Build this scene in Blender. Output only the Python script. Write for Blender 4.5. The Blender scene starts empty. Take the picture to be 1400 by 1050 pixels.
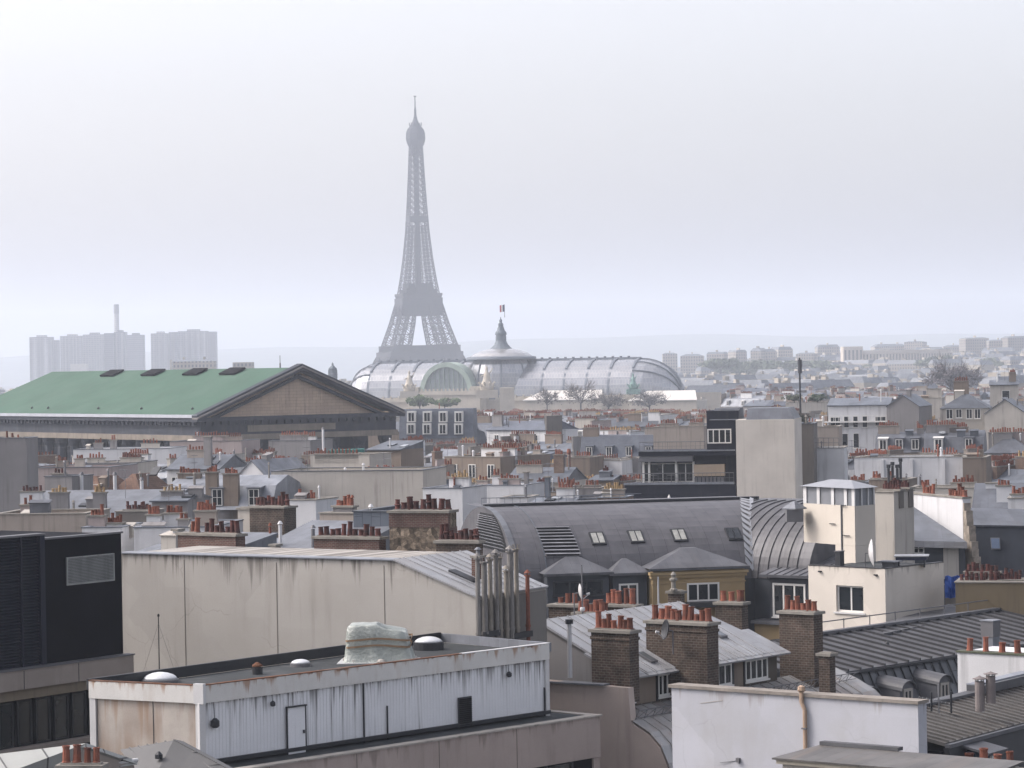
import bpy, math, random
from mathutils import Vector, Matrix
R = math.radians
random.seed(7)
S = bpy.context.scene
COL = S.collection
# ---------------------------------------------------------------- camera
F, CAMH = 4020.0, 40.0
PITCH, ROLL = -0.40, -1.0
CAM_R = (Matrix.Rotation(R(90 + PITCH), 3, 'X') @ Matrix.Rotation(R(ROLL), 3, 'Z'))
cd = bpy.data.cameras.new('camera')
cam = bpy.data.objects.new('camera', cd)
COL.objects.link(cam)
cam.matrix_world = Matrix.Translation((0, 0, CAMH)) @ CAM_R.to_4x4()
cd.sensor_width = 36.0
cd.lens = F * 36.0 / 1400.0
cd.clip_start, cd.clip_end = 1.0, 40000.0
S.camera = cam
# ---------------------------------------------------------------- sky, sun, exposure
SUN_EL, SUN_AZ = 44.0, -82.0          # azimuth from the view direction (+Y), negative = left
w = bpy.data.worlds.new('World'); S.world = w; w.use_nodes = True
wn = w.node_tree; wn.nodes.clear()
sky = wn.nodes.new('ShaderNodeTexSky'); sky.sky_type = 'NISHITA'; sky.sun_disc = False
sky.sun_elevation = R(SUN_EL); sky.sun_rotation = R(SUN_AZ)
sky.dust_density = 4.9; sky.air_density = 1.0; sky.ozone_density = 1.5; sky.altitude = 60
hsv = wn.nodes.new('ShaderNodeHueSaturation'); hsv.inputs['Saturation'].default_value = 0.42
bg = wn.nodes.new('ShaderNodeBackground'); bg.inputs[1].default_value = 0.15
wo = wn.nodes.new('ShaderNodeOutputWorld')
wn.links.new(sky.outputs[0], hsv.inputs['Color']); tnt = wn.nodes.new('ShaderNodeMix'); tnt.data_type = 'RGBA'; tnt.blend_type = 'MULTIPLY'; tnt.inputs[0].default_value = 1.0; tnt.inputs[7].default_value = (1.04, 0.985, 0.985, 1)
wn.links.new(hsv.outputs[0], tnt.inputs[6]); wn.links.new(tnt.outputs[2], bg.inputs[0]); wn.links.new(bg.outputs[0], wo.inputs[0])
sl = bpy.data.lights.new('sun', 'SUN'); sl.energy = 1.05; sl.angle = R(16); sl.color = (1.0, 0.965, 0.92)
sun = bpy.data.objects.new('sun', sl); COL.objects.link(sun)
sd = Vector((math.sin(R(SUN_AZ)) * math.cos(R(SUN_EL)), math.cos(R(SUN_AZ)) * math.cos(R(SUN_EL)), math.sin(R(SUN_EL))))
sun.rotation_euler = (-sd).to_track_quat('-Z', 'Y').to_euler()
sun.location = (0, 0, 400)
S.view_settings.view_transform = 'Standard'; S.view_settings.look = 'None'
S.view_settings.exposure = 1.08; S.view_settings.gamma = 1.0
S.render.engine = 'CYCLES'
S.cycles.max_bounces = 5; S.cycles.diffuse_bounces = 3; S.cycles.glossy_bounces = 2
S.cycles.transmission_bounces = 2; S.cycles.volume_bounces = 2; S.cycles.transparent_max_bounces = 6
S.cycles.use_denoising = True
S.cycles.caustics_reflective = False; S.cycles.caustics_refractive = False
HAZE = (0.000165, (0.83, 0.90, 1.0), 0.25)

# ---------------------------------------------------------------- photo geometry -> world
def ray(px, py):
    d = CAM_R @ Vector((px - 700.0, 525.0 - py, -F))
    return d / d.y
def at(px, py, Y):
    return Vector((0, 0, CAMH)) + ray(px, py) * Y
def atz(px, py, z):
    d = ray(px, py)
    return Vector((0, 0, CAMH)) + d * ((z - CAMH) / d.z)
def pix(p):
    c = CAM_R.transposed() @ (Vector(p) - Vector((0, 0, CAMH)))
    return 700 + F * c.x / -c.z, 525 - F * c.y / -c.z

# ---------------------------------------------------------------- meshes
class MB:
    """collects faces in world (or thing) coordinates and links them as ONE mesh object"""
    def __init__(s): s.v = []; s.f = []; s.mi = []
    def add(s, vs, fs, mi=0):
        n = len(s.v); s.v += [tuple(v) for v in vs]
        for f in fs: s.f.append([i + n for i in f]); s.mi.append(mi)
        return s
    def box(s, x0, x1, y0, y1, z0, z1, mi=0):
        return s.par((x0, y0, z0), (x1 - x0, 0, 0), (0, y1 - y0, 0), (0, 0, z1 - z0), mi)
    def par(s, o, u, v, w, mi=0):
        o, u, v, w = Vector(o), Vector(u), Vector(v), Vector(w)
        if u.cross(v).dot(w) < 0: u, v = v, u
        p = [o, o + u, o + u + v, o + v]; p += [q + w for q in p]
        return s.add(p, [(0, 3, 2, 1), (4, 5, 6, 7), (0, 1, 5, 4), (1, 2, 6, 5), (2, 3, 7, 6), (3, 0, 4, 7)], mi)
    def prism(s, pts, z0, z1, mi=0, mtop=None, bottom=True):
        """pts: plan polygon (x, y); z1 a number or one per point"""
        n = len(pts); a = sum(pts[i][0] * pts[(i + 1) % n][1] - pts[(i + 1) % n][0] * pts[i][1] for i in range(n))
        zs = list(z1) if isinstance(z1, (list, tuple)) else [z1] * n
        pts = list(pts)
        if a < 0: pts.reverse(); zs.reverse()
        vs = [(p[0], p[1], z0) for p in pts] + [(p[0], p[1], z) for p, z in zip(pts, zs)]
        s.add(vs, [(i, (i + 1) % n, n + (i + 1) % n, n + i) for i in range(n)], mi)
        k = len(s.v) - 2 * n
        s.f.append([k + n + i for i in range(n)]); s.mi.append(mi if mtop is None else mtop)
        if bottom: s.f.append([k + n - 1 - i for i in range(n)]); s.mi.append(mi)
        return s
    def tube(s, p0, p1, r0, r1=None, n=8, mi=0, cap=True):
        r1 = r0 if r1 is None else r1
        p0, p1 = Vector(p0), Vector(p1); d = (p1 - p0).normalized()
        a = d.orthogonal().normalized(); b = d.cross(a)
        vs = [p0 + (a * math.cos(2 * math.pi * i / n) + b * math.sin(2 * math.pi * i / n)) * r0 for i in range(n)]
        vs += [p1 + (a * math.cos(2 * math.pi * i / n) + b * math.sin(2 * math.pi * i / n)) * r1 for i in range(n)]
        fs = [(i, (i + 1) % n, n + (i + 1) % n, n + i) for i in range(n)]
        if cap: fs += [tuple(range(n - 1, -1, -1)), tuple(range(n, 2 * n))]
        return s.add(vs, fs, mi)
    def beam(s, p0, p1, r, mi=0):
        return s.tube(p0, p1, r, r, 4, mi)
    def path(s, pts, r, n=6, mi=0):
        for a, b in zip(pts, pts[1:]): s.tube(a, b, r, r, n, mi)
        return s
    def lathe(s, c, prof, n=12, mi=0, sx=1.0, sy=1.0):
        """prof: (radius, z) from bottom to top"""
        c = Vector(c); vs = []
        for r, z in prof:
            for i in range(n):
                t = 2 * math.pi * i / n
                vs.append((c.x + r * sx * math.cos(t), c.y + r * sy * math.sin(t), c.z + z))
        fs = []
        for k in range(len(prof) - 1):
            for i in range(n):
                j = (i + 1) % n
                fs.append((k * n + i, k * n + j, (k + 1) * n + j, (k + 1) * n + i))
        fs.append(tuple(range(n - 1, -1, -1))); fs.append(tuple(range((len(prof) - 1) * n, len(prof) * n)))
        return s.add(vs, fs, mi)
    def slab(s, quad, t, mi=0):
        """a sheet through the given corner points, thickened by t against its normal"""
        q = [Vector(p) for p in quad]
        nrm = (q[1] - q[0]).cross(q[2] - q[0]).normalized()
        if nrm.z < -1e-6: nrm = -nrm; q.reverse()
        n = len(q)
        vs = q + [p - nrm * t for p in q]
        return s.add(vs, [tuple(range(n)), tuple(range(2 * n - 1, n - 1, -1))] + [(i, n + i, n + (i + 1) % n, (i + 1) % n) for i in range(n)], mi)
    def loft(s, rows, t=0.0, mi=0):
        """rows of points (same count): an open sheet, or a shell with thickness t below it"""
        m = len(rows[0]); vs = [p for r_ in rows for p in r_]
        fs = [(k * m + i, k * m + i + 1, (k + 1) * m + i + 1, (k + 1) * m + i) for k in range(len(rows) - 1) for i in range(m - 1)]
        return s.add(vs, fs, mi)
    def mesh(s, name, mats, M=None, smooth=False):
        me = bpy.data.meshes.new(name)
        vs = [Vector(v) for v in s.v]
        if M is not None: vs = [M @ v for v in vs]
        me.from_pydata([tuple(v) for v in vs], [], s.f)
        mats = mats if isinstance(mats, (list, tuple)) else [mats]
        for m in mats: me.materials.append(m)
        uv = me.uv_layers.new(name='uv')
        buf = [0.0] * (2 * len(me.loops))
        for p in me.polygons:
            n = p.normal
            if abs(n.z) > 0.999: t = Vector((1, 0, 0)); b = Vector((0, 1, 0))
            else:
                t = Vector((-n.y, n.x, 0)).normalized(); b = n.cross(t)
            for li in p.loop_indices:
                v = me.vertices[me.loops[li].vertex_index].co
                buf[2 * li] = v.dot(t); buf[2 * li + 1] = v.dot(b)
        uv.data.foreach_set('uv', buf)
        if len(mats) > 1: me.polygons.foreach_set('material_index', s.mi)
        if smooth: me.polygons.foreach_set('use_smooth', [True] * len(me.polygons))
        me.update()
        return me
    def build(s, name, mats, parent=None, local=False, smooth=False, kind=None):
        M = None
        if parent is not None and not local: M = parent['_M']
        base = None
        if parent is None:
            xs = [v[0] for v in s.v]; ys = [v[1] for v in s.v]; zs = [v[2] for v in s.v]
            base = Vector(((min(xs) + max(xs)) / 2, (min(ys) + max(ys)) / 2, min(zs)))
            M = Matrix.Translation(-base)
        elif M is not None: M = Matrix([M[i * 4:i * 4 + 4] for i in range(4)])
        o = bpy.data.objects.new(name, s.mesh(name, mats, M, smooth))
        COL.objects.link(o)
        if parent is not None:
            o.parent = parent
            o['_M'] = parent['_M']
        else: o.location = base
        if kind: o['kind'] = kind
        return o
def tag(o, label=None, cat=None, group=None, kind=None):
    if label: o['label'] = label
    if cat: o['category'] = cat
    if group: o['group'] = group
    if kind: o['kind'] = kind
    return o
def thing(name, label, cat, base=(0, 0, 0), rz=0.0, group=None):
    o = bpy.data.objects.new(name, None); COL.objects.link(o)
    o.empty_display_size = 0.5
    o.location = base; o.rotation_euler = (0, 0, rz)
    M = (Matrix.Translation(base) @ Matrix.Rotation(rz, 4, 'Z')).inverted()
    o['_M'] = [M[i][j] for i in range(4) for j in range(4)]
    return tag(o, label, cat, group)
def inst(mesh, name, parent, loc, rz=0.0, sc=(1, 1, 1)):
    """a copy of one mesh as a child, loc in the parent's own coordinates"""
    o = bpy.data.objects.new(name, mesh); COL.objects.link(o)
    o.parent = parent; o.location = loc; o.rotation_euler = (0, 0, rz); o.scale = sc
    return o
def loc_of(parent, p):
    m = parent['_M']; M = Matrix([m[i * 4:i * 4 + 4] for i in range(4)])
    return M @ Vector(p)

# ---------------------------------------------------------------- materials
MATS = {}
def mat(key, base, rough=0.85, metal=0.0, var=0.12, vs=0.35, streak=0.0, scol=(0.06, 0.055, 0.05), su=2.2, sv=0.12, brick=None, bw=1.0, bh=0.5,
        mortar=0.02, bvar=None, mcol=None, grain=0.05, gs=18.0, objvar=0.0, lo=0.52, hi=0.75, spec=0.3, bump=0.0, tops=None, swap=False, off_=0.5, patina=None, cracks=0.0):
    if key in MATS: return MATS[key]
    dk = lambda c_: tuple(x * 0.84 for x in c_) if c_ else c_
    base, scol, bvar, mcol = dk(base), dk(scol), dk(bvar), dk(mcol)
    if patina: patina = (dk(patina[0]), patina[1], patina[2])
    m = bpy.data.materials.new(key); m.use_nodes = True
    nt = m.node_tree; N = nt.nodes; L = nt.links
    b = N['Principled BSDF']; b.inputs['Roughness'].default_value = rough; b.inputs['Metallic'].default_value = metal
    b.inputs['Specular IOR Level'].default_value = spec
    uv = N.new('ShaderNodeUVMap'); uv.uv_map = 'uv'
    oi = N.new('ShaderNodeObjectInfo')
    off = N.new('ShaderNodeVectorMath'); off.operation = 'ADD'
    sc = N.new('ShaderNodeVectorMath'); sc.operation = 'SCALE'; sc.inputs['Scale'].default_value = 37.0
    cmb = N.new('ShaderNodeCombineXYZ')
    L.new(oi.outputs['Random'], cmb.inputs[0]); L.new(oi.outputs['Random'], cmb.inputs[1]); L.new(cmb.outputs[0], sc.inputs[0])
    L.new(uv.outputs[0], off.inputs[0]); L.new(sc.outputs[0], off.inputs[1])
    def noise(scale, detail=4, vec=None, rough_=0.6):
        n = N.new('ShaderNodeTexNoise'); n.noise_dimensions = '2D'
        n.inputs['Scale'].default_value = scale; n.inputs['Detail'].default_value = detail; n.inputs['Roughness'].default_value = rough_
        L.new(vec or off.outputs[0], n.inputs['Vector']); return n.outputs['Fac']
    def mapped(x, y):
        mp = N.new('ShaderNodeMapping'); mp.inputs['Scale'].default_value = (x, y, 1); L.new(off.outputs[0], mp.inputs['Vector']); return mp.outputs[0]
    def ramp(fac, a, bb, v0=0.0, v1=1.0):
        r = N.new('ShaderNodeMapRange'); r.inputs[1].default_value = a; r.inputs[2].default_value = bb
        r.inputs[3].default_value = v0; r.inputs[4].default_value = v1; L.new(fac, r.inputs[0]); return r.outputs[0]
    def mix(fac, a, bcol, typ='MIX'):
        x = N.new('ShaderNodeMix'); x.data_type = 'RGBA'; x.blend_type = typ
        for sck, val in ((x.inputs[0], fac), (x.inputs[6], a), (x.inputs[7], bcol)):
            if isinstance(val, (int, float)): sck.default_value = val
            elif isinstance(val, tuple): sck.default_value = (*val, 1.0) if len(val) == 3 else val
            else: L.new(val, sck)
        return x.outputs[2]
    c = None; hgt = None
    if brick:
        br = N.new('ShaderNodeTexBrick'); br.inputs['Scale'].default_value = 1.0
        br.inputs['Brick Width'].default_value = bw; br.inputs['Row Height'].default_value = bh
        br.inputs['Mortar Size'].default_value = mortar; br.inputs['Mortar Smooth'].default_value = 0.3; br.inputs['Bias'].default_value = 0.0
        br.offset = off_
        c2 = bvar or tuple(x * 0.75 for x in base)
        br.inputs['Color1'].default_value = (*base, 1); br.inputs['Color2'].default_value = (*c2, 1)
        br.inputs['Mortar'].default_value = (*(mcol or tuple(x * 0.55 for x in base)), 1)
        if swap:
            rt = N.new('ShaderNodeMapping'); rt.inputs['Rotation'].default_value = (0, 0, R(90)); L.new(uv.outputs[0], rt.inputs['Vector']); L.new(rt.outputs[0], br.inputs['Vector'])
        else: L.new(uv.outputs[0], br.inputs['Vector'])
        c = br.outputs['Color']; hgt = br.outputs['Fac']
    else: c = base
    n1 = noise(vs, 5)
    c = mix(1.0, c, ramp(n1, 0.25, 0.75, 1 - var, 1 + var), 'MULTIPLY')
    if grain:
        c = mix(1.0, c, ramp(noise(gs, 3), 0.2, 0.8, 1 - grain, 1 + grain), 'MULTIPLY')
    if streak:
        f = ramp(noise(1.0, 4, mapped(su, sv)), lo, hi, 0.0, streak)
        f2 = ramp(noise(0.25, 2), 0.3, 0.62)
        mm = N.new('ShaderNodeMath'); mm.operation = 'MULTIPLY'; L.new(f, mm.inputs[0]); L.new(f2, mm.inputs[1])
        c = mix(mm.outputs[0], c, scol)
    if tops:
        # stains that start at a given height and run down a given length: (z_top, length, amount, colour)
        g = N.new('ShaderNodeNewGeometry'); sx = N.new('ShaderNodeSeparateXYZ'); L.new(g.outputs['Position'], sx.inputs[0])
        for (zt, ln, amt, tc, fu) in tops:
            nz = noise(1.0, 4, mapped(fu, 0.04), 0.65)
            h = ramp(sx.outputs[2], zt - ln, zt, -0.34, 0.0)
            a = N.new('ShaderNodeMath'); a.operation = 'ADD'; L.new(nz, a.inputs[0]); L.new(h, a.inputs[1])
            q_ = N.new('ShaderNodeMath'); q_.operation = 'MULTIPLY'; q_.inputs[1].default_value = 1.0; L.new(ramp(a.outputs[0], 0.47, 0.60), q_.inputs[0]); a = q_
            a2 = N.new('ShaderNodeMath'); a2.operation = 'MULTIPLY'; a2.inputs[1].default_value = amt; L.new(a.outputs[0], a2.inputs[0])
            c = mix(a2.outputs[0], c, tc)
    if patina: c = mix(ramp(noise(patina[1], 5), 0.45, 0.7, 0, patina[2]), c, patina[0])
    if cracks:
        ds = N.new('ShaderNodeVectorMath'); ds.operation = 'ADD'; nn_ = N.new('ShaderNodeTexNoise'); nn_.inputs['Scale'].default_value = 1.3; nn_.inputs['Detail'].default_value = 6
        L.new(off.outputs[0], nn_.inputs['Vector']); sc2 = N.new('ShaderNodeVectorMath'); sc2.operation = 'SCALE'; sc2.inputs['Scale'].default_value = .9; L.new(nn_.outputs['Color'], sc2.inputs[0])
        L.new(off.outputs[0], ds.inputs[0]); L.new(sc2.outputs[0], ds.inputs[1])
        vo = N.new('ShaderNodeTexVoronoi'); vo.voronoi_dimensions = '2D'; vo.feature = 'DISTANCE_TO_EDGE'; vo.inputs['Scale'].default_value = .28; L.new(ds.outputs[0], vo.inputs['Vector'])
        m1 = N.new('ShaderNodeMath'); m1.operation = 'MULTIPLY'; L.new(ramp(vo.outputs['Distance'], .002, .009, cracks, 0.0), m1.inputs[0]); L.new(ramp(noise(.3, 2), .5, .56), m1.inputs[1])
        c = mix(m1.outputs[0], c, tuple(x * .35 for x in base))
        pt_ = N.new('ShaderNodeTexVoronoi'); pt_.voronoi_dimensions = '2D'; pt_.inputs['Scale'].default_value = .5; pt_.distance = 'CHEBYCHEV'; L.new(off.outputs[0], pt_.inputs['Vector'])
        pb = N.new('ShaderNodeRGBToBW'); L.new(pt_.outputs['Color'], pb.inputs[0])
        c = mix(1.0, c, ramp(pb.outputs[0], .2, .8, .955, 1.035), 'MULTIPLY')
    if objvar:
        r1 = ramp(oi.outputs['Random'], 0, 1, 1 - objvar, 1 + objvar)
        c = mix(1.0, c, r1, 'MULTIPLY')
    if isinstance(c, tuple): b.inputs['Base Color'].default_value = (*c, 1)
    else: L.new(c, b.inputs['Base Color'])
    if hgt is not None or bump:
        bp = N.new('ShaderNodeBump'); bp.inputs['Strength'].default_value = 0.5; bp.inputs['Distance'].default_value = bump or 0.02
        if hgt is not None:
            iv = N.new('ShaderNodeMath'); iv.operation = 'SUBTRACT'; iv.inputs[0].default_value = 1.0; L.new(hgt, iv.inputs[1]); L.new(iv.outputs[0], bp.inputs['Height'])
        else: L.new(noise(8, 4), bp.inputs['Height'])
        L.new(bp.outputs[0], b.inputs['Normal'])
    MATS[key] = m
    return m
def stucco(key, col, streak=0.35, **k): return mat(key, col, 0.9, 0, 0.10, 0.3, streak, **k)
def zinc(key, col, **k):
    k.setdefault('brick', True); k.setdefault('bw', 2.2); k.setdefault('bh', 0.6); k.setdefault('swap', True); k.setdefault('mortar', 0.012)
    k.setdefault('bvar', tuple(x * 0.74 for x in col)); k.setdefault('patina', (tuple(min(1, x * 1.45) for x in col), 0.55, 0.55)); k.setdefault('mcol', tuple(x * 0.6 for x in col))
    return mat(key, col, k.pop('rough', 0.5), k.pop('metal', 0.1), 0.14, 0.5, k.pop('streak', 0.3), k.pop('scol', (0.16, 0.15, 0.15)), k.pop('su', 1.5), k.pop('sv', 0.2), **k)
# ================================================================ ground, hills
def ground_h(x, y):
    h = 0.0
    t = min(max((y - 1900) / 1600, 0), 1); k = min(max((x + 80) / 700, 0), 1)
    h += 26 * t * t * (3 - 2 * t) * k
    return h
g = MB(); xs = [-9000, -5000, -2500, -1200, -700, -400, -200, 0, 200, 400, 700, 1000, 1400, 2000, 3000, 5000, 9000]
ys = [-600, 0, 100, 300, 600, 1000, 1500, 1900, 2200, 2500, 2800, 3100, 3500, 4000, 5000, 6500, 9000, 13000]
g.loft([[(x, y, ground_h(x, y)) for x in xs] for y in ys])
g.build('ground', mat('asphalt', (0.06, 0.06, 0.065), 0.9, vs=0.05, var=0.3), kind='structure')
hl = MB(); rows = []
random.seed(3)
def hz_(x, c):
    return c * (88 + 10 * math.sin(x / 900.0 + 1.2) + 5 * math.sin(x / 310.0) + 3 * math.sin(x / 127.0 + 2) + 0.004 * x)
for y, c in ((9000, 0.02), (9700, 0.72), (10400, 1.22), (11000, 1.31), (11800, 1.1), (12900, 0.1)):
    rows.append([(x, y + 150 * math.sin(x / 500.0), max(-2, hz_(x, c))) for x in range(-4600, 4700, 75)])
hl.loft(rows)
hl.build('hills', mat('hill_green', (0.06, 0.08, 0.05), 1, vs=0.01, var=0.5), kind='structure')

# ================================================================ shared materials of the far city
M_STONE = stucco('far_stone', (0.40, 0.36, 0.30), 0.2, objvar=0.15)
M_FARWIN = mat('far_facade', (0.09, 0.10, 0.12), 0.8, 0, 0.1, 0.05, brick=True, bw=2.6, bh=3.2, mortar=0.78, bvar=(0.13, 0.14, 0.16), mcol=(0.36, 0.325, 0.275), off_=0.0, objvar=0.22)
M_TOWER = mat('tower_facade', (0.16, 0.17, 0.20), 0.7, 0, 0.15, 0.02, brick=True, bw=4.0, bh=2.9, mortar=0.6, bvar=(0.24, 0.25, 0.27), mcol=(0.36, 0.35, 0.34), off_=0.0, objvar=0.3)
M_TOWER2 = mat('tower_facade_dark', (0.10, 0.11, 0.14), 0.6, 0, 0.15, 0.02, brick=True, bw=60.0, bh=3.0, mortar=0.5, bvar=(0.14, 0.15, 0.18), mcol=(0.22, 0.22, 0.24), off_=0.0, objvar=0.3)
M_FARROOF = zinc('far_roof', (0.14, 0.155, 0.18), objvar=0.25)
M_CONC = stucco('pale_concrete', (0.52, 0.50, 0.46), 0.2)
M_DARK = mat('dark_metal', (0.035, 0.037, 0.042), 0.5, 0.3)
M_GLASS = mat('dark_glass', (0.018, 0.022, 0.026), 0.08, 0, 0.3, 0.4, spec=0.6)
M_WHITE = mat('white_paint', (0.72, 0.71, 0.68), 0.6, 0, 0.08, 1.0, grain=0.02)
M_IRON = mat('grey_iron', (0.16, 0.16, 0.17), 0.6, 0.4)

# ================================================================ the iron lattice tower
def lattice_tower():
    c = at(573.5, 487, 3010); cx, cy = c.x, c.y; zb = -3.5
    iron = mat('haze_blue_iron', (0.034, 0.037, 0.048), 0.8, 0.0)  # blue of the distant haze is mixed into the iron's base colour
    t = thing('lattice_tower', 'tall tapering iron lattice tower with three platforms and a thin mast, fading in the haze', 'tower', (cx, cy, zb), R(14))
    prof = [(0, 62.5, 25), (28, 49.0, 21.5), (57, 35.0, 19.5), (64, 32.6, 17.6), (86, 25.6, 16.0), (108, 19.8, 13.8), (116, 18.2, 12.6), (130, 15.9, 9.2), (150, 13.2, 8.0), (175, 10.7, 6.9), (190, 9.5, 6.5), (210, 8.3, 6.2), (240, 6.8, 6.0), (270, 5.6, 5.6)]
    def pr(z):
        for (a, b0, b1), (c_, d0, d1) in zip(prof, prof[1:]):
            if a <= z <= c_:
                k = (z - a) / (c_ - a); return b0 + (d0 - b0) * k, b1 + (d1 - b1) * k
        return prof[-1][1], prof[-1][2]
    lv = [0, 14, 28, 42, 57, 64, 75, 86, 97, 108, 116, 123, 130, 137, 144, 151, 158, 165, 172, 179, 186]
    for sx in (-1, 1):
        for sy in (-1, 1):
            m = MB()
            def cor(z, i, j):
                o, wd = pr(z); return Vector((sx * (o - wd * i), sy * (o - wd * j), z))
            for a, b in zip(lv, lv[1:]):
                r = 0.85 if a < 110 else 0.46
                for i, j in ((0, 0), (1, 0), (0, 1), (1, 1)): m.beam(cor(a, i, j), cor(b, i, j), r)
                for (p, q) in (((0, 0), (1, 0)), ((1, 0), (1, 1)), ((1, 1), (0, 1)), ((0, 1), (0, 0))):
                    m.beam(cor(a, *p), cor(b, *q), r * (.6 if a < 110 else .8)); m.beam(cor(a, *q), cor(b, *p), r * (.6 if a < 110 else .8)); m.beam(cor(b, *p), cor(b, *q), r * 0.75)
                    md = (a + b) / 2
                    m.beam(cor(md, *p), cor(md, *q), r * 0.4); 
                    pm = lambda z: (cor(z, *p) + cor(z, *q)) / 2
                    
                    if a < 110: m.beam(pm(a), pm(b), r * 0.45)
            m.build('leg', iron, t, local=True)
    m = MB()                                  # the joined shaft
    zz = [186 + 6.0 * k for k in range(15)]
    for a, b in zip(zz, zz[1:]):
        oa, ob = pr(a)[0], pr(b)[0]
        qa = [Vector((x * oa, y * oa, a)) for x, y in ((-1, -1), (1, -1), (1, 1), (-1, 1))]; qb = [Vector((x * ob, y * ob, b)) for x, y in ((-1, -1), (1, -1), (1, 1), (-1, 1))]
        for i in range(4):
            j = (i + 1) % 4
            m.beam(qa[i], qb[i], 0.65); m.beam(qb[i], qb[j], 0.5)
            ma, mb_ = (qa[i] + qa[j]) / 2, (qb[i] + qb[j]) / 2
            m.beam(ma, mb_, 0.35)
            for p, q in ((qa[i], mb_), (qa[j], mb_), (ma, qb[i]), (ma, qb[j])): m.beam(p, q, 0.42)
    m.build('upper_shaft', iron, t, local=True)
    m = MB(); m.box(-2.3, 2.3, -2.3, 2.3, 120, 268)                       # lift shaft core
    m.build('lift_shaft', iron, t, local=True)
    for z0, z1, o in ((46, 57, 37), (94, 112, 20.3), (190, 196, 9.2)):
        m = MB()
        for s in (-1, 1):
            m.box(-o, o, s * o - 0.6, s * o + 0.6, z0, z1); m.box(s * o - 0.6, s * o + 0.6, -o, o, z0, z1)
        m.build('truss', iron, t, local=True)
    for s in (-1, 1):
        m = MB()
        for k in range(16):
            a0, a1 = math.pi * k / 16, math.pi * (k + 1) / 16
            p = lambda a: (37 * math.cos(a), 8 + 39 * math.sin(a))
            (u0, w0), (u1, w1) = p(a0), p(a1)
            o0 = pr(w0)[0]; o1 = pr(w1)[0]
            m.beam((u0, s * o0, w0), (u1, s * o1, w1), 1.2); m.beam((s * o0, u0, w0), (s * o1, u1, w1), 1.2)
        m.build('arch', iron, t, local=True)
    m = MB(); m.box(-35.4, 35.4, -35.4, 35.4, 54, 57); m.box(-33.5, 33.5, -33.5, 33.5, 57, 63.5)
    for k in range(25):
        u = -35 + 70 * k / 24
        for s in (-1, 1): m.box(u - .25, u + .25, s * 35 - .2, s * 35 + .2, 57, 63); m.box(s * 35 - .2, s * 35 + .2, u - .25, u + .25, 57, 63)
    for s in (-1, 1): m.box(-35.2, 35.2, s * 35.2 - .3, s * 35.2 + .3, 62.6, 63.4); m.box(s * 35.2 - .3, s * 35.2 + .3, -34.8, 34.8, 62.6, 63.4)
    m.build('platform', iron, t, local=True)
    m = MB()
    m.add([(-18.5, -18.5, 109), (18.5, -18.5, 109), (18.5, 18.5, 109), (-18.5, 18.5, 109), (-20.5, -20.5, 114.5), (20.5, -20.5, 114.5), (20.5, 20.5, 114.5), (-20.5, 20.5, 114.5)],
          [(3, 2, 1, 0), (4, 5, 6, 7), (0, 1, 5, 4), (1, 2, 6, 5), (2, 3, 7, 6), (3, 0, 4, 7)])
    m.box(-20.6, 20.6, -20.6, 20.6, 114.5, 116.6); m.box(-16, 16, -16, 16, 116.6, 121); m.box(-12.5, 12.5, -12.5, 12.5, 121, 127)
    m.build('platform', iron, t, local=True)
    m = MB()
    m.lathe((0, 0, 0), [(5.4, 258), (5.8, 264), (8.6, 269), (9.6, 272), (10.2, 275), (9.9, 281), (8.4, 285), (6.2, 287.5), (5.6, 288.5), (3.4, 292), (2.0, 295.5), (2.0, 297)], 8)
    for k in range(10):
        a = 0.628 * k; m.beam((6.2 * math.cos(a), 6.2 * math.sin(a), 288), (6.4 * math.cos(a), 6.4 * math.sin(a), 291.5), 0.4)
    m.build('top_cabin', iron, t, local=True)
    m = MB(); m.tube((0, 0, 295), (0, 0, 299), 1.9, 1.4); m.tube((0, 0, 299), (0, 0, 306), 1.3, 1.1); m.tube((0, 0, 306), (0, 0, 318.5), 0.7, 0.5)
    m.box(-1.4, 1.4, -.4, .4, 318.0, 319.0)
    m.build('mast', iron, t, local=True)
lattice_tower()

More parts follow.
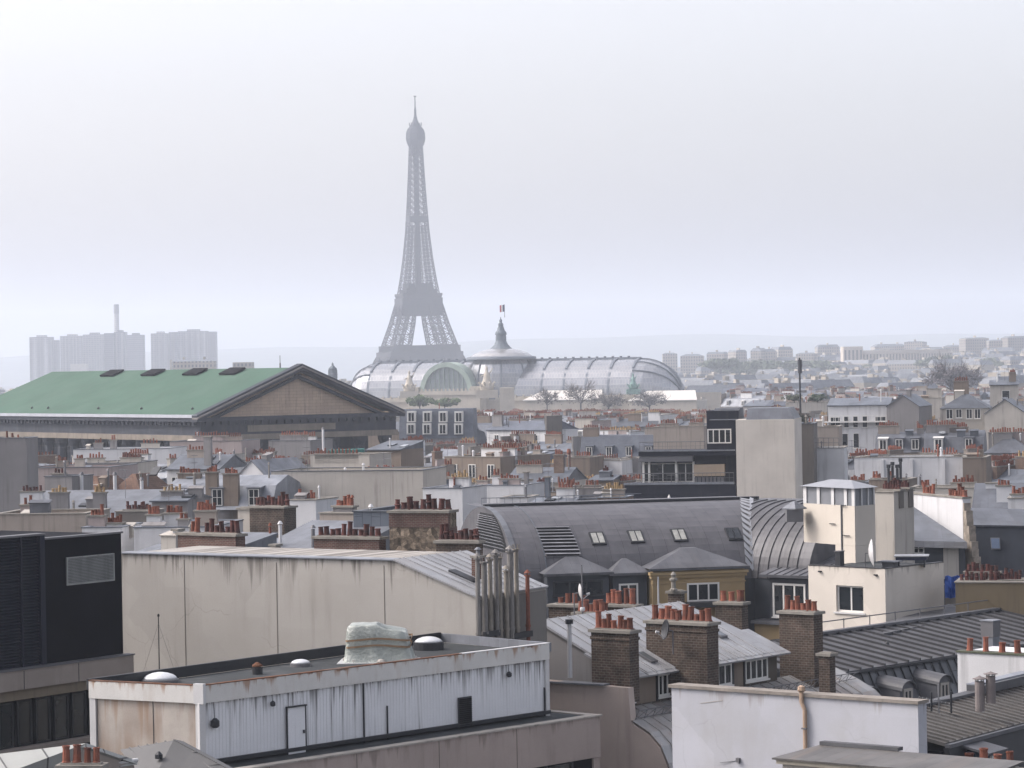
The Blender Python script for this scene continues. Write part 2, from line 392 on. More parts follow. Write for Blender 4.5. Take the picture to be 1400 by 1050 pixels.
# ================================================================ residential towers and chimney on the left skyline
random.seed(11)
def far_box(name, label, cat, x0, x1, ytop, Y, depth, m, roof=None, group=None, rz=0.0, extra=None, ybot=None, zb=None):
    """a far block with its front from pixel x0 to x1; sunk to the ground"""
    a = at(x0, ytop, Y); b = at(x1, ytop, Y); z0 = ground_h(a.x, a.y) - 1 if zb is None else zb
    t = thing(name, label, cat, (a.x, a.y, z0), rz, group)
    wd = (b.x - a.x); h = a.z - z0
    if rz:
        # width along the turned front so that the right corner lands on x1
        d = ray(x1, ytop); u = (math.cos(rz), math.sin(rz))
        k = (a.x * d.y - a.y * d.x) / (u[1] * d.x - u[0] * d.y); wd = k
    MB().box(0, wd, 0, depth, 0, h).build('wall', m, t, local=True)
    if roof == 'cap':
        MB().box(wd * .3, wd * .72, depth * .2, depth * .8, h, h + 2.8).build('roof_plant', m, t, local=True)
    elif roof == 'hip':
        i = min(wd, depth) * random.uniform(.15, .5); rh = random.choice((1.2, 2.0, 3.0))
        r = MB(); r.add([(0, 0, h), (wd, 0, h), (wd, depth, h), (0, depth, h), (i * .5, i * .5, h + rh), (wd - i * .5, i * .5, h + rh), (wd - i * .5, depth - i * .5, h + rh), (i * .5, depth - i * .5, h + rh)],
                        [(4, 5, 6, 7), (0, 1, 5, 4), (1, 2, 6, 5), (2, 3, 7, 6), (3, 0, 4, 7)])
        r.build('roof', M_FARROOF, t, local=True)
        for q in range(max(1, int(wd / 14))):
            xx = (q + .5) * wd / max(1, int(wd / 14))
            MB().box(xx - .5, xx + .5, depth * .2, depth * .55, h + rh - .3, h + rh + 2.0).build('chimney', M_STONE, t, local=True)
    if extra: extra(t, wd, h, depth)
    return t
def fins(n):
    def f(t, wd, h, d):
        m = MB()
        for k in range(n):
            x = wd * (k + .5) / n; m.box(x - wd / n * .18, x + wd / n * .18, -1.6, -0.01, 2, h - 1.5)
        m.build('balcony_column', M_TOWER, t, local=True)
    return f
TW = [(40, 70, 461, 'cap', M_TOWER, 2, 'grey residential tower standing alone, farthest left on the skyline'),
      (69, 78, 465, None, M_TOWER, 0, 'narrow lower tower slab joined to the right of the leftmost skyline tower'),
      (82, 112, 459.5, 'cap', M_TOWER, 6, 'broad striped residential tower at the left end of the main tower cluster'),
      (113, 142, 457.5, 'cap', M_TOWER, 4, 'broad residential tower left of the tall striped chimney'),
      (142, 155, 455.5, None, M_TOWER2, 0, 'slim grey tower touching the chimney on its left'),
      (155.5, 171, 454, 'cap', M_TOWER2, 2, 'dark tower right below the tall chimney'),
      (173, 195, 458, 'cap', M_TOWER2, 0, 'dark plain slab tower just right of the chimney, before the gap'),
      (206, 230, 456, 'cap', M_TOWER, 3, 'pale gridded tower left of the dark narrow tower over the second roof vent'),
      (230.5, 242, 454, None, M_TOWER2, 1, 'dark narrow tower between two broad towers above the green roof'),
      (243, 283, 453, 'cap', M_TOWER, 5, 'widest tower of the skyline cluster, pale with vertical bays'),
      (283.5, 294.5, 453.5, None, M_TOWER2, 3, 'dark edge tower at the right end of the skyline cluster')]
for (a, b, y, rf, m, n, lab) in TW:
    far_box('residential_tower', lab, 'tower block', a, b, y, 4300 + random.uniform(-60, 120), 26, m, rf, 'residential towers on the skyline', 0, fins(n) if n else None)
c = at(160.5, 500, 4360)
t = thing('industrial_chimney', 'tall slim concrete chimney with a darker top rising out of the skyline towers', 'chimney', (c.x, c.y, -1))
z1 = at(160.5, 416, 4360).z; z2 = at(160.5, 429, 4360).z
MB().lathe((0, 0, 0), [(4.6, 0), (3.6, z2 + 1)], 10).build('shaft', M_TOWER, t, local=True)
MB().lathe((0, 0, 0), [(3.9, z2 + 1), (3.9, z1), (3.4, z1 + 1)], 10).build('top_band', M_TOWER2, t, local=True)
far_box('white_office', 'low white building at the foot of the broad striped tower', 'building', 96, 118, 498, 3900, 20, M_CONC)
far_box('white_office', 'small white block beside the second vent above the green roof', 'building', 232, 234.5, 492, 1900, 4, M_CONC)
far_box('apartment_block', 'pale low block below the widest skyline tower', 'building', 236, 292, 494.5, 2100, 20, M_FARWIN, 'hip')
far_box('apartment_block', 'pale low block with a hump left of the temple pediment', 'building', 318, 344, 495.5, 2000, 20, M_FARWIN)
# ================================================================ the glass-roofed exhibition hall
M_STONEGP = stucco('hall_stone', (0.50, 0.45, 0.37), 0.2)
M_VGLASS = mat('hall_glass', (0.36, 0.37, 0.39), 0.2, 0.45, 0.08, 0.2, brick=True, bw=1.5, bh=2.4, mortar=0.12, bvar=(0.30, 0.31, 0.335), mcol=(0.46, 0.46, 0.46), spec=0.8)
M_RIB = mat('hall_rib', (0.16, 0.18, 0.21), 0.6, 0.2)
M_VERDI = mat('green_iron', (0.36, 0.44, 0.38), 0.7, 0.1, 0.15, 0.3)
def quadriga(name, lab, px, pyb, pyt, Y, m, sc=1.0):
    b = at(px, pyb, Y); tz = at(px, pyt, Y).z - b.z
    t = thing(name, lab, 'statue', b)
    q = MB(); random.seed(int(px)); k = tz / 9.0
    q.prism([(-3 * k, -2 * k), (3 * k, -2 * k), (3 * k, 2 * k), (-3 * k, 2 * k)], 0, 2.2 * k)
    q.build('plinth', m, t, local=True)
    q = MB()
    for i in range(4):                                   # rearing horses fan out
        a = (-0.9 + 0.6 * i) * sc; k = tz / 9.0 * .62; d = Vector((math.sin(a), -math.cos(a) * .6, 0))
        p = Vector((0, 0, 2.3 * tz / 9.0)) + d * 1.9 * k
        q.tube(p, p + d * 1.6 * k + Vector((0, 0, 2.2 * k)), 0.75 * k, 0.6 * k, 7)
        n = p + d * 1.6 * k + Vector((0, 0, 2.0 * k)); q.tube(n, n + d * .7 * k + Vector((0, 0, 1.5 * k)), 0.5 * k, 0.32 * k, 7)
        hd = n + d * .7 * k + Vector((0, 0, 1.4 * k)); q.tube(hd, hd + d * .9 * k - Vector((0, 0, .35 * k)), 0.34 * k, 0.2 * k, 6)
        for s in (-.35, .35):
            e = d.cross(Vector((0, 0, 1))).normalized() * s * k
            q.tube(n + e, n + e + d * 1.0 * k - Vector((0, 0, .7 * k)), 0.2 * k, 0.12 * k, 5)
            q.tube(p + e, p + e - Vector((0, 0, .9 * k)), 0.22 * k, 0.16 * k, 5)
    k = tz / 9.0
    q.build('horses', m, t, local=True, smooth=True)
    q = MB(); q.lathe((0, .3 * k, 0), [(1.9 * k, 2.2 * k), (1.9 * k, 3.4 * k), (1.1 * k, 5.0 * k), (.85 * k, 6.3 * k), (.55 * k, 7.2 * k), (.28 * k, 7.5 * k), (.42 * k, 8.0 * k), (.3 * k, 8.6 * k), (.05, 9 * k)], 8)
    q.tube((.6 * k, .3 * k, 6.5 * k), (1.7 * k, -.2 * k, 8.3 * k), .22 * k, .14 * k, 5); q.tube((-.6 * k, .3 * k, 6.5 * k), (-1.6 * k, -.4 * k, 6.0 * k), .22 * k, .14 * k, 5)
    q.build('winged_figure', m, t, local=True, smooth=True)
def glass_hall():
    Y = 1440.0; rz = R(-18)
    o = at(700, 547, Y); zs = at(700, 541, Y).z; zr = at(700, 493.5, Y).z
    t = thing('exhibition_hall', 'long exhibition hall with ribbed barrel glass roof, central glass dome and green arch', 'exhibition hall', (o.x, o.y, -1), rz)
    zs += 1; zr += 1
    def col(px):
        d = ray(px, 520); u_ = (math.cos(rz), math.sin(rz)); return (o.x * d.y - o.y * d.x) / (u_[1] * d.x - u_[0] * d.y)
    x0, x1, xc = col(482), col(931), col(692)
    rh = zr - zs; hw = 19.0
    def sect(x, k=1.0, n=14):
        return [(x, hw * (1 - k * 0) * -math.cos(math.pi * i / n), zs + rh * math.sin(math.pi * i / n) ** 0.85) for i in range(n + 1)]
    v = MB(); rows = []
    L0, L1 = x0 + 15, x1 - 20
    for x, cap in ((x0, 1), (x1, -1)):
        e = L0 if cap == 1 else L1
        for j in range(7):
            a = math.pi / 2 * j / 6
            sc = max(math.sin(a), .02); xx = e + (x - e) * math.cos(a)
            row = [(xx, -hw * sc * math.cos(math.pi * i / 14), zs + rh * (sc ** .9) * math.sin(math.pi * i / 14) ** .85) for i in range(15)]
            rows.append((xx, row))
    rows.sort(key=lambda r_: r_[0]); v.loft([r_[1] for r_ in rows])
    v.build('glass_vault', M_VGLASS, t, local=True)
    def arc(x, r, sc=1.0):
        m = MB(); p = [Vector((x, -(hw + .2) * sc * math.cos(math.pi * i / 16), zs + (rh + .2) * sc * math.sin(math.pi * i / 16) ** .85)) for i in range(17)]
        for a, b in zip(p, p[1:]): m.par(a + Vector((-r, 0, -.3)), (2 * r, 0, 0), b - a, (0, 0, .7) if abs((b - a).normalized().z) < .7 else (0, .6, 0))
        m.build('rib', M_RIB, t, local=True)
    n = 12
    for k in range(n + 1):
        x = L0 + (L1 - L0) * k / n
        if abs(x - xc) > 15: arc(x, .55)
    for xe, s in ((x0, -1), (x1, 1)):                        # ribs running down the rounded ends
        e = L0 if s < 0 else L1
        for q in (-.9, -.45, 0, .45):
            m = MB(); pts = []
            for j in range(9):
                a = math.pi / 2 * j / 8
                ang = math.pi / 2 + q * 1.0; sc = max(math.sin(a), .02)
                pts.append(Vector((e + (xe - e) * math.cos(a) * 1.01, -hw * 1.01 * sc * math.cos(ang), zs + .15 + rh * (sc ** .9) * math.sin(ang) ** .85)))
            m.path(pts, .45, 4); m.build('rib', M_RIB, t, local=True)
    m = MB(); m.box(L0, L1, -1.6, 1.6, zr - .3, zr + .9)
    for k in range(int((L1 - L0) / 4)): m.box(L0 + 4 * k, L0 + 4 * k + .3, -1.7, 1.7, zr + .9, zr + 1.5)
    m.build('ridge_walkway', M_RIB, t, local=True)
    # stone walls under the vault
    m = MB(); m.box(x0 - 2, x1 + 2, -hw - 2.5, hw + 2.5, 0, zs - .1); m.box(x0 - 3, x1 + 3, -hw - 3.3, -hw - 2.5, zs - 2.2, zs - .6)
    for k in range(int((x1 - x0) / 4)): m.box(x0 + 4 * k, x0 + 4 * k + .7, -hw - 3.2, -hw - 2.6, zs - .6, zs + .7)
    m.build('wall', M_STONEGP, t, local=True)
    # pale sheet roofs of the side galleries
    sr = mat('pale_sheet_roof', (0.72, 0.68, 0.62), 0.4, 0.1, 0.05, 1.0)
    for (pa, pb, py) in ((742, 848, 543), (882, 974, 543)):
        xa = col(pa + 9); xb = col(pb + 9); zt = at(pa, 534, Y - 30).z + 1; zb_ = at(pa, 546, Y - 30).z + 1
        m = MB(); m.slab([(xa, -hw - 24, zb_), (xb, -hw - 24, zb_), (xb - 6, -hw - 3.4, zt), (xa + 4, -hw - 3.4, zt)], .4); m.build('gallery_roof', sr, t, local=True)
        MB().box(xa + .5, xb - .5, -hw - 23, -hw - 3.4, 0, zb_ - .4).build('gallery_wall', M_STONEGP, t, local=True)
    # central dome: drum of glass, low cap, lantern spire
    zz = lambda py: at(692, py, Y).z + 1
    dc = (xc, -7, 0)
    MB().lathe(dc, [(15.5, zz(545)), (15.8, zz(525)), (15.6, zz(510)), (14.2, zz(498)), (12.6, zz(491.5))], 24).build('dome_drum', M_VGLASS, t, local=True)
    MB().lathe(dc, [(12.5, zz(492)), (17.2, zz(490.8)), (17.0, zz(488)), (15.2, zz(487))], 32).build('dome_ring', M_RIB, t, local=True)
    MB().lathe(dc, [(15.2, zz(487)), (13.2, zz(483)), (9.6, zz(479.2)), (6.6, zz(477.4)), (5.6, zz(476.8))], 24).build('dome_cap', mat('dome_cap', (.5, .49, .48), .2, .6, .05), t, local=True)
    m = MB(); m.lathe(dc, [(5.6, zz(477)), (4.6, zz(474.5)), (3.4, zz(471)), (2.6, zz(466)), (2.6, zz(461)), (2.5, zz(458)), (2.9, zz(457.5)), (2.7, zz(454.5)), (1.9, zz(451.5)), (1.3, zz(446)), (1.25, zz(443)), (.6, zz(440.5)), (.75, zz(438.5)), (.3, zz(436)), (.12, zz(433.5))], 14)
    m.build('lantern_spire', mat('slate_blue', (.12, .145, .17), .6, .2), t, local=True)
    for a in range(8):
        m = MB(); an = a * math.pi / 4 + .3
        pts = [(xc + (r + .2) * math.cos(an), -7 + (r + .2) * math.sin(an), zz(py)) for r, py in ((15.5, 545), (15.8, 525), (15.6, 510), (14.2, 498), (12.6, 492))]
        m.path([Vector(p) for p in pts], .35, 4); m.build('dome_rib', M_RIB, t, local=True)
    f = thing('flag', 'french tricolour flag on a thin pole above the lantern spire of the glass hall', 'flag', (at(690, 434, Y).x, at(690, 434, Y).y - 0, zz(434) - 1))
    MB().tube((0, 0, 0), (.0, 0, 6.4), .14, .1).build('flag_pole', M_IRON, f, local=True)
    for i, c in enumerate(((.02, .04, .16), (.8, .8, .8), (.5, .03, .03))):
        m = MB(); m.loft([[(-.1 - .75 * i - .75 * q / 3, .12 * math.sin(2 + 2.2 * (i + q / 3)), 6.3 - .4 * (i + q / 3) * .3 - h) for q in range(4)] for h in (0, 1.7, 3.4)])
        b = m.build('flag_stripe', mat('flag%d' % i, c, .8), f, local=True)
        sm = b.modifiers.new('thick', 'SOLIDIFY'); sm.thickness = .05
    # green arched gable on the near side
    xa = col(635); R1 = 13.4; yf = -hw - 9
    zb_ = at(627, 536, Y - 40).z + 1; hh = at(627, 495, Y - 40).z + 1 - zb_
    arcp = lambda r, n=20: [(xa + r * math.cos(math.pi * i / n), zb_ + hh * (r / R1) * math.sin(math.pi * i / n)) for i in range(n + 1)]
    po, pi_ = arcp(R1), arcp(R1 - 2.2); m = MB()
    for i in range(20):
        (a, b), (c, d), (e, f_), (g_, h_) = po[i], po[i + 1], pi_[i + 1], pi_[i]
        m.add([(a, yf, b), (c, yf, d), (e, yf, f_), (g_, yf, h_), (a, yf + 12, b), (c, yf + 12, d), (e, yf + 12, f_), (g_, yf + 12, h_)], [(0, 1, 2, 3), (0, 4, 5, 1), (3, 2, 6, 7), (4, 7, 6, 5)])
    m.build('arch', M_VERDI, t, local=True)
    m = MB(); m.add([(x, yf + 1.5, z) for x, z in pi_], [tuple(range(20, -1, -1))]); m.build('arch_glazing', mat('arch_glass', (.30, .34, .36), .3, .2, .1, brick=True, bw=1.0, bh=2.0, mortar=.12, mcol=(.24, .30, .28)), t, local=True)
    for i in range(1, 9):
        x = xa - R1 + 2.6 + (2 * R1 - 5.2) * i / 9; k = (x - xa) / (R1 - 2.6)
        MB().box(x - .09, x + .09, yf + 1.0, yf + 1.45, zb_, zb_ + hh * (R1 - 2.6) / R1 * math.sqrt(1 - k * k)).build('mullion', M_VERDI, t, local=True)
    m = MB(); m.box(xa - R1 - 5, xa + R1 + 5, yf - 3, yf + 9.2, 0, zb_ - .1); m.box(xa - R1 - 5.6, xa + R1 + 5.6, yf - 3.6, yf - 3, zb_ - 1.6, zb_ + .4)
    for k in range(18): m.box(xa - R1 - 4.5 + 2.05 * k, xa - R1 - 3.6 + 2.05 * k, yf - 3.4, yf - 3, zb_ + .4, zb_ + 1.5)
    for s in (-1, 1): m.box(xa + s * (R1 + 3) - 3, xa + s * (R1 + 3) + 3, yf - 2.9, yf + 5, zb_ - .1, zb_ + 2.5)
    m.build('portal_wall', M_STONEGP, t, local=True)
glass_hall()
quadriga('stone_sculpture', 'pale stone sculpture group left of the green arch of the glass hall', 560, 544, 506, 1385, M_STONEGP)
quadriga('stone_sculpture', 'pale stone sculpture group between the green arch and the central dome', 666, 544, 500, 1385, M_STONEGP)
quadriga('bronze_sculpture', 'green bronze horse sculpture before the right end of the glass hall', 866, 539, 510, 1390, mat('bronze_green', (.16, .28, .25), .6, .2, .3, 1.0), 1.3)
c = at(668, 560, 1340)
far_box('stone_pavilion', 'small cream stone block with two windows below the glass dome', 'building', 683, 703, 530, 1340, 10, M_STONEGP)

# ================================================================ trees
def tree(name, lab, px, pyb, pyt, Y, wpx, col, n, group=None, bare=False, leaf=.5, trunk=True, seed=1, flat=1.0):
    random.seed(seed)
    b = at(px, pyb, Y); hpx = at(px, pyt, Y).z - b.z; wd = wpx * Y / F
    zg = 0.0 if 'shrub' in name else max(0.0, b.z - ground_h(b.x, b.y))
    t = thing(name, lab, 'shrub' if 'shrub' in name else 'tree', (b.x, b.y, b.z - zg), 0, group)
    wood = mat('bark', (0.07, 0.058, 0.05), .95, vs=2.0, var=.3)
    lm = mat('leaf_' + name + '%d%d%d' % tuple(int(x * 1000) for x in col), col, .8, vs=.9, var=.45)
    m = MB(); m.tube((0, 0, -zg - .3), (0, 0, hpx * .45), wd * .03 + .12, wd * .018 + .06, 7)
    tips = []
    for i in range(16 if bare else 9):
        a = random.uniform(0, 6.283); e = random.uniform(.35, 1.25); st = Vector((0, 0, hpx * random.uniform(.18, .45)))
        d = Vector((math.cos(a) * math.cos(e) * wd * .5, math.sin(a) * math.cos(e) * wd * .5, math.sin(e) * hpx * .55))
        md = st + d * .5 + Vector((0, 0, hpx * .05)); en = st + d
        m.tube(st, md, wd * .012 + .05, wd * .008 + .03, 5); m.tube(md, en, wd * .008 + .03, .02, 5); tips.append((md, en))
        for k in range(6 if bare else 2):
            s = md.lerp(en, random.random()); dd = (d.normalized() + Vector((random.uniform(-1, 1), random.uniform(-1, 1), random.uniform(-.2, 1))) * .8) * wd * .16
            m.tube(s, s + dd, .03 + wd * .004, .015, 4)
            if bare:
                for r_ in range(4):
                    s2 = s + dd * random.uniform(.3, 1); m.tube(s2, s2 + (dd.normalized() + Vector((random.uniform(-1, 1), random.uniform(-1, 1), random.uniform(-.3, 1)))) * wd * .07, .02 + wd * .002, .01, 3)
    m.v = [(a, b_, c_ + zg) for a, b_, c_ in m.v]; m.build('trunk', wood, t, local=True)
    m = MB()
    cl = [(Vector((random.gauss(0, .23) * wd, random.gauss(0, .23) * wd, hpx * random.uniform(.34, .84))), random.uniform(.10, .2) * wd) for _ in range(22)]
    cl += [(b_, .12 * wd) for a_, b_ in tips]
    for i in range(n):
        c_, r_ = random.choice(cl)
        d = Vector((random.gauss(0, 1), random.gauss(0, 1), random.gauss(0, 1))).normalized() * r_ * random.uniform(.35, 1.0)
        p = c_ + Vector((d.x, d.y, d.z * flat * min(1, hpx / wd)))
        s = leaf * random.uniform(.6, 1.3); u = Vector((random.gauss(0, 1), random.gauss(0, 1), random.gauss(0, .6))).normalized() * s
        v = u.orthogonal().normalized() * s * .7
        m.add([p - u, p + v, p + u, p - v], [(0, 1, 2, 3)])
    m.v = [(a, b_, c_ + zg) for a, b_, c_ in m.v]; m.build('crown', lm, t, local=True)
    return t
tree('bare_tree', 'bare brown tree before the right half of the glass hall', 794, 560, 525, 1330, 50, (.11, .09, .075), 900, 'bare trees before the glass hall', True, .35, seed=2)
tree('bare_tree', 'low bare tree under the gallery roof left of the tallest bare tree', 748, 560, 533, 1335, 34, (.11, .09, .08), 600, 'bare trees before the glass hall', True, .35, seed=3)
tree('bare_tree', 'grey rounded bare tree below the green bronze sculpture', 888, 562, 536, 1330, 46, (.13, .12, .11), 1100, 'bare trees before the glass hall', True, .4, seed=4)
tree('bare_tree', 'broad low bare tree between the tallest bare tree and the grey rounded one', 832, 562, 540, 1340, 50, (.11, .095, .08), 900, 'bare trees before the glass hall', True, .4, seed=5)
tree('green_tree', 'fresh green tree in front of the left stone sculpture', 574, 560, 540, 1150, 38, (.09, .13, .045), 1500, 'green trees below the glass hall', False, .5, seed=6)
tree('green_tree', 'fresh green tree under the left foot of the green arch', 608, 560, 543, 1140, 36, (.085, .125, .05), 1300, 'green trees below the glass hall', False, .5, seed=7)
tree('dark_bare_tree', 'large dark bare tree rising over rooftops under the far palace', 1302, 545, 498, 1150, 80, (.11, .095, .10), 3400, None, True, .45, seed=8)
tree('roof_shrub', 'round dark shrub at the right end of the roof garden', 1118, 552, 538, 700, 24, (.05, .075, .04), 900, 'shrubs on the roof garden', False, .22, seed=9)
tree('roof_shrub', 'loose shrub at the left end of the roof garden', 1086, 552, 539, 700, 22, (.07, .085, .05), 600, 'shrubs on the roof garden', False, .22, seed=10)
tree('roof_shrub', 'thin spiky shrub on the terrace right of the black building', 1096, 583, 566, 420, 22, (.05, .06, .04), 350, None, True, .16, seed=12)
for i, (px, py, wpx) in enumerate(((985, 500, 70), (1050, 503, 90), (1110, 503, 80), (1285, 497, 60), (1335, 500, 90), (1010, 510, 60), (1085, 512, 70), (1200, 508, 80), (1380, 500, 60))):
    tree('hillside_tree', 'hazy blue green tree clump on the far hillside, ' + ['leftmost', 'under the reddish blocks', 'left of the colonnaded palace', 'before the palace right wing', 'under the big palace on the right', 'second lowest at left', 'lowest before the reddish blocks', 'below the colonnade', 'at the right edge'][i],
         px, py + 8, py - 10, 2500 + 40 * i, wpx, (.07, .09, .05), 1600, 'trees on the far hillside', False, 1.6, seed=20 + i)

# ================================================================ the temple with the green roof
def temple():
    c = at(275, 568, 510); rz = R(35)
    t = thing('temple', 'large classical temple with green copper gable roof and dark stone pediment', 'temple', (c.x, c.y, 0), rz)
    e = c.z; W_, L_ = 39.6, 98.0; rg = 39.95
    dark = stucco('temple_dirty_shaded_stone', (0.085, 0.09, 0.105), .5, scol=(.04, .045, .055), var_=0) if False else mat('temple_dirty_shaded_stone', (0.036, 0.041, 0.055), .9, 0, .25, .4, .5, scol=(.10, .10, .10), su=1.0, sv=.15)  # dirty stone, its colour darkened further for the shaded side
    tan = mat('temple_tan_stone', (0.55, 0.42, 0.31), .9, 0, .12, .25, .4, brick=True, bw=1.6, bh=.55, mortar=.025, bvar=(.49, .37, .275))
    tan2 = mat('temple_grey_stone', (0.22, 0.19, 0.155), .9, 0, .2, .4, .5)
    cop = mat('green_copper', (0.042, 0.108, 0.068), .8, .0, .16, .12, .6, (.045, .10, .075), 1.2, .1, brick=True, bw=2.2, bh=1.0, mortar=.02, bvar=(.050, .108, .072), mcol=(.03, .072, .048), swap=True, patina=((.06, .115, .082), .06, .6))
    m = MB(); m.slab([(-.6, .3, e + .15), (-.6, L_, e + .15), (W_ / 2, L_, rg), (W_ / 2, .3, rg)], .4); m.slab([(W_ + .6, .3, e + .15), (W_ + .6, L_, e + .15), (W_ / 2 + .001, L_, rg), (W_ / 2 + .001, .3, rg)], .4)
    rf = m.build('roof', cop, t, local=True)
    for y in (19, 33, 49.5, 66.5):
        k0, k1 = .845, .965; sx = W_ / 2
        z = lambda k: e + .15 + (rg - e - .15) * k
        m = MB(); a = Vector((-.6 + (sx + .6) * k0, y - 1.5, z(k0) + .1)); u = Vector(((sx + .6) * (k1 - k0), 0, z(k1) - z(k0) + .1)); m.par(a, u, (0, 5.6, 0), (-.1, 0, .3))
        v = m.build('roof_vent', mat('vent_black', (.012, .012, .014), .9, spec=.05), rf, local=True)
    for y in (6, 25, 42, 63, 70):
        m = MB(); m.lathe((1.6, y, e + .7), [(.25, 0), (.25, .5), (.05, .7)], 6); m.build('roof_spike', M_DARK, rf, local=True)
    # gutter, cornice, frieze, architrave along the long side and the front
    m = MB(); m.box(-1.5, -.62, -1.2, L_, e - .42, e + .12); m.build('gutter', mat('lead_gutter', (.45, .47, .52), .5, .3), t, local=True)
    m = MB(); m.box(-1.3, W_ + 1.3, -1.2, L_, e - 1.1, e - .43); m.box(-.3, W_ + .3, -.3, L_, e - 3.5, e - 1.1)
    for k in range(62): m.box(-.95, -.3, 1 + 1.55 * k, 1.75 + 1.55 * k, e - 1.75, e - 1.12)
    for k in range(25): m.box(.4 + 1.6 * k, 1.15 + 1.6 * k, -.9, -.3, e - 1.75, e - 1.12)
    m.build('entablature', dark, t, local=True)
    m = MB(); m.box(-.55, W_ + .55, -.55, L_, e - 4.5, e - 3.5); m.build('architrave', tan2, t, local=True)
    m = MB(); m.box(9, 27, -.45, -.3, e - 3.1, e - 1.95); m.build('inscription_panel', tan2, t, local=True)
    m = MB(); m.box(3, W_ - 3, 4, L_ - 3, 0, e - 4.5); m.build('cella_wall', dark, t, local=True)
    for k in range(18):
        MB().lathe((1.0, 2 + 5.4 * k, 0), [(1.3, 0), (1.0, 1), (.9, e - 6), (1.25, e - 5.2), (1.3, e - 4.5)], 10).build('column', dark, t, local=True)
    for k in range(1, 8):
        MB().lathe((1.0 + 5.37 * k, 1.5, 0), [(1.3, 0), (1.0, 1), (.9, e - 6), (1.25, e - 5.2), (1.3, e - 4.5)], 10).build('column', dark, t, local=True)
    # pediment
    m = MB(); m.add([(1, 1.0, e - .4), (W_ - 1, 1.0, e - .4), (W_ / 2, 1.0, rg - .5)], [(0, 1, 2)])
    m.add([(1, 1.8, e - .4), (W_ - 1, 1.8, e - .4), (W_ / 2, 1.8, rg - .8)], [(2, 1, 0)]); m.build('tympanum', tan, t, local=True)
    edge = mat('pediment_edge', (.22, .20, .19), .8, 0, .2, .5)
    for s in (-1, 1):
        a = Vector((W_ / 2 + s * (W_ / 2 + 1.6), -1.4, e - .2)); b = Vector((W_ / 2, -1.4, rg + .45))
        m = MB(); d = b - a
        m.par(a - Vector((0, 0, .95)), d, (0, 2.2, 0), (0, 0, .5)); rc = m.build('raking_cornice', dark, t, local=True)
        m = MB(); m.par(a + Vector((0, -.25, -.45)), d, (0, 2.0, 0), (0, 0, .28)); m.build('cornice_moulding', edge, t, local=True)
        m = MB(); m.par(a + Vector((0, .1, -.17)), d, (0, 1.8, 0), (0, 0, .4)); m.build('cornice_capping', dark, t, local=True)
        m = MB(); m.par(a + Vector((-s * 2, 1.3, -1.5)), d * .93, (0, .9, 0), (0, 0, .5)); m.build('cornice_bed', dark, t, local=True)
temple()
def spike(name, lab, cat, px, pyb, pyt, Y, prof, m, n=8):
    b = at(px, pyb, Y); h = at(px, pyt, Y).z - b.z; k = Y / F
    t = thing(name, lab, cat, b)
    MB().lathe((0, 0, 0), [(r * k, -12 if f == 0 else f * h) for r, f in prof], n).build('shaft', m, t, local=True)
    return t
t = spike('church_lantern', 'small dark domed church lantern right of the temple pediment', 'church tower', 455, 517, 495, 1250, [(6, 0), (6, .2), (6.6, .22), (6.6, .26), (4.6, .3), (4.6, .55), (5.2, .57), (4.4, .66), (2.4, .76), (1.2, .8), (1.5, .88), (.5, .94), (.2, 1)], mat('slate_blue', (.12, .145, .17)))
for s in (-5, 5):
    q = MB(); q.lathe((s * 1250 / F, 0, 0), [(.45, 0), (.4, 3.2), (.08, 4.4)], 6); q.build('pinnacle', MATS['slate_blue'], t, local=True)
spike('finial_mast', 'thin green mast above the peak of the temple pediment', 'mast', 383, 502, 486, 900, [(1.1, 0), (1.1, .3), (.5, .4), (.5, 1)], M_IRON)
# ================================================================ kit for the roofs: windows, pots, chimneys, dormers, houses
WALLS = {'cream': stucco('cream_render', (0.454, 0.425, 0.383), .45), 'grey': stucco('grey_render', (0.234, 0.225, 0.225), .5), 'beige': stucco('beige_render', (0.317, 0.278, 0.243), .5),
         'white': stucco('white_render', (0.630, 0.633, 0.643), .35), 'tan': stucco('tan_render', (0.216, 0.175, 0.142), .5), 'dark': stucco('sooty_render', (0.17, 0.155, 0.14), .4),
         'rose': stucco('rose_render', (0.362, 0.307, 0.293), .4),
         'brick': mat('brown_brick', (0.15, 0.085, 0.06), .9, 0, .25, 1.2, .3, brick=True, bw=.23, bh=.075, mortar=.012, bvar=(.20, .12, .085), mcol=(.22, .20, .17))}
ROOFS = {'zinc': zinc('zinc_roof', (0.115, 0.129, 0.152), objvar=.35), 'pale': zinc('pale_zinc_roof', (0.19, 0.203, 0.228), objvar=.25), 'dark': zinc('dark_zinc_roof', (0.10, 0.108, 0.125), objvar=.15),
         'slate': mat('slate_roof', (0.085, 0.10, 0.13), .6, 0, .2, .5, .3, (.16, .16, .17), brick=True, bw=.35, bh=.22, mortar=.012, bvar=(.11, .125, .155), mcol=(.06, .065, .08), objvar=.15),
         'tile': mat('brown_tile_roof', (0.13, 0.075, 0.055), .9, 0, .25, .6, .3, brick=True, bw=.3, bh=.25, mortar=.02, bvar=(.17, .10, .07), mcol=(.07, .045, .035))}
POTM = mat('terracotta', (0.22, 0.078, 0.05), .9, 0, .15, 3.0, objvar=.4, patina=((.10, .05, .04), 2.5, .7))
POTD = mat('sooty_terracotta', (0.095, 0.035, 0.03), .9, 0, .25, 3.0, objvar=.35, patina=((.035, .025, .025), 2.0, .8))
POTY = mat('buff_clay', (0.34, 0.235, 0.12), .9, 0, .2, 3.0, objvar=.2)
CAPM = mat('chimney_cap', (0.24, 0.225, 0.20), .95, 0, .25, 1.5, .3)
POTS = {}
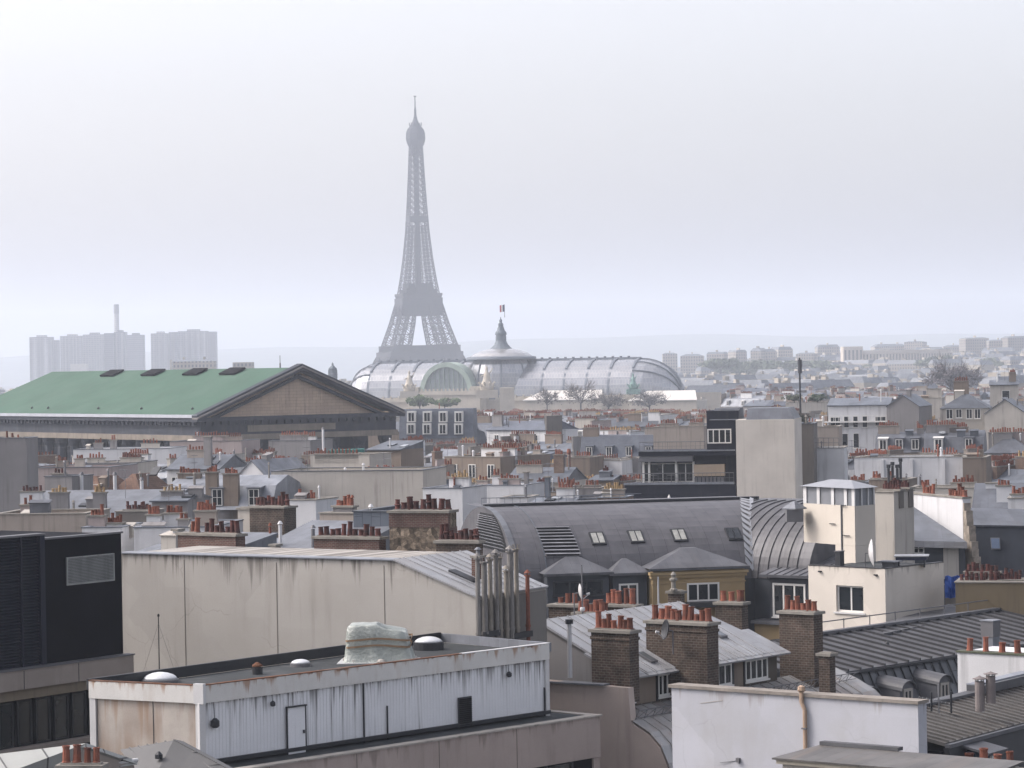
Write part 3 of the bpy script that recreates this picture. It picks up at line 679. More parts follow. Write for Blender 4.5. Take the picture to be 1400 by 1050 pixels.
def pot_meshes():
    for nm, m in (('red', POTM), ('dark', POTD), ('buff', POTY)):
        L = []
        for prof in ([(.165, 0), (.165, .06), (.145, .08), (.125, .56), (.145, .57), (.145, .63), (.10, .63), (.095, .35)],
                     [(.155, 0), (.155, .05), (.135, .07), (.12, .74), (.14, .75), (.14, .81), (.095, .81), (.09, .5)],
                     [(.16, 0), (.14, .1), (.13, .40), (.155, .42), (.155, .48), (.10, .48), (.09, .3)],
                     [(.13, 0), (.12, .3), (.17, .33), (.17, .38), (.12, .42), (.11, .72), (.13, .74), (.13, .78), (.09, .78), (.08, .5)]):
            q = MB(); q.lathe((0, 0, 0), prof, 9); L.append(q.mesh('chimney_pot', m, smooth=False))
        POTS[nm] = L
    POTS['plain'] = POTS['red'][:1]
pot_meshes()
def pots_on(parent, p0, p1, n, kind='red', rnd=None, sc=1.0, gap=None):
    """n pots in a row from p0 to p1 (in the thing's coordinates), each a child of its chimney"""
    rnd = rnd or random
    p0, p1 = Vector(p0), Vector(p1)
    for i in range(n):
        p = p0.lerp(p1, (i + .5) / n) + Vector((rnd.uniform(-.03, .03), rnd.uniform(-.03, .03), 0))
        s = sc * rnd.uniform(.9, 1.12)
        o = inst(rnd.choice(POTS[kind][:3] if kind != 'dark' else POTS[kind]), 'chimney_pot', parent, p, rnd.uniform(0, 6), (s, s, s * (rnd.uniform(.6, .95) if kind != 'plain' else 1.0)))
        o.rotation_euler[0] = rnd.uniform(-.07, .07); o.rotation_euler[1] = rnd.uniform(-.07, .07)
def chimney(t, x, y, lx, ly, z0, z1, m, n=0, kind='red', sep=True, rnd=None, sc=1.0, cap=.12, name='chimney', capm=None):
    rnd = rnd or random
    q = MB(); q.box(x, x + lx, y, y + ly, z0, z1 - cap, 0); q.box(x - .09, x + lx + .09, y - .09, y + ly + .09, z1 - cap, z1, 1)
    al = lx >= ly; L = lx if al else ly
    a = Vector((x + .12, y + ly / 2, z1)) if al else Vector((x + lx / 2, y + .12, z1))
    b = Vector((x + lx - .12, y + ly / 2, z1)) if al else Vector((x + lx / 2, y + ly - .12, z1))
    if n and not sep:
        for i in range(n):
            p = a.lerp(b, (i + .5) / n); h = sc * rnd.uniform(.32, .68)
            q.tube(p, p + Vector((0, 0, h)), .135 * sc, .11 * sc, 6, 2)
    o = q.build(name, [m, capm or CAPM, {'red': POTM, 'plain': POTM, 'dark': POTD, 'buff': POTY}[kind]], t, local=True)
    if n and sep: pots_on(o, a, b, n, kind, rnd, sc * .82)
    return o
WC = {}
def window(t, loc, rz, w, h, cols=2, rows=1, fm=None, gm=None, bar=.07, sill=True, parent=None, dep=.06):
    """window > pane; the wall plane is at loc, facing local -y after the turn"""
    fm = fm or M_WHITE; gm = gm or M_GLASS
    k = (round(w, 2), round(h, 2), cols, rows, fm.name, gm.name, bar, sill, dep)
    if k not in WC:
        f = MB(); d0 = -dep
        f.box(0, bar, d0, .02, 0, h); f.box(w - bar, w, d0, .02, 0, h); f.box(bar, w - bar, d0, .02, 0, bar); f.box(bar, w - bar, d0, .02, h - bar, h)
        for i in range(1, cols): f.box(w * i / cols - bar * .45, w * i / cols + bar * .45, d0 + .005, .02, bar, h - bar)
        for i in range(1, rows): f.box(bar, w - bar, d0 + .01, .015, h * i / rows - bar * .3, h * i / rows + bar * .3)
        if sill: f.box(-.06, w + .06, d0 - .08, .02, -.08, -.002)
        g = MB(); g.box(bar * .5, w - bar * .5, d0 * .4, .01, bar * .5, h - bar * .5)
        WC[k] = (f.mesh('window', fm), g.mesh('pane', gm))
    f = inst(WC[k][0], 'window', parent or t, loc, rz)
    inst(WC[k][1], 'pane', f, (0, 0, 0))
    return f
def aerial(t, x, y, z, h=2.6, parent=None, rnd=None, local=True, name='aerial'):
    rnd = rnd or random
    m = MB(); m.tube((x, y, z - .3), (x, y, z + h), .025, .02, 5); a = rnd.uniform(0, 3.1)
    d = Vector((math.cos(a), math.sin(a), 0)); e = Vector((-d.y, d.x, 0))
    for zz in (h - .1, h - .75):
        c = Vector((x, y, z + zz)); L = rnd.uniform(.5, .8)
        m.tube(c - d * L, c + d * L, .015, .015, 4)
        for i in range(6):
            p = c + d * L * (-1 + .4 * i); m.tube(p - e * .28, p + e * .28, .01, .01, 3)
    return m.build(name, M_IRON, parent or t, local=local)
HID = [0]
def front(x0, x1, py, Y, rz):
    """left end and length of a front turned by rz whose top edge runs from pixel (x0, py) at depth Y to the pixel column x1"""
    a = at(x0, py, Y); pyb = py
    u = (math.cos(rz), math.sin(rz)); wd = 1
    for _ in range(4):
        d = ray(x1, pyb); wd = (a.x * d.y - a.y * d.x) / (u[1] * d.x - u[0] * d.y)
        pyb = pix((a.x + wd * u[0], a.y + wd * u[1], a.z))[1]
    return a, wd
SKYL = mat('roof_pane', (.30, .32, .34), .25, 0, .2, 1, spec=.5)
def house(lab, x0, x1, py, Y, rz=-38, d=10, roof='gable', wm='cream', rm='zinc', chim=(), dorm=0, rnd=None, group=None, sep=None, name='apartment_house', cat='building', rise=None, wins=0, aer=0, winrow=None, clut=None, pwall=False):
    clut = (3 if Y < 500 else 2) if clut is None else clut
    """a house whose front spans pixels x0..x1; py is the pixel row of its highest roof line (wall top if flat).
    chim: (fx, fy, length, 'x'|'y', rise, pots, wall, pot kind)"""
    rnd = rnd or random
    sep = Y < 330 if sep is None else sep
    a, wd = front(x0, x1, py, Y, R(rz)); zt = a.z
    t = thing(name, lab, cat, (a.x, a.y, 0), R(rz), group)
    W_ = WALLS[wm]; RM = ROOFS.get(rm)
    rh = rise if rise is not None else {'flat': 0, 'gable': 1.6, 'shed': 1.3, 'mansard': 3.6, 'hip': 2.0, 'gabley': 2.0, 'steep': 3.0}[roof]
    h = zt - rh
    if roof == 'flat':
        m = MB(); m.box(0, wd, 0, d, 0, h - .45); b_ = .3
        for (p, q, r_, s) in ((0, wd, 0, b_), (0, wd, d - b_, d), (0, b_, b_, d - b_), (wd - b_, wd, b_, d - b_)): m.box(p, q, r_, s, h - .45, h)
        m.build('wall', W_, t, local=True)
        m = MB(); e = .06
        for (p, q, r_, s) in ((-e, wd + e, -e, .36), (-e, wd + e, d - .36, d + e), (-e, .36, .36, d - .36), (wd - .36, wd + e, .36, d - .36)): m.box(p, q, r_, s, h + .002, h + .07)
        m.build('coping', ROOFS['zinc'] if rm in ('zinc', 'pale') else CAPM, t, local=True)
    elif roof == 'gabley':              # gable faces the front
        m = MB(); m.add([(0, 0, 0), (wd, 0, 0), (wd, 0, h), (wd / 2, 0, zt), (0, 0, h), (0, d, 0), (wd, d, 0), (wd, d, h), (wd / 2, d, zt), (0, d, h)],
                        [(0, 1, 2, 3, 4), (9, 8, 7, 6, 5), (1, 6, 7, 2), (5, 0, 4, 9)]); m.build('wall', W_, t, local=True)
        m = MB(); o_ = .15
        m.slab([(-o_, -o_, h - .1 + .12), (wd / 2, -o_, zt + .12), (wd / 2, d, zt + .12), (-o_, d, h - .1 + .12)], .1); m.slab([(wd / 2, -o_, zt + .121), (wd + o_, -o_, h - .1 + .12), (wd + o_, d, h - .1 + .12), (wd / 2, d, zt + .121)], .1)
        m.build('roof', RM, t, local=True)
    else:
        MB().box(0, wd, 0, d, 0, h).build('wall', W_, t, local=True)
        m = MB()
        if roof == 'gable': m.slab([(-.1, -.3, h), (wd + .1, -.3, h), (wd + .1, d / 2, zt), (-.1, d / 2, zt)], .12); m.slab([(-.1, d + .3, h), (wd + .1, d + .3, h), (wd + .1, d / 2 + .01, zt), (-.1, d / 2 + .01, zt)], .12); m.add([(0.01, 0, h), (.01, d, h), (.01, d / 2, zt - .13), (wd - .01, 0, h), (wd - .01, d, h), (wd - .01, d / 2, zt - .13)], [(0, 2, 1), (3, 4, 5)])
        elif roof == 'shed': m.slab([(-.1, -.3, h), (wd + .1, -.3, h), (wd + .1, d, zt), (-.1, d, zt)], .12); m.add([(0.01, 0, h), (.01, d, h), (.01, d, zt - .13), (wd - .01, 0, h), (wd - .01, d, h), (wd - .01, d, zt - .13)], [(0, 2, 1), (3, 4, 5), (1, 2, 5, 4)])
        elif roof in ('hip', 'steep', 'mansard'):
            i1 = {'hip': d * .45, 'steep': 1.6, 'mansard': 1.1}[roof]; hm_ = zt if roof != 'mansard' else h + rh * .72
            i1 = min(i1, wd * .45)
            xl, xr = (i1, wd - i1) if roof == 'hip' else (0.02, wd - .02)
            A = [(-.12 if roof == 'hip' else 0, -.2, h), (wd + (.12 if roof == 'hip' else 0), -.2, h), (wd + (.12 if roof == 'hip' else 0), d + .2, h), (-.12 if roof == 'hip' else 0, d + .2, h)]; B = [(xl, i1, hm_), (xr, i1, hm_), (xr, d - i1, hm_), (xl, d - i1, hm_)]
            if roof == 'mansard':
                C = [(xl, d / 2 - .05, zt), (xr, d / 2 - .05, zt), (xr, d / 2 + .05, zt), (xl, d / 2 + .05, zt)]
                m.add(A + B + C, [(3, 2, 1, 0), (0, 1, 5, 4), (1, 2, 6, 5), (2, 3, 7, 6), (3, 0, 4, 7), (4, 5, 9, 8), (5, 6, 10, 9), (6, 7, 11, 10), (7, 4, 8, 11), (8, 9, 10, 11)])
            else: m.add(A + B, [(3, 2, 1, 0), (0, 1, 5, 4), (1, 2, 6, 5), (2, 3, 7, 6), (3, 0, 4, 7), (4, 5, 6, 7)])
        rf = m.build('roof', RM, t, local=True)
        if dorm and roof in ('steep', 'mansard'):
            dh = min(1.7, rh * .62)
            for i in range(dorm):
                cx = wd * (i + .5) / dorm; dw = min(1.15, wd / dorm * .7)
                q = MB(); q.box(cx - dw / 2, cx + dw / 2, -.02, 1.2, h + .25, h + .25 + dh); q.slab([(cx - dw / 2 - .12, -.18, h + .28 + dh), (cx + dw / 2 + .12, -.18, h + .28 + dh), (cx + dw / 2 + .12, 1.3, h + .42 + dh), (cx - dw / 2 - .12, 1.3, h + .42 + dh)], .1)
                o = q.build('dormer', RM if rnd.random() < .6 else M_WHITE, t, local=True)
                window(t, (cx - dw / 2 + .1, -.03, h + .38), 0, dw - .2, dh - .25, 2, 2 if Y < 300 else 1, parent=o, sill=False, bar=.06 if Y < 300 else .1)
    if wins and h > 0:
        for i in range(wins):
            window(t, (wd * (i + .5) / wins - .55, -.02, h - 2.6), 0, 1.1, 1.7, 2, 1, sill=False, bar=.09)
    if winrow:
        for (fx, dz, w_, h_, n_) in winrow: window(t, (wd * fx, -.03, h - dz), 0, w_, h_, n_, 1, bar=.08)
    for c in chim:
        fx, fy, L, al, up, n, cm, kind = (tuple(c) + ('red',))[:8]
        th = .5
        lx, ly = (L, th) if al == 'x' else (th, L)
        x = fx * (wd - lx); y = fy * (d - ly)
        chimney(t, x, y, lx, ly, h - 1.0, zt + up, WALLS[cm], n, kind, sep, rnd)
    if pwall:
        for x_ in rnd.sample((0, 1), rnd.choice((1, 1, 2))):
            up_ = rnd.uniform(.25, 1.1); xx = -.18 if x_ == 0 else wd - .17
            q = MB(); y1_ = d * rnd.choice((.5, .75, 1.0)); q.box(xx, xx + .35, .1, y1_, 0, zt + up_ - .1, 0); q.box(xx - .05, xx + .4, .05, y1_ + .05, zt + up_ - .098, zt + up_, 1)
            q.build('party_wall', [WALLS[rnd.choice(('cream', 'white', 'grey', 'beige', 'rose', 'dark'))], CAPM], t, local=True)
    for i in range(clut):
        fx, fy = rnd.uniform(.06, .94), rnd.uniform(.12, .42)
        zr_ = {'gable': h + rh * fy * 2, 'shed': h + rh * fy, 'hip': h + rh * min(1, fy / .45), 'mansard': h + rh * (.74 + .26 * fy * 2), 'steep': zt, 'flat': h - .45, 'gabley': h + rh * (1 - abs(fx - .5) * 2)}[roof]
        k_ = rnd.random(); x_, y_ = fx * wd, fy * d
        if k_ < .45:
            q = MB(); r_ = rnd.uniform(.06, .13); l_ = rnd.uniform(.5, 1.7); q.tube((x_, y_, zr_ - .2), (x_, y_, zr_ + l_), r_, r_, 6); q.tube((x_, y_, zr_ + l_ + .05), (x_, y_, zr_ + l_ + .22), r_ * 1.7, r_ * .6, 6)
            q.build('flue_pipe', rnd.choice((WALLS['white'], M_IRON, CAPM, POTM)), t, local=True)
        elif k_ < .75 and roof in ('gable', 'shed', 'mansard', 'hip'):
            sl_ = {'gable': rh / (d / 2), 'shed': rh / d, 'mansard': rh * .26 / (d / 2), 'hip': rh / (d * .45)}[roof]
            q = MB(); q.slab([(x_, y_, zr_ + .16), (x_ + .8, y_, zr_ + .16), (x_ + .8, y_ + 1.0, zr_ + .16 + sl_), (x_, y_ + 1.0, zr_ + .16 + sl_)], .15); q.build('skylight', rnd.choice((M_GLASS, M_DARK, SKYL)), t, local=True)
        elif k_ > .85:
            q = MB(); a_, b_, c_ = rnd.uniform(.4, 1.4), rnd.uniform(.4, .9), rnd.uniform(.4, 1.2); q.box(x_, x_ + a_, y_, y_ + b_, zr_ - .3, zr_ + c_); q.slab([(x_ - .08, y_ - .08, zr_ + c_ + .01), (x_ + a_ + .08, y_ - .08, zr_ + c_ + .01), (x_ + a_ + .08, y_ + b_ + .08, zr_ + c_ + .2), (x_ - .08, y_ + b_ + .08, zr_ + c_ + .2)], .06)
            q.build('roof_hatch', rnd.choice((WALLS['grey'], WALLS['tan'], ROOFS['zinc'], ROOFS['dark'], WALLS['cream'])), t, local=True)
    for i in range(aer): aerial(t, rnd.uniform(.1, .9) * wd, d * rnd.uniform(.3, .6), zt - .2, rnd.uniform(1.8, 3.4), rnd=rnd)
    return t

# ================================================================ filled-in roofscape, row behind row
CLEAR = [  # (x0, x1, row that must stay open, depth): nearer roofs may not rise above the row
    (0, 545, 606, 512), (370, 580, 688, 268), (545, 648, 594, 600), (848, 1112, 688, 300), (795, 950, 640, 480), (478, 980, 556, 1320), (1100, 1400, 560, 480),
    (1125, 1260, 600, 430), (1170, 1320, 655, 330), (1285, 1400, 590, 430), (0, 45, 690, 300), (30, 320, 660, 330), (880, 1400, 545, 700), (1150, 1400, 524, 1500)]
def roofscape():
    rnd = random.Random(5)
    out = []; Y = 330.0; row = 0
    while Y < 1330:
        Wm = 8.5 + 8 * min(1, (Y - 240) / 700)
        px = -40 - rnd.uniform(0, 60); rz0 = -38 + rnd.uniform(-6, 6)
        while px < 1420:
            wpx = Wm * rnd.uniform(.6, 1.25) * F / Y
            x0, x1 = px, px + wpx; px = x1 + rnd.uniform(0, .12) * wpx
            yy = Y + rnd.uniform(-7, 7)
            zt = rnd.choice((25.5, 26.5, 27.5, 28.3, 29.0)) + rnd.uniform(-.7, .9) - (1.0 if Y > 700 else 0)
            xm = (x0 + x1) / 2
            if xm < 480 and 455 < Y < 640: continue               # the temple stands here
            if 380 < xm < 990 and Y > 1290: continue
            lim = max([r_ for (a, b, r_, dd) in CLEAR if x1 + 14 > a and x0 - 4 < b and yy < dd] + [0])
            zl = at(xm, lim + 2, yy).z if lim else 99
            if zt + 2.2 > zl: zt = zl - 2.2 - rnd.uniform(0, .6)
            if zt < 17: continue
            out.append((x0, x1, zt, yy, rz0 + rnd.choice((0, 0, 0, 0, 12, -14)), row))
        row += 1; Y += 21 + Y * .043
    # keep the ones that show most
    print('roofscape', len(out), flush=True)
    byn = {}
    recs = []
    for (x0, x1, zt, yy, rz, row) in out:
        roof = rnd.choice(('gable', 'gable', 'mansard', 'mansard', 'shed', 'flat', 'steep', 'hip'))
        wm = rnd.choice(('cream', 'cream', 'grey', 'beige', 'white', 'tan', 'grey', 'rose')); rm = rnd.choice(('zinc', 'zinc', 'zinc', 'pale', 'slate', 'dark'))
        if roof == 'steep': rm = rnd.choice(('slate', 'dark'))
        nc = rnd.choice((2, 3, 3, 4, 4)); ch = []
        for i in range(nc):
            al = rnd.choice(('x', 'x', 'y'))
            L = rnd.uniform(1.2, 5.5); ch.append((rnd.choice((0, .1, .35, .6, .9, 1)), rnd.uniform(.1, .7), L, al, rnd.uniform(.3, 1.6), int(L / rnd.uniform(.34, .5)), rnd.choice(('cream', 'grey', 'beige', 'tan', 'white', 'brick', 'rose')), rnd.choice(('red', 'red', 'red', 'dark', 'buff') if rnd.random() < .5 else ('red',))))
        dm = rnd.choice((2, 3, 4)) if roof in ('mansard', 'steep') else 0
        py = pix(at((x0 + x1) / 2, 600, yy) * 1.0)[1]
        p = at((x0 + x1) / 2, 600, yy); py = pix((p.x, p.y, zt))[1]
        xm = (x0 + x1) / 2
        zone = ('below the green copper roof' if xm < 300 else 'below the temple pediment' if xm < 545 else 'below the green arch of the glass hall' if xm < 680 else 'below the dome of the glass hall' if xm < 800 else
                'left of the black terrace building' if xm < 900 and yy < 420 else 'below the right end of the glass hall' if xm < 960 else 'behind the black terrace building' if xm < 1120 else 'below the far colonnaded palace' if xm < 1290 else 'under the far palace at right')
        if yy > 640 and xm < 480: zone = 'behind the green copper roof'
        rn = {'gable': 'low gabled', 'mansard': 'mansard', 'shed': 'sloping', 'flat': 'flat', 'steep': 'steep', 'hip': 'hipped'}[roof]
        rc = {'zinc': 'zinc', 'pale': 'pale zinc', 'slate': 'slate', 'dark': 'dark zinc'}[rm]
        lab = '%s house, %s roof, %s' % (wm, (rn + ' ' + rc) if roof not in ('flat', 'shed') else (rn if roof == 'flat' else rc), zone)
        recs.append([lab, x0, x1, py, yy, rz, roof, wm, rm, ch, dm, row])
    g = {}
    for r_ in recs: g.setdefault(r_[0], []).append(r_)
    ordw = ['nearest', 'second nearest', 'third nearest', 'fourth nearest', 'fifth nearest', 'sixth nearest', 'seventh nearest', 'eighth nearest', 'ninth nearest', 'tenth nearest', 'eleventh nearest', 'farthest']
    for k, L in g.items():
        if len(L) > 1:
            L.sort(key=lambda r_: r_[4])
            for i, r_ in enumerate(L): r_[0] = k + ', ' + (ordw[min(i, 11)] if i < len(L) - 1 or len(L) < 3 else 'farthest')
    for (lab, x0, x1, py, yy, rz, roof, wm, rm, ch, dm, row) in recs:
        nm_ = {'flat': 'flat_roofed_block', 'mansard': 'mansard_house', 'steep': 'mansard_house'}.get(roof, 'apartment_house'); house(lab, x0, x1, py, yy, rz, rnd.uniform(7, 11), roof, wm, rm, ch, dm, rnd, 'houses of the distant roofscape', False, name=nm_, cat={'flat_roofed_block': 'apartment block', 'mansard_house': 'house'}.get(nm_, 'building'), aer=rnd.choice((0, 1, 2)) if yy < 700 else 0, wins=rnd.choice((0, 3, 4, 5)) if yy < 900 else 0, pwall=rnd.random() < .7, clut=5 if yy < 700 else 3)
roofscape()

# ================================================================ city beyond: blocks on the hillside and in the far haze
def far_city():
    rnd = random.Random(9)
    P = [(906, 926, 484, 3100, 'pinkish block above the right end of the glass hall'), (930, 962, 487, 3000, 'pale block over the right end of the glass hall, second of the row'),
         (966, 990, 484, 3050, 'pale block left of the tall reddish pair'), (1006, 1021, 481, 3000, 'tall reddish block, left one of a pair on the hillside'), (1026, 1040, 480, 3000, 'tall reddish block, right one of a pair on the hillside'),
         (1043, 1062, 481, 3010, 'pale block right of the reddish pair'), (1064, 1084, 478, 3080, 'block with a light roof right of the reddish pair'), (1088, 1112, 484, 3000, 'low pale block between reddish blocks and palace pavilion'),
         (1118, 1148, 475, 3300, 'cream block behind the left end of the palace'), (1196, 1240, 474, 3500, 'block with a stepped roof above the colonnade'), (1236, 1262, 468, 3500, 'highest block above the colonnade of the palace'),
         (1290, 1318, 474, 3500, 'pale block right of the colonnade end'), (1320, 1352, 463, 3300, 'large grey block with a roof turret, at right on the hill'), (1352, 1380, 466, 3280, 'long grey block joined right of the turreted one'), (1378, 1420, 462, 3260, 'grey block at the right edge on the hill')]
    for (a, b, y, Y, lab) in P:
        far_box('hillside_block', lab, 'apartment block', a, b, y, Y, 25, M_FARWIN, 'hip', 'blocks on the far hillside', R(rnd.uniform(-20, 20)))
    # the palace with two pavilions and a curved colonnaded wing
    st = stucco('palace_stone', (0.56, 0.50, 0.42), .1)
    z0 = 18.0; a = at(1153, 474, 2900); b = at(1180, 474, 2900)
    t = thing('palace', 'wide pale palace with a square pavilion and a long colonnaded wing on the far hill', 'palace', (a.x, a.y, z0), R(4))
    h = a.z - z0; w_ = b.x - a.x
    q = MB(); q.box(0, w_, 0, 16, 0, h)
    q.build('pavilion', st, t, local=True)
    for k in range(5): MB().box(w_ * (k + .5) / 5 - .9, w_ * (k + .5) / 5 + .9, -.08, .3, 4, h - 3.5).build('window', mat('shade_stone', (.16, .15, .14)), t, local=True)
    L = at(1292, 480, 3050).x - a.x; hw_ = at(1230, 479, 2960).z - z0
    q = MB(); n = 30; pts = [Vector((w_ + (L - w_) * i / n, 4 + 60 * (i / n) ** 2, 0)) for i in range(n + 1)]
    for p, s in zip(pts, pts[1:]):
        q.par(p + Vector((0, 1.5, 0)), s - p, (0, 12, 0), (0, 0, hw_)); q.par(p + Vector((0, -.4, hw_ - 3)), s - p, (0, 1.88, 0), (0, 0, 3.4))
    q.build('wing', st, t, local=True)
    for p in pts: MB().box(p.x - 1.0, p.x + 1.0, p.y - .4, p.y + 1.45, 0, hw_ - 3.0).build('pillar', st, t, local=True)
    for p, s in zip(pts, pts[1:]):
        m_ = (p + s) / 2; MB().box(m_.x - 1.1, m_.x + 1.1, m_.y + 1.38, m_.y + 1.9, 1, hw_ - 3.6).build('window', MATS['shade_stone'], t, local=True)
    # low haze-blurred blocks between the hall and the hill: seen as one mass past the named ones
    M = MB(); k = 0
    for i in range(1500):
        Y = rnd.uniform(1420, 3600); px = rnd.uniform(-220, 1620)
        if px < 905 and Y < 1560 and px > 440: continue
        c_ = at(px, 500, Y); g_ = ground_h(c_.x, c_.y); hh = rnd.uniform(17, 27) if px < 1000 or Y < 2300 else rnd.uniform(15, 29)
        if px < 950 and Y > 2300: hh = rnd.uniform(12, 20)
        w_ = rnd.uniform(14, 34); d_ = rnd.uniform(10, 16); an = R(rnd.uniform(-45, 45))
        u = Vector((math.cos(an) * w_, math.sin(an) * w_, 0)); v = Vector((-math.sin(an) * d_, math.cos(an) * d_, 0)); o = Vector((c_.x, c_.y, g_ - 1))
        M.par(o, u, v, (0, 0, hh), rnd.choice((0, 0, 1)))
        o2 = o + Vector((0, 0, hh)); M.add([o2, o2 + u, o2 + u + v, o2 + v, o2 + u * .06 + v * .2 + Vector((0, 0, 3.5)), o2 + u * .94 + v * .2 + Vector((0, 0, 3.5)), o2 + u * .94 + v * .8 + Vector((0, 0, 3.5)), o2 + u * .06 + v * .8 + Vector((0, 0, 3.5))],
                                           [(4, 5, 6, 7), (0, 1, 5, 4), (1, 2, 6, 5), (2, 3, 7, 6), (3, 0, 4, 7)], 2)
        for c2 in range(rnd.choice((1, 2, 3))):
            f_ = rnd.uniform(.05, .9); M.par(o2 + u * f_ + v * .3 + Vector((0, 0, 1)), u.normalized() * 1.6, v * .4, (0, 0, rnd.uniform(3.2, 5)), 0)
    o = M.build('distant_city', [M_STONE, M_FARWIN, M_FARROOF], kind='stuff'); tag(o, 'hazy mass of pale blocks and grey roofs beyond the glass hall', 'city')
far_city()
# ================================================================ middle distance, house by house
WALLS['zincwall'] = mat('blue_zinc_wall', (0.14, 0.16, 0.19), .55, .2, .12, .5, .3, brick=True, bw=3.0, bh=.55, mortar=.02, bvar=(.12, .14, .17), mcol=(.07, .08, .1), swap=True)
def mid():
    rnd = random.Random(21)
    H = lambda lab, *a, **k: house(lab, *a, rnd=rnd, **k)
    G = None
    # ---- left
    H('tall plain taupe block cut by the left edge below the green roof', -60, 36, 601, 300, rz=-4, d=5, roof='flat', wm='grey', clut=0, chim=[(.85, .3, 2.0, 'x', .1, 3, 'dark')])
    H('long low peach wall house behind the brown tiled roofs', 33, 150, 640, 315, rz=-12, d=9, roof='flat', wm='rose', chim=[(.35, .2, 1.3, 'x', .7, 4, 'beige'), (.55, .3, 1.0, 'x', .9, 3, 'cream')])
    H('long cream wall house with grey flat coping, right of the peach wall', 105, 187, 634, 335, rz=-10, d=8, roof='flat', wm='cream', chim=[(.1, .3, 2, 'x', .6, 5, 'cream'), (.95, .3, 2.4, 'x', .6, 6, 'cream')])
    H('long white block with pale roof edge under the temple frieze', 100, 232, 615, 385, rz=-8, d=9, roof='flat', wm='white', rm='pale', chim=[(.15, .4, 1.2, 'x', .8, 3, 'grey'), (.35, .3, .8, 'x', 1.2, 2, 'grey'), (.8, .3, 2.4, 'x', .7, 5, 'cream')], aer=1)
    H('white house with slim dormers right of the long white block', 228, 300, 623, 345, rz=-20, d=8, roof='gable', wm='white', rm='zinc', wins=3, chim=[(.3, .4, 3, 'x', .6, 7, 'beige'), (.75, .1, .9, 'x', 2.2, 0, 'grey')])
    H('small gabled house with white gable edge below the temple corner', 322, 366, 630, 330, rz=-30, d=9, roof='gabley', wm='white', rm='pale', aer=1)
    H('cream stepped block with row of pots under the temple frieze', 367, 424, 603, 420, rz=-20, d=8, roof='flat', wm='grey', chim=[(.2, .4, 4.5, 'x', .8, 11, 'grey'), (.9, .4, 2, 'x', .6, 5, 'white')])
    H('rose block with a long row of small pots under the temple corner', 232, 330, 604, 430, rz=-15, d=8, roof='flat', wm='rose', chim=[(.5, .3, 5.5, 'x', .8, 13, 'rose'), (.9, .3, 3, 'x', .6, 8, 'beige')])
    t = H('brown hipped tile roof house with a thin white flue, left one of two', 93, 140, 652, 282, rz=-25, d=7, roof='hip', wm='grey', rm='tile', rise=2.2)
    t2 = H('brown hipped tile roof house right of its twin', 142, 194, 649, 284, rz=-25, d=7, roof='hip', wm='grey', rm='tile', rise=2.4)
    for lab, px, a, b, Y in (('thin white flue before the left brown tile roof', 112, 680, 650, 262), ('thin white flue before the right brown tile roof', 157.5, 680, 650, 264), ('short white flue beside the right brown tile roof', 194, 672, 657, 266), ('tall white flue standing under the temple frieze', 442, 612, 587, 400)):
        p = at(px, a, Y); q = at(px, b, Y).z
        t = thing('flue', lab, 'flue', p)
        m = MB(); m.tube((0, 0, -6), (0, 0, q - p.z), .16, .16, 8); m.build('pipe', WALLS['white'], t, local=True)
        m = MB(); m.tube((0, 0, q - p.z + .05), (0, 0, q - p.z + .3), .24, .12, 8); m.build('cowl', M_IRON, t, local=True)
    H('grey stone chimney block left of the brown tile roofs', 61, 98, 652, 262, rz=-20, d=4, roof='flat', wm='grey', chim=[(.1, .3, 1.2, 'x', .3, 3, 'grey', 'dark')])
    H('long bright zinc shed roof with three buff potted chimneys at far left', 12, 214, 678, 246, rz=-8, d=10, roof='shed', wm='dark', rm='pale', rise=1.9, chim=[(.29, .1, 1.6, 'x', .25, 5, 'grey', 'buff'), (.60, .1, 1.1, 'x', .2, 4, 'grey', 'buff'), (-.05, .5, 2, 'x', .2, 6, 'white', 'dark')], aer=2)
    H('beige house end with buff pots between the long zinc roof and dormers', 207, 256, 676, 240, rz=-12, d=6, roof='gable', wm='grey', rm='zinc', rise=.5, chim=[(.2, .3, 1.8, 'x', .25, 5, 'grey', 'buff')])
    H('pale zinc mansard house with three white dormers and tall tan chimneys', 222, 372, 653, 262, rz=-14, d=9, roof='mansard', wm='grey', rm='pale', rise=2.9, dorm=3, chim=[(.44, .0, 1.1, 'x', .5, 5, 'tan'), (.64, .0, 1.4, 'x', .35, 6, 'tan'), (.02, .4, 2.2, 'x', .3, 8, 'tan')], aer=1)
    H('dirty mossy low wall house behind the black box', -10, 117, 704, 200, rz=-8, d=6, roof='flat', wm='beige', rm='none', chim=[(.1, .8, 1.0, 'x', .5, 2, 'rose'), (.95, .4, 1.0, 'x', -.1, 0, 'grey')])
    H('small block with white ledges and red pots beside the dirty wall', 112, 166, 722, 186, rz=-8, d=5, roof='flat', wm='white', rm='pale', chim=[(.0, .3, 1.1, 'x', .75, 4, 'rose'), (.7, .4, 1.1, 'x', .25, 5, 'white')])
    H('dark chimney house with a line of small dark pots', 158, 204, 700, 224, rz=-10, d=4, roof='flat', wm='dark', rm='none', chim=[(.5, .3, 2.0, 'x', .15, 8, 'dark', 'dark')])
    H('low white terrace house crowded with short red pots, behind the brick chimneys', 183, 292, 722, 184, rz=-8, d=8, roof='flat', wm='white', rm='pale', chim=[(.05, .3, .9, 'x', .75, 4, 'white'), (.3, .4, 1.3, 'x', .8, 5, 'white'), (.8, .5, 1.4, 'x', .9, 6, 'beige'), (.55, .2, .7, 'x', .5, 2, 'grey')], aer=1)
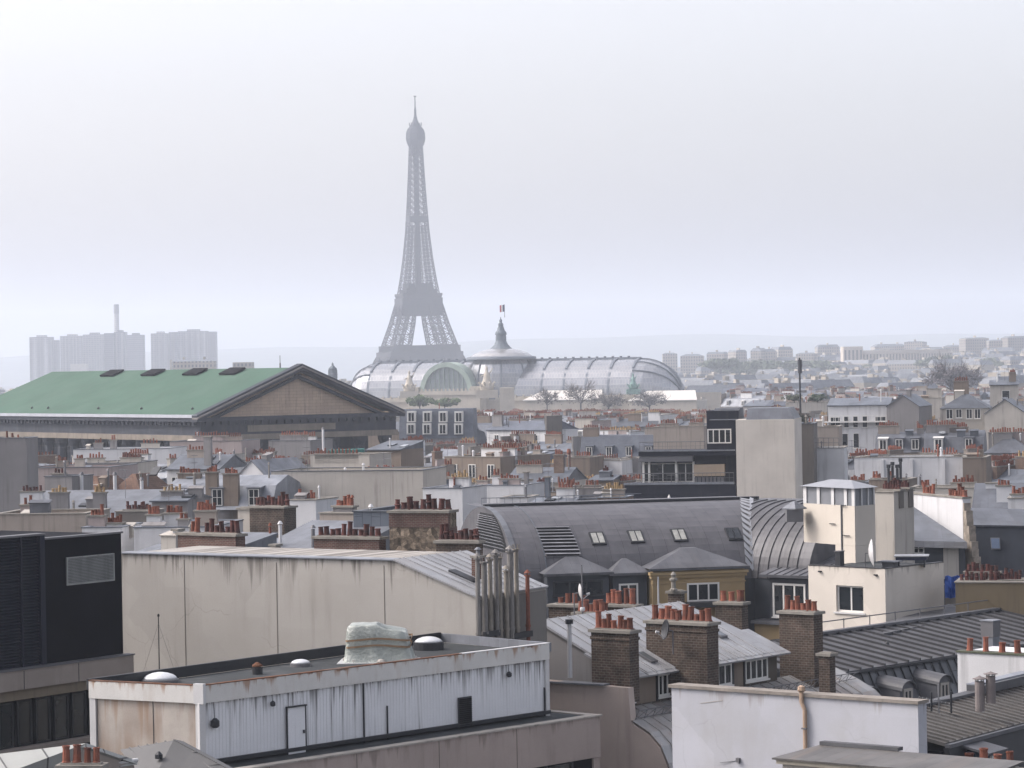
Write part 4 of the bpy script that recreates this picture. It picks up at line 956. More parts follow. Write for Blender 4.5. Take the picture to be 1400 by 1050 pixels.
    H('pale zinc roof house directly behind the left part of the cream wall', 150, 262, 738, 160, rz=-30, d=8, roof='shed', wm='grey', rm='pale', rise=1.2, chim=[(.5, .3, .3, 'x', .5, 0, 'white')])
    H('pale zinc roof house between two brick chimneys behind the cream wall', 318, 442, 722, 162, rz=-30, d=8, roof='shed', wm='grey', rm='pale', rise=1.9, chim=[(.35, .1, .35, 'x', -.9, 0, 'beige')])
    H('cream box house with bright red pots above the cream wall', 437, 486, 702, 176, rz=-30, d=3, roof='flat', wm='beige', rm='none', chim=[(.4, .3, 1.4, 'x', .45, 7, 'grey')])
    H('blue grey zinc clad block between the cream box and rubble chimney', 483, 540, 700, 166, rz=-20, d=6, roof='flat', wm='zincwall', rm='zinc')
    H('long plain cream party wall house in the centre below the temple pediment', 371, 578, 645, 268, rz=-14, d=8, roof='flat', wm='cream', rm='zinc', aer=2)
    H('brown panelled rooftop hut with a pale sloping roof', 502, 548, 604, 345, rz=-30, d=5, roof='shed', wm='tan', rm='zinc', rise=.9)
    H('long low parapet house with a line of red pots under the rooftop hut', 424, 505, 622, 335, rz=-22, d=6, roof='flat', wm='cream', rm='none', chim=[(.3, 0, 5.5, 'x', .15, 12, 'cream')])
    t = tag(MB().par(at(447, 629, 338), at(497, 627, 340) - at(447, 629, 338), (0, 3, 0), (0, 0, 1.1)).build('tarpaulin', mat('teal_tarp', (.03, .17, .15), .7, bump=.1)), 'teal tarpaulin spread over the roof beside the brown panelled hut', 'tarpaulin')
    H('cream house with two pots and a dark window behind the left brick chimney', 396, 432, 684, 215, rz=-20, d=4, roof='flat', wm='white', rm='none', chim=[(.6, .3, .9, 'x', .1, 3, 'white'), (0, .3, .5, 'x', .3, 1, 'white')])
    H('white block and zinc step right of the long party wall', 578, 632, 668, 255, rz=-20, d=6, roof='flat', wm='white', rm='pale', chim=[(.9, .4, 1.9, 'x', .9, 6, 'white', 'buff')])
    # ---- slate front with eight white windows
    t = H('blue slate roof front with two rows of white windows below the glass hall', 545, 646, 560, 600, rz=-6, d=9, roof='steep', wm='grey', rm='slate', rise=6.0)
    for r_ in (0, 1):
        for k in range(4):
            p = loc_of(t, at(556 + 22 * k, 577 + 16.5 * r_, 598)); p.y = .35 if r_ == 0 else -.1
            q = MB(); q.box(p.x - .2, p.x + 1.6, p.y - .35, p.y + 2.2, p.z - .1, p.z + 2.15); o = q.build('dormer', M_WHITE, t, local=True)
            window(t, (p.x, p.y - .36, p.z), 0, 1.4, 1.95, 2, 1, bar=.13, parent=o, sill=False)
    # ---- centre
    H('slate roof house with four white dormers left of the black terrace building', 792, 900, 596, 470, rz=-16, d=8, roof='steep', wm='grey', rm='slate', rise=3.6, dorm=4, chim=[(.02, .2, 2.6, 'x', 1.3, 8, 'tan'), (.95, .4, 2.4, 'x', 1.2, 7, 'beige')])
    H('tan stone block with broken pots behind the black building terrace', 893, 962, 584, 440, rz=-16, d=6, roof='flat', wm='beige', rm='none', chim=[(.1, .4, 2.8, 'x', .5, 8, 'beige'), (.9, .4, 2.2, 'x', .6, 7, 'beige')])
    H('bright white wall house with dark edge below the four white dormers', 804, 850, 630, 385, rz=-20, d=6, roof='flat', wm='white', rm='none', chim=[(.2, .4, 3.2, 'x', .3, 9, 'grey')])
    H('tan chimney-like block left of the bright white wall', 773, 806, 626, 380, rz=-20, d=6, roof='flat', wm='tan', rm='none', chim=[(.5, .4, 2.2, 'x', .2, 6, 'tan')])
    t = thing('flue', 'orange clay flue pipe against the tan block left of the white wall', 'flue', at(778.5, 660, 372)); h_ = at(778.5, 619, 372).z - t.location.z
    MB().tube((0, 0, -3), (0, 0, h_), .2, .2, 8).build('pipe', POTM, t, local=True); MB().tube((0, 0, h_), (0, 0, h_ + .5), .3, .2, 8).build('cowl', POTM, t, local=True)
    H('grey block right of the bright white wall', 849, 872, 627, 388, rz=-10, d=6, roof='flat', wm='grey', rm='none')
    H('small hut with three vents in front of the bright white wall', 806, 838, 650, 330, rz=-25, d=4, roof='gable', wm='tan', rm='zinc', rise=.5, chim=[(.5, .3, .9, 'x', .4, 3, 'grey', 'dark')])
    H('tan wall house with grey roof left of the dark pot rows', 632, 666, 630, 375, rz=-15, d=6, roof='flat', wm='tan', rm='none', chim=[(.2, .5, 2, 'x', .2, 6, 'grey')])
    H('grey chimney block with two rows of dark pots', 667, 698, 627, 370, rz=-15, d=6, roof='flat', wm='grey', rm='none', chim=[(.4, .2, 2.6, 'x', .2, 9, 'grey', 'dark'), (.4, .9, 2.6, 'x', .8, 9, 'grey', 'dark')])
    H('white attic with a row of small dark windows amid the pots', 694, 722, 632, 378, rz=-15, d=6, roof='flat', wm='white', rm='none', wins=5)
    H('zinc roof house with red pots below the white attic', 690, 772, 641, 350, rz=-18, d=9, roof='gable', wm='cream', rm='zinc', chim=[(.15, .3, 3.2, 'x', .4, 10, 'cream'), (.85, .3, 1.2, 'x', 1.6, 4, 'brick')])
    H('cream low house with red pots at the left above the curved dark roof', 660, 716, 664, 300, rz=-18, d=7, roof='flat', wm='white', rm='pale', chim=[(.1, .3, .8, 'x', 1.0, 3, 'white'), (.6, .2, 2.2, 'x', .7, 7, 'rose'), (.9, .4, .4, 'x', 1.3, 0, 'grey')])
    H('white wall with black slots above the curved dark roof', 683, 722, 681, 268, rz=-12, d=5, roof='flat', wm='white', rm='none', wins=3)
    H('beige low gabled house above the centre of the curved dark roof', 720, 776, 683, 258, rz=-18, d=7, roof='gable', wm='beige', rm='zinc', rise=.5, chim=[(.2, .5, .4, 'x', 1.9, 0, 'zincwall'), (.8, .5, 1.6, 'x', .9, 5, 'white')], aer=1)
    H('long red pot chimney wall behind the beige low house', 765, 820, 668, 290, rz=-14, d=4, roof='flat', wm='grey', rm='none', chim=[(.1, .3, 1.6, 'x', .3, 6, 'rose'), (.9, .3, 1.6, 'x', .3, 5, 'rose')])
    H('wine red hut with a row of buff pots beside the black terrace', 817, 853, 681, 252, rz=-14, d=4, roof='flat', wm='brick', rm='pale', chim=[(.5, .3, 1.9, 'x', .75, 8, 'beige', 'buff')])
    H('grey paved terrace house with a low parapet above the curved dark roof', 775, 818, 682, 262, rz=-14, d=5, roof='flat', wm='grey', rm='zinc')
    # ---- right
    t = H('white house with five upper windows and a zinc mansard', 1132, 1216, 545, 430, rz=-12, d=9, roof='gable', wm='white', rm='zinc', rise=1.0, winrow=[(.03, 3.1, 1.5, 1.4, 2), (.25, 3.3, .8, 1.7, 1), (.40, 3.3, .8, 1.7, 1), (.55, 3.3, .8, 1.7, 1), (.76, 3.1, 1.6, 1.4, 2), (.22, 6.3, .9, 2.2, 1), (.40, 6.3, .9, 2.2, 1)])
    m = MB(); m.box(-.6, 9.4, -1.0, 0, 25.9, 26.1); pz = loc_of(t, at(1132, 578, 430)).z; m.v = [(x, y, z - 25.9 + pz) for x, y, z in m.v]
    for k in range(15): m.box(-.55 + .7 * k, -.5 + .7 * k, -.98, -.94, pz + .2, pz + 1.0)
    m.box(-.6, 9.4, -1.0, -.93, pz + 1.0, pz + 1.06); m.build('balcony', M_WHITE, t, local=True)
    H('grey gable wall joined right of the white house with five windows', 1212, 1256, 541, 426, rz=-20, d=9, roof='gabley', wm='grey', rm='zinc', rise=1.6)
    H('plain cream wall between two houses under the dark bare tree', 1247, 1288, 545, 485, rz=-12, d=7, roof='flat', wm='cream', rm='none', chim=[(.9, .4, 2.5, 'x', 1.6, 0, 'cream')])
    t = H('slate roof house with four white windows in a row at right', 1285, 1352, 540, 432, rz=-12, d=9, roof='hip', wm='cream', rm='zinc', rise=2.0, winrow=[(.12, 1.55, 1.0, 1.45, 2), (.32, 1.4, .9, 1.3, 2), (.53, 1.55, .9, 1.45, 2), (.70, 1.55, .9, 1.45, 2)], chim=[(.35, .6, 2.2, 'x', 2.0, 6, 'tan')])
    H('cream gable wall right of the house with four white windows', 1346, 1402, 547, 424, rz=-16, d=9, roof='gabley', wm='cream', rm='zinc', rise=2.0)
    t = H('cream house with one dark window near the right edge', 1353, 1392, 520, 520, rz=-10, d=7, roof='gable', wm='cream', rm='zinc', rise=.8, chim=[(.9, .3, 1.2, 'x', 1.4, 4, 'tan')], aer=3, winrow=[(.42, 2.6, 1.4, 1.6, 1)])
    H('zinc mansard house with four dormers under the white house', 1196, 1262, 592, 385, rz=-12, d=8, roof='mansard', wm='beige', rm='dark', rise=2.6, dorm=3, chim=[(.05, .4, 2.8, 'x', .9, 9, 'beige'), (.98, .4, .9, 'x', .5, 3, 'grey')])
    H('zinc mansard house with small roof windows, right of the one with dormers', 1262, 1345, 590, 380, rz=-12, d=8, roof='mansard', wm='beige', rm='dark', rise=2.8, dorm=2, chim=[(.03, .4, 4, 'x', .8, 12, 'grey'), (.6, .4, 2.4, 'x', .5, 8, 'tan')])
    H('grey stone block with dark roof at the right edge', 1345, 1412, 598, 372, rz=-12, d=8, roof='hip', wm='grey', rm='dark', chim=[(.15, .3, 3.0, 'x', .6, 9, 'grey'), (.9, .4, 2.4, 'x', .6, 7, 'rose')])
    t = H('long white party wall with shallow piers, right of the grey flues', 1168, 1318, 626, 325, rz=-14, d=7, roof='flat', wm='white', rm='none', chim=[(.98, .5, 1.2, 'x', .2, 0, 'dark')])
    for f in (.25, .52, .82):
        p = loc_of(t, at(1168 + 150 * f, 640, 325)); MB().box(p.x, p.x + .35, -.25, -.005, 0, loc_of(t, at(1168, 629, 325)).z).build('pier', WALLS['white'], t, local=True)
    H('tan end wall right of the long white party wall', 1316, 1348, 626, 320, rz=-14, d=7, roof='flat', wm='tan', rm='none', chim=[(.7, .5, .6, 'x', .8, 2, 'tan')])
    H('beige terrace block with a railing right of the black building', 1112, 1147, 584, 330, rz=-10, d=6, roof='flat', wm='beige', rm='none')
    H('plain white block before the beige terrace block', 1110, 1154, 613, 312, rz=-10, d=6, roof='flat', wm='white', rm='none')
    p = at(1112, 613, 309.5); q = at(1147, 613, 308.9); t = tag(MB().box(0, 1, 0, 1, 0, 1).build('railing', M_IRON), 'dark terrace railing before the beige block right of the black building', 'railing')
    m = MB()
    for k in range(6): s = p.lerp(q, k / 5); m.tube(s, s + Vector((0, 0, 1.1)), .03, .03, 5)
    m.tube(p + Vector((0, 0, 1.1)), q + Vector((0, 0, 1.1)), .035); m.tube(p + Vector((0, 0, .6)), q + Vector((0, 0, .6)), .025)
    old = t.data; M_ = Matrix.Translation(-p); t.data = m.mesh('railing', M_IRON, M_); t.location = p; bpy.data.meshes.remove(old)
    H('tall grey service shaft with pipes right of the cream end wall', 1089, 1112, 580, 308, rz=-10, d=6, roof='flat', wm='dark', rm='zinc')
    H('chimney wall with orange pots and four black flues before the white party wall', 1188, 1242, 656, 285, rz=-20, d=4, roof='flat', wm='tan', rm='none', chim=[(.0, .3, 1.0, 'x', .15, 5, 'rose'), (.5, .3, .5, 'x', .35, 2, 'rose')])
    for i, px in enumerate((1215, 1220.5, 1227, 1231.5)):
        p = at(px, 656, 284); h_ = at(px, 640 - 3.5 * (i % 2) - (5 if i == 3 else 0), 284).z - p.z
        t = thing('flue', 'thin black metal flue above the orange pots before the white party wall', 'flue', p, 0, 'four black flues in a row')
        MB().tube((0, 0, -.3), (0, 0, h_), .13, .13, 8).build('pipe', M_DARK, t, local=True); MB().tube((0, 0, h_ + .02), (0, 0, h_ + .35), .2, .2, 8).build('cowl', M_DARK, t, local=True)
    H('grey metal duct house with red pots right of the plain white block', 1152, 1186, 660, 292, rz=-14, d=5, roof='flat', wm='grey', rm='zinc', chim=[(.6, .3, 1.6, 'x', .2, 6, 'grey')])
    H('low white wall with red pots before the long party wall, right part', 1243, 1335, 668, 262, rz=-14, d=6, roof='flat', wm='cream', rm='none', chim=[(.15, .3, 1.0, 'x', .2, 4, 'cream'), (.95, .2, 2.2, 'x', .5, 8, 'cream')])
    H('dark zinc hip roof house at the right edge above the navy mansard', 1330, 1420, 664, 245, rz=-12, d=10, roof='gable', wm='dark', rm='dark', rise=1.9, chim=[(.2, .4, 1.0, 'x', .1, 0, 'white'), (.45, .1, 1.2, 'x', 0, 4, 'white')])
    H('small white chimney block with red pots at the right edge', 1378, 1420, 682, 215, rz=-12, d=3, roof='flat', wm='white', rm='none', chim=[(.4, .3, 1.8, 'x', .35, 7, 'white')])
    # lattice aerial mast
    p = at(1094, 548, 450); h_ = at(1094, 489, 450).z - p.z
    t = thing('aerial_mast', 'thick dark aerial mast standing over the roof garden', 'aerial mast', p)
    m = MB(); m.tube((0, 0, -2), (0, 0, h_), .16, .12, 6); m.build('pole', M_DARK, t, local=True)
    for a in range(3):
        m = MB(); m.box(.25 * math.cos(2.1 * a) - .12, .25 * math.cos(2.1 * a) + .12, .25 * math.sin(2.1 * a) - .12, .25 * math.sin(2.1 * a) + .12, h_ - 2.4, h_ - .3); m.build('antenna_panel', M_IRON, t, local=True)
    H('long low roof terrace building carrying the roof garden', 1074, 1130, 551, 690, rz=-8, d=14, roof='flat', wm='cream', rm='none')
mid()

# ---------------------------------------------------------------- black terrace building
def black_terrace():
    blk = mat('navy_black_cladding', (0.008, 0.010, 0.022), .8, 0, .2, .4, .3)
    cr = stucco('smooth_cream_render', (0.68, 0.63, 0.56), .2)
    a, wd = front(853, 1007, 662, 300, R(-10))
    t = thing('terrace_building', 'modern stepped building with black cladding, glazed terraces and a plain cream end wall', 'building', (a.x, a.y, 0), R(-10))
    L = lambda px, py, dy=0: (lambda p: (p.x, p.z))(loc_of(t, at(px, py, 300 - (px - 853) / F * 300 * .17)))
    X = lambda px: L(px, 600)[0]; Z = lambda py: L(930, py)[1]
    b = lambda nm, x0, x1, y0, y1, z0, z1, m: MB().box(X(x0), X(x1), y0, y1, Z(z1) if z1 else 0, Z(z0), ).build(nm, m, t, local=True)
    b('wall', 853, 1005, 0, 7, 662, None, blk)                      # lowest storey mass, top = lower terrace
    b('terrace_coping', 852, 1003, -.12, .2, 659.5, 662.5, ROOFS['pale'])
    b('wall', 873, 1004.5, 2.2, 8, 619, 661, blk)
    b('slab_band', 871, 1004, .9, 7.5, 617, 623.5, blk); b('coping', 870, 1003.5, .75, 1.0, 615.8, 617.6, ROOFS['pale'])
    b('fascia', 872, 945, 1.0, 2.1, 624, 631.5, M_IRON)
    b('wall', 962, 1006, 3.0, 8.5, 563, 618, blk)
    b('end_wall', 1007, 1087, -.5, 9, 575, None, cr)
    m = MB(); z0, z1 = Z(577), Z(560); x0, x1 = X(1021), X(1082); xe = X(1087)
    m.add([(x0, -.45, z0), (xe, -.45, z0), (xe, 9, z0), (x0, 9, z0), (x0, 1.2, z1), (x1 - .3, 1.2, z1), (x1 - .3, 8, z1), (x0, 8, z1)], [(0, 1, 5, 4), (1, 2, 6, 5), (2, 3, 7, 6), (3, 0, 4, 7), (4, 5, 6, 7)]); m.build('roof', ROOFS['dark'], t, local=True)
    m = MB(); x0, x1 = X(966), X(1006.5); z0, z1 = Z(576), Z(560)
    m.add([(x0, 2.9, z0), (x1, 2.9, z0), (x1, 9, z0), (x0, 9, z0), (x0 + .5, 4, z1), (x1, 4, z1), (x1, 8, z1), (x0 + .5, 8, z1)], [(0, 1, 5, 4), (1, 2, 6, 5), (2, 3, 7, 6), (3, 0, 4, 7), (4, 5, 6, 7)]); m.build('roof', ROOFS['dark'], t, local=True)
    # windows
    w_ = lambda x0, x1, y0, y1, y, c, bar=.09: window(t, (X(x0), y, Z(y1)), 0, X(x1) - X(x0), Z(y0) - Z(y1), c, 1, bar=bar, sill=False)
    w_(963, 996, 588, 608, 2.95, 4, .12)
    w_(876, 883, 634, 660, 2.15, 1); w_(884, 920, 634, 660, 2.12, 2); w_(922, 945, 634, 660, 2.15, 2)
    b('door_panel', 946, 988, 1.2, 2.1, 636, 652, stucco('beige_panel', (.40, .32, .24), .1))
    for px in (876, 884, 921, 945): MB().box(X(px) - .1, X(px) + .1, 1.6, 1.95, Z(661), Z(632)).build('post', M_WHITE, t, local=True)
    for (x0, x1, yb, h_, y) in ((872, 962, 617, .95, 1.1), (856, 1002, 660.5, 1.0, .25)):
        m = MB(); n = int((X(x1) - X(x0)) / .45); z = Z(yb)
        for k in range(n + 1):
            x = X(x0) + (X(x1) - X(x0)) * k / n; m.tube((x, y, z), (x, y, z + h_), .022, .022, 4)
        m.tube((X(x0), y, z + h_), (X(x1), y, z + h_), .04, .04, 5); m.tube((X(x0), y, z + .5), (X(x1), y, z + .5), .02, .02, 4)
        m.build('railing', M_IRON, t, local=True)
    for k in range(8):
        px = 948 + 5.2 * k; m = MB(); m.box(X(px), X(px) + .28, .32, .4, Z(683), Z(653)); m.build('louvre', M_IRON, t, local=True)
    b('window_band', 858, 990, -.06, -.01, 685, 697, M_GLASS)
    for i, (px, lab) in enumerate(((890, 'small terrace table and chairs behind the lower railing, left'), (915, 'small terrace table and chairs behind the lower railing, right'))):
        p = Matrix.Translation((a.x, a.y, 0)) @ Matrix.Rotation(R(-10), 4, 'Z') @ Vector((X(px), 1.2, Z(660)))
        s = thing('terrace_table', lab, 'table', p); MB().lathe((0, 0, 0), [(.25, 0), (.05, .04), (.04, .7), (.42, .72), (.42, .76)], 10).build('top', M_IRON, s, local=True)
black_terrace()
def parasol(px, pyb, pyt, Y, lab):
    p = at(px, pyb, Y); h = at(px, pyt, Y).z - p.z
    t = thing('parasol', lab, 'parasol', p); MB().tube((0, 0, -1), (0, 0, h), .03).build('pole', M_IRON, t, local=True); MB().lathe((0, 0, 0), [(.1, h * .1), (.22, h * .35), (.12, h * .8), (.03, h)], 8).build('canopy', M_WHITE, t, local=True)
parasol(915, 693, 676, 285, 'closed white parasol on the terrace below the black building')
# ================================================================ foreground
def onplane(px, py, P, ang):
    """where the view through a pixel meets the vertical plane through P running at the plan angle ang (degrees)"""
    d = ray(px, py); n = Vector((-math.sin(R(ang)), math.cos(R(ang)), 0)); o = Vector((0, 0, CAMH))
    return o + d * ((Vector(P) - o).dot(n) / d.dot(n))
def V2(ang): return Vector((math.cos(R(ang)), math.sin(R(ang)), 0))
ang_of = lambda a, b: math.degrees(math.atan2(b.y - a.y, b.x - a.x))
Zv = Vector((0, 0, 1))
M_BRICK = mat('soot_brick', (0.052, 0.036, 0.028), .9, 0, .4, 1.6, .6, (.022, .02, .018), 1.6, .5, brick=True, bw=.27, bh=.115, mortar=.017, bvar=(.085, .058, .043), mcol=(.125, .108, .092), grain=.25, gs=9.0)
M_BRICKR = mat('red_brick', (0.10, 0.047, 0.038), .9, 0, .3, 1.1, .4, (.05, .035, .03), 1.2, .4, brick=True, bw=.24, bh=.085, mortar=.014, bvar=(.13, .065, .05), mcol=(.16, .14, .125))
M_ZN = zinc('near_zinc', (0.40, 0.41, 0.43), bw=1.9, bh=.65, rough=.45, patina=((.27, .25, .23), .35, .5))
M_ZD = zinc('near_dark_zinc', (0.088, 0.09, 0.097), bw=3.4, bh=1.38, rough=.55, streak=.5, scol=(.14, .13, .125), bvar=(.074, .076, .083))
M_SEAM = mat('seam_dark', (.035, .036, .04), .6)
M_ZB = zinc('near_brown_zinc', (0.13, 0.125, 0.12), bw=2.4, bh=.55, rough=.5, streak=.6, scol=(.19, .15, .12))
M_FELT = mat('roof_felt', (0.030, 0.035, 0.038), .85, 0, .35, .25, .5, (.10, .10, .10), .5, .5)
M_POST = mat('white_steel', (0.60, 0.60, 0.60), .5, 0, .06, 1, .2)
M_BLACK = mat('black_cladding', (0.007, 0.0075, 0.011), .8, 0, .25, .5, .35, (.013, .014, .017), 1.5, .1, spec=.06)
M_NAVY = mat('navy_louvre', (0.010, 0.013, 0.028), .7, .0, .2, .5, .2)
M_CONCP = mat('panel_concrete', (0.33, 0.285, 0.25), .9, 0, .12, .4, .5, (.14, .12, .10), 1.6, .12)

# ---------------------------------------------------------------- black building at the left edge
def black_building():
    P, Q = atz(0, 918, 28), atz(169, 895, 28); an = ang_of(P, Q); u = V2(an); n = V2(an + 90)
    t = thing('black_building', 'black clad rooftop block with navy louvres and a white vent, at the left edge', 'building', (Q.x, Q.y, 0), R(an))
    zt = onplane(168, 729, Q, an).z
    X = lambda px, off=0: loc_of(t, onplane(px, 850, Q - n * off, an)).x
    Z = lambda px, py, off=0: onplane(px, py, Q - n * off, an).z
    xl = X(-60); x1 = X(61)
    MB().box(x1 + .002, 0, .02, 9, 27, zt).build('wall', M_BLACK, t, local=True)
    MB().box(x1 - .1, 0.06, -.05, .3, zt + .003, zt + .08).build('coping', M_IRON, t, local=True)
    MB().box(xl, x1, .12, 9.2, 27, zt + .2).build('plant_screen', M_BLACK, t, local=True)
    q = MB(); k = 0; z = 28.06
    while z < zt + .1: q.par((xl, -.02, z), (x1 - xl - .3, 0, 0), (0, .13, .06), (0, 0, .035)); z += .125
    q.build('louvre', M_NAVY, t, local=True)
    for x in (X(28), x1 - .28, X(-5)): MB().box(x, x + (.28 if x > x1 - .5 else .09), -.09, .11, 28.02, zt + .2).build('louvre_post', M_NAVY, t, local=True)
    MB().box(xl, x1 + .02, -.12, .4, zt + .2, zt + .28).build('coping', M_IRON, t, local=True)
    xa, xb = X(92), X(157); za, zb = Z(125, 759), Z(125, 797)
    m = MB(); m.box(xa, xb, -.05, .018, zb, zb + .05); m.box(xa, xb, -.05, .018, za - .05, za); m.box(xa, xa + .05, -.05, .018, zb + .05, za - .05); m.box(xb - .05, xb, -.05, .018, zb + .05, za - .05)
    v = m.build('vent', mat('vent_grey', (.36, .37, .36), .6, .2, .15, 2, .6, (.12, .12, .12), 3, .4), t, local=True)
    m = MB(); z = zb + .06
    while z < za - .08: m.par((xa + .05, -.045, z), (xb - xa - .1, 0, 0), (0, .06, .03), (0, 0, .012)); z += .062
    m.build('vent_blades', MATS['vent_grey'], v, local=True)
    # concrete ledge, soffit, window band, sill
    zl = Z(0, 945) ; xr = .12
    MB().box(xl, xr, -.45, 6, zl, 27.99).build('ledge', M_CONCP, t, local=True)
    for px in (20, 95): MB().box(X(px), X(px) + .03, -.46, -.44, zl + .01, 27.96).build('joint', M_DARK, t, local=True)
    MB().box(xl, xr + .05, -.5, .0, 28.0, 28.05).build('ledge_capping', M_IRON, t, local=True)
    MB().box(xl, -.1, -.3, 6, zl - .42, zl - .003).build('soffit', stucco('soffit_tan', (.22, .18, .13), .3), t, local=True)
    MB().box(xl, -.1, .12, 6, 0, zl - .425).build('lower_wall', M_BLACK, t, local=True)
    w0 = zl - 2.35
    for k in range(9):
        x = xl + (-.1 - xl) * k / 9
        f = MB(); w_ = (-.1 - xl) / 9 - .3; f.box(x + .1, x + .18, -.02, .1, w0, zl - .5); f.box(x + w_ + .1, x + w_ + .18, -.02, .1, w0, zl - .5); f.box(x + .18, x + w_ + .1, -.02, .1, w0, w0 + .08); f.box(x + .18, x + w_ + .1, -.02, .1, zl - .58, zl - .5)
        o = f.build('window', mat('window_grey', (.035, .038, .042), .5, .2), t, local=True)
        MB().box(x + .18, x + w_ + .1, .03, .09, w0 + .08, zl - .58).build('pane', mat('office_glass', (.02, .024, .026), .12, 0, .5, .3, spec=.6), o, local=True)
    MB().box(xl, -.1, -.5, .1, w0 - .2, w0 - .02).build('sill', M_CONCP, t, local=True)
black_building()

# ---------------------------------------------------------------- long cream wall house
def cream_house():
    P1 = at(166, 757, 132.2); z1 = P1.z
    P2 = atz(540, 767, z1); an = ang_of(P1, P2); P3 = onplane(650, 817, P2, an)
    d4 = V2(an + 92); P4h = onplane(746, 803, P3, an + 92); P4 = Vector((P4h.x, P4h.y, P3.z))
    t = thing('cream_house', 'house with a very long plain cream wall behind the white shed', 'building', (P1.x, P1.y, 0), R(an))
    wm = mat('long_cream_wall', (0.415, 0.395, 0.365), .9, 0, .06, .3, .35, (.20, .18, .155), 1.6, .1, tops=[(z1, 2.2, .8, (.11, .10, .09), 2.2), (z1, .8, .7, (.10, .09, .08), 5)], patina=((.36, .335, .30), .35, .4), cracks=.22)
    b = P4 - P3; B1, B2 = P1 + b, P2 + b
    m = MB(); m.prism([P1.to_2d(), P2.to_2d(), B2.to_2d(), B1.to_2d()], 0, z1)
    m.prism([P2.to_2d(), P3.to_2d(), P4.to_2d(), B2.to_2d()], 0, [z1, P3.z, P3.z, z1]); m.build('wall', wm, t)
    u = V2(an); n = V2(an - 90)
    for px in (252, 378, 525):
        p = onplane(px, 800, P2, an); MB().par(p + n * .012 + Vector((0, 0, 20 - p.z)), u * .03, -n * .01, (0, 0, z1 - 20.2)).build('joint', mat('joint_dark', (.13, .115, .10), .9), t)
    m = MB(); e = n * .1
    m.slab([P1 + e + Zv * .06, P2 + e + Zv * .06, P2 - n * .45 + Zv * .1, P1 - n * .45 + Zv * .1], .05)
    m.build('coping', ROOFS['pale'], t)
    m = MB(); m.slab([P2 + e + Zv * .09, P3 + e + u * .15 + Zv * .06, P4 + u * .15 + Zv * .06, B2 + Zv * .09], .07)
    for k in range(1, 9):
        f = k / 9; m.par(P2 + b * f + Zv * .09, (P3 - P2) + u * .15, b.normalized() * .04, Zv * .045)
    m.build('roof', M_ZN, t)
    # skylight and a thin brick chimney on the sloping part
    s = (P3 - P2); g = lambda f, q: P2 + s * f + b * q + Zv * .1
    MB().par(g(.44, .25), s * .3, b.normalized() * .55, Zv * .1).build('skylight', M_DARK, t)
    c0 = g(.58, .42)
    m = MB(); m.par(c0 - Zv * .3, u * .42, -n * .38, Zv * 1.05, 0); m.par(c0 + Zv * .75 - u * .05 + n * .05, u * .52, -n * .48, Zv * .1, 1); o = m.build('chimney', [M_BRICKR, CAPM], t)
    m = MB(); m.tube(c0 + Zv * .85 + u * .2 - n * .2, c0 + Zv * 1.1 + u * .2 - n * .2, .1, .08); m.tube(c0 + Zv * 1.1 + u * .2 - n * .2, c0 + Zv * 1.2 + u * .2 - n * .2, .16, .05); m.build('cowl', ROOFS['pale'], o)
    # the flue wall with its pipes
    ew = stucco('flue_wall', (.20, .19, .175), .6); r = V2(an + 92)
    MB().par(P3 + u * .012 + r * .02 - Zv * 4, r * (b.length - .04), u * .02, Zv * (4 - .12)).build('flue_wall', ew, t)
    for i, (px, yt, rr, mm) in enumerate(((654, 765, .10, 'g'), (663, 770, .12, 'g'), (671, 766, .10, 'b'), (679, 760, .11, 'g'), (684, 764, .10, 'b'), (693, 782, .10, 'b'), (699, 755, .13, 'g'), (707, 752, .10, 'b'), (722, 788, .09, 't'))):
        p = onplane(px, 845, P3 + u * .3, an + 92); zt = onplane(px, yt, p, an).z
        M_ = {'g': mat('flue_zinc', (.21, .20, .19), .7, .2, .25, 2, .5), 'b': mat('flue_cement', (.26, .235, .20), .9, 0, .25, 2, .5), 't': POTM}[mm]
        m = MB(); m.tube((p.x, p.y, 25), (p.x, p.y, zt), rr, rr, 10)
        for zz in (26.3, 27.6, 28.8): m.tube((p.x, p.y, zz), (p.x, p.y, zz + .1), rr * 1.3, rr * 1.3, 10)
        m.tube((p.x, p.y, zt), (p.x, p.y, zt + .06), rr * 1.6, rr * 1.6, 10)
        if i % 3 != 1: m.tube((p.x, p.y, zt + .14), (p.x, p.y, zt + .28), rr * 1.7, rr * .4, 10); m.tube((p.x, p.y, zt + .05), (p.x, p.y, zt + .15), .03)
        else:
            for a in range(6): m.tube((p.x + rr * math.cos(a), p.y + rr * math.sin(a), zt), (p.x + rr * 1.6 * math.cos(a), p.y + rr * 1.6 * math.sin(a), zt + .25), .02, .02, 4)
        m.build('flue_pipe', M_, t)
    for (px, py, w_) in ((660, 872, 1.2), (700, 874, 1.5)):
        p = onplane(px, py, P3 + u * .28, an + 92); MB().par(p, r * w_, u * .15, Zv * .25).build('pipe_bracket', M_DARK, t)
    # lightning rod in front of the wall
    p = onplane(218, 925, P1 + n * 3, an); h = onplane(218, 843, P1 + n * 3, an).z
    t2 = thing('lightning_rod', 'thin dark rod with two guy wires standing before the long cream wall', 'mast', (p.x, p.y, p.z - 2))
    m = MB(); m.tube((p.x, p.y, p.z - 2), (p.x, p.y, h), .035, .02, 6); m.lathe((p.x, p.y, h), [(.05, 0), (.05, .08), (.01, .12)], 6); m.build('pole', M_DARK, t2)
    for s_ in (-1, 1): MB().tube((p.x, p.y, h - .3), Vector((p.x, p.y, p.z - 1.5)) + u * s_ * 1.6, .006, .006, 3).build('guy_wire', M_IRON, t2)
    return t
cream_house()

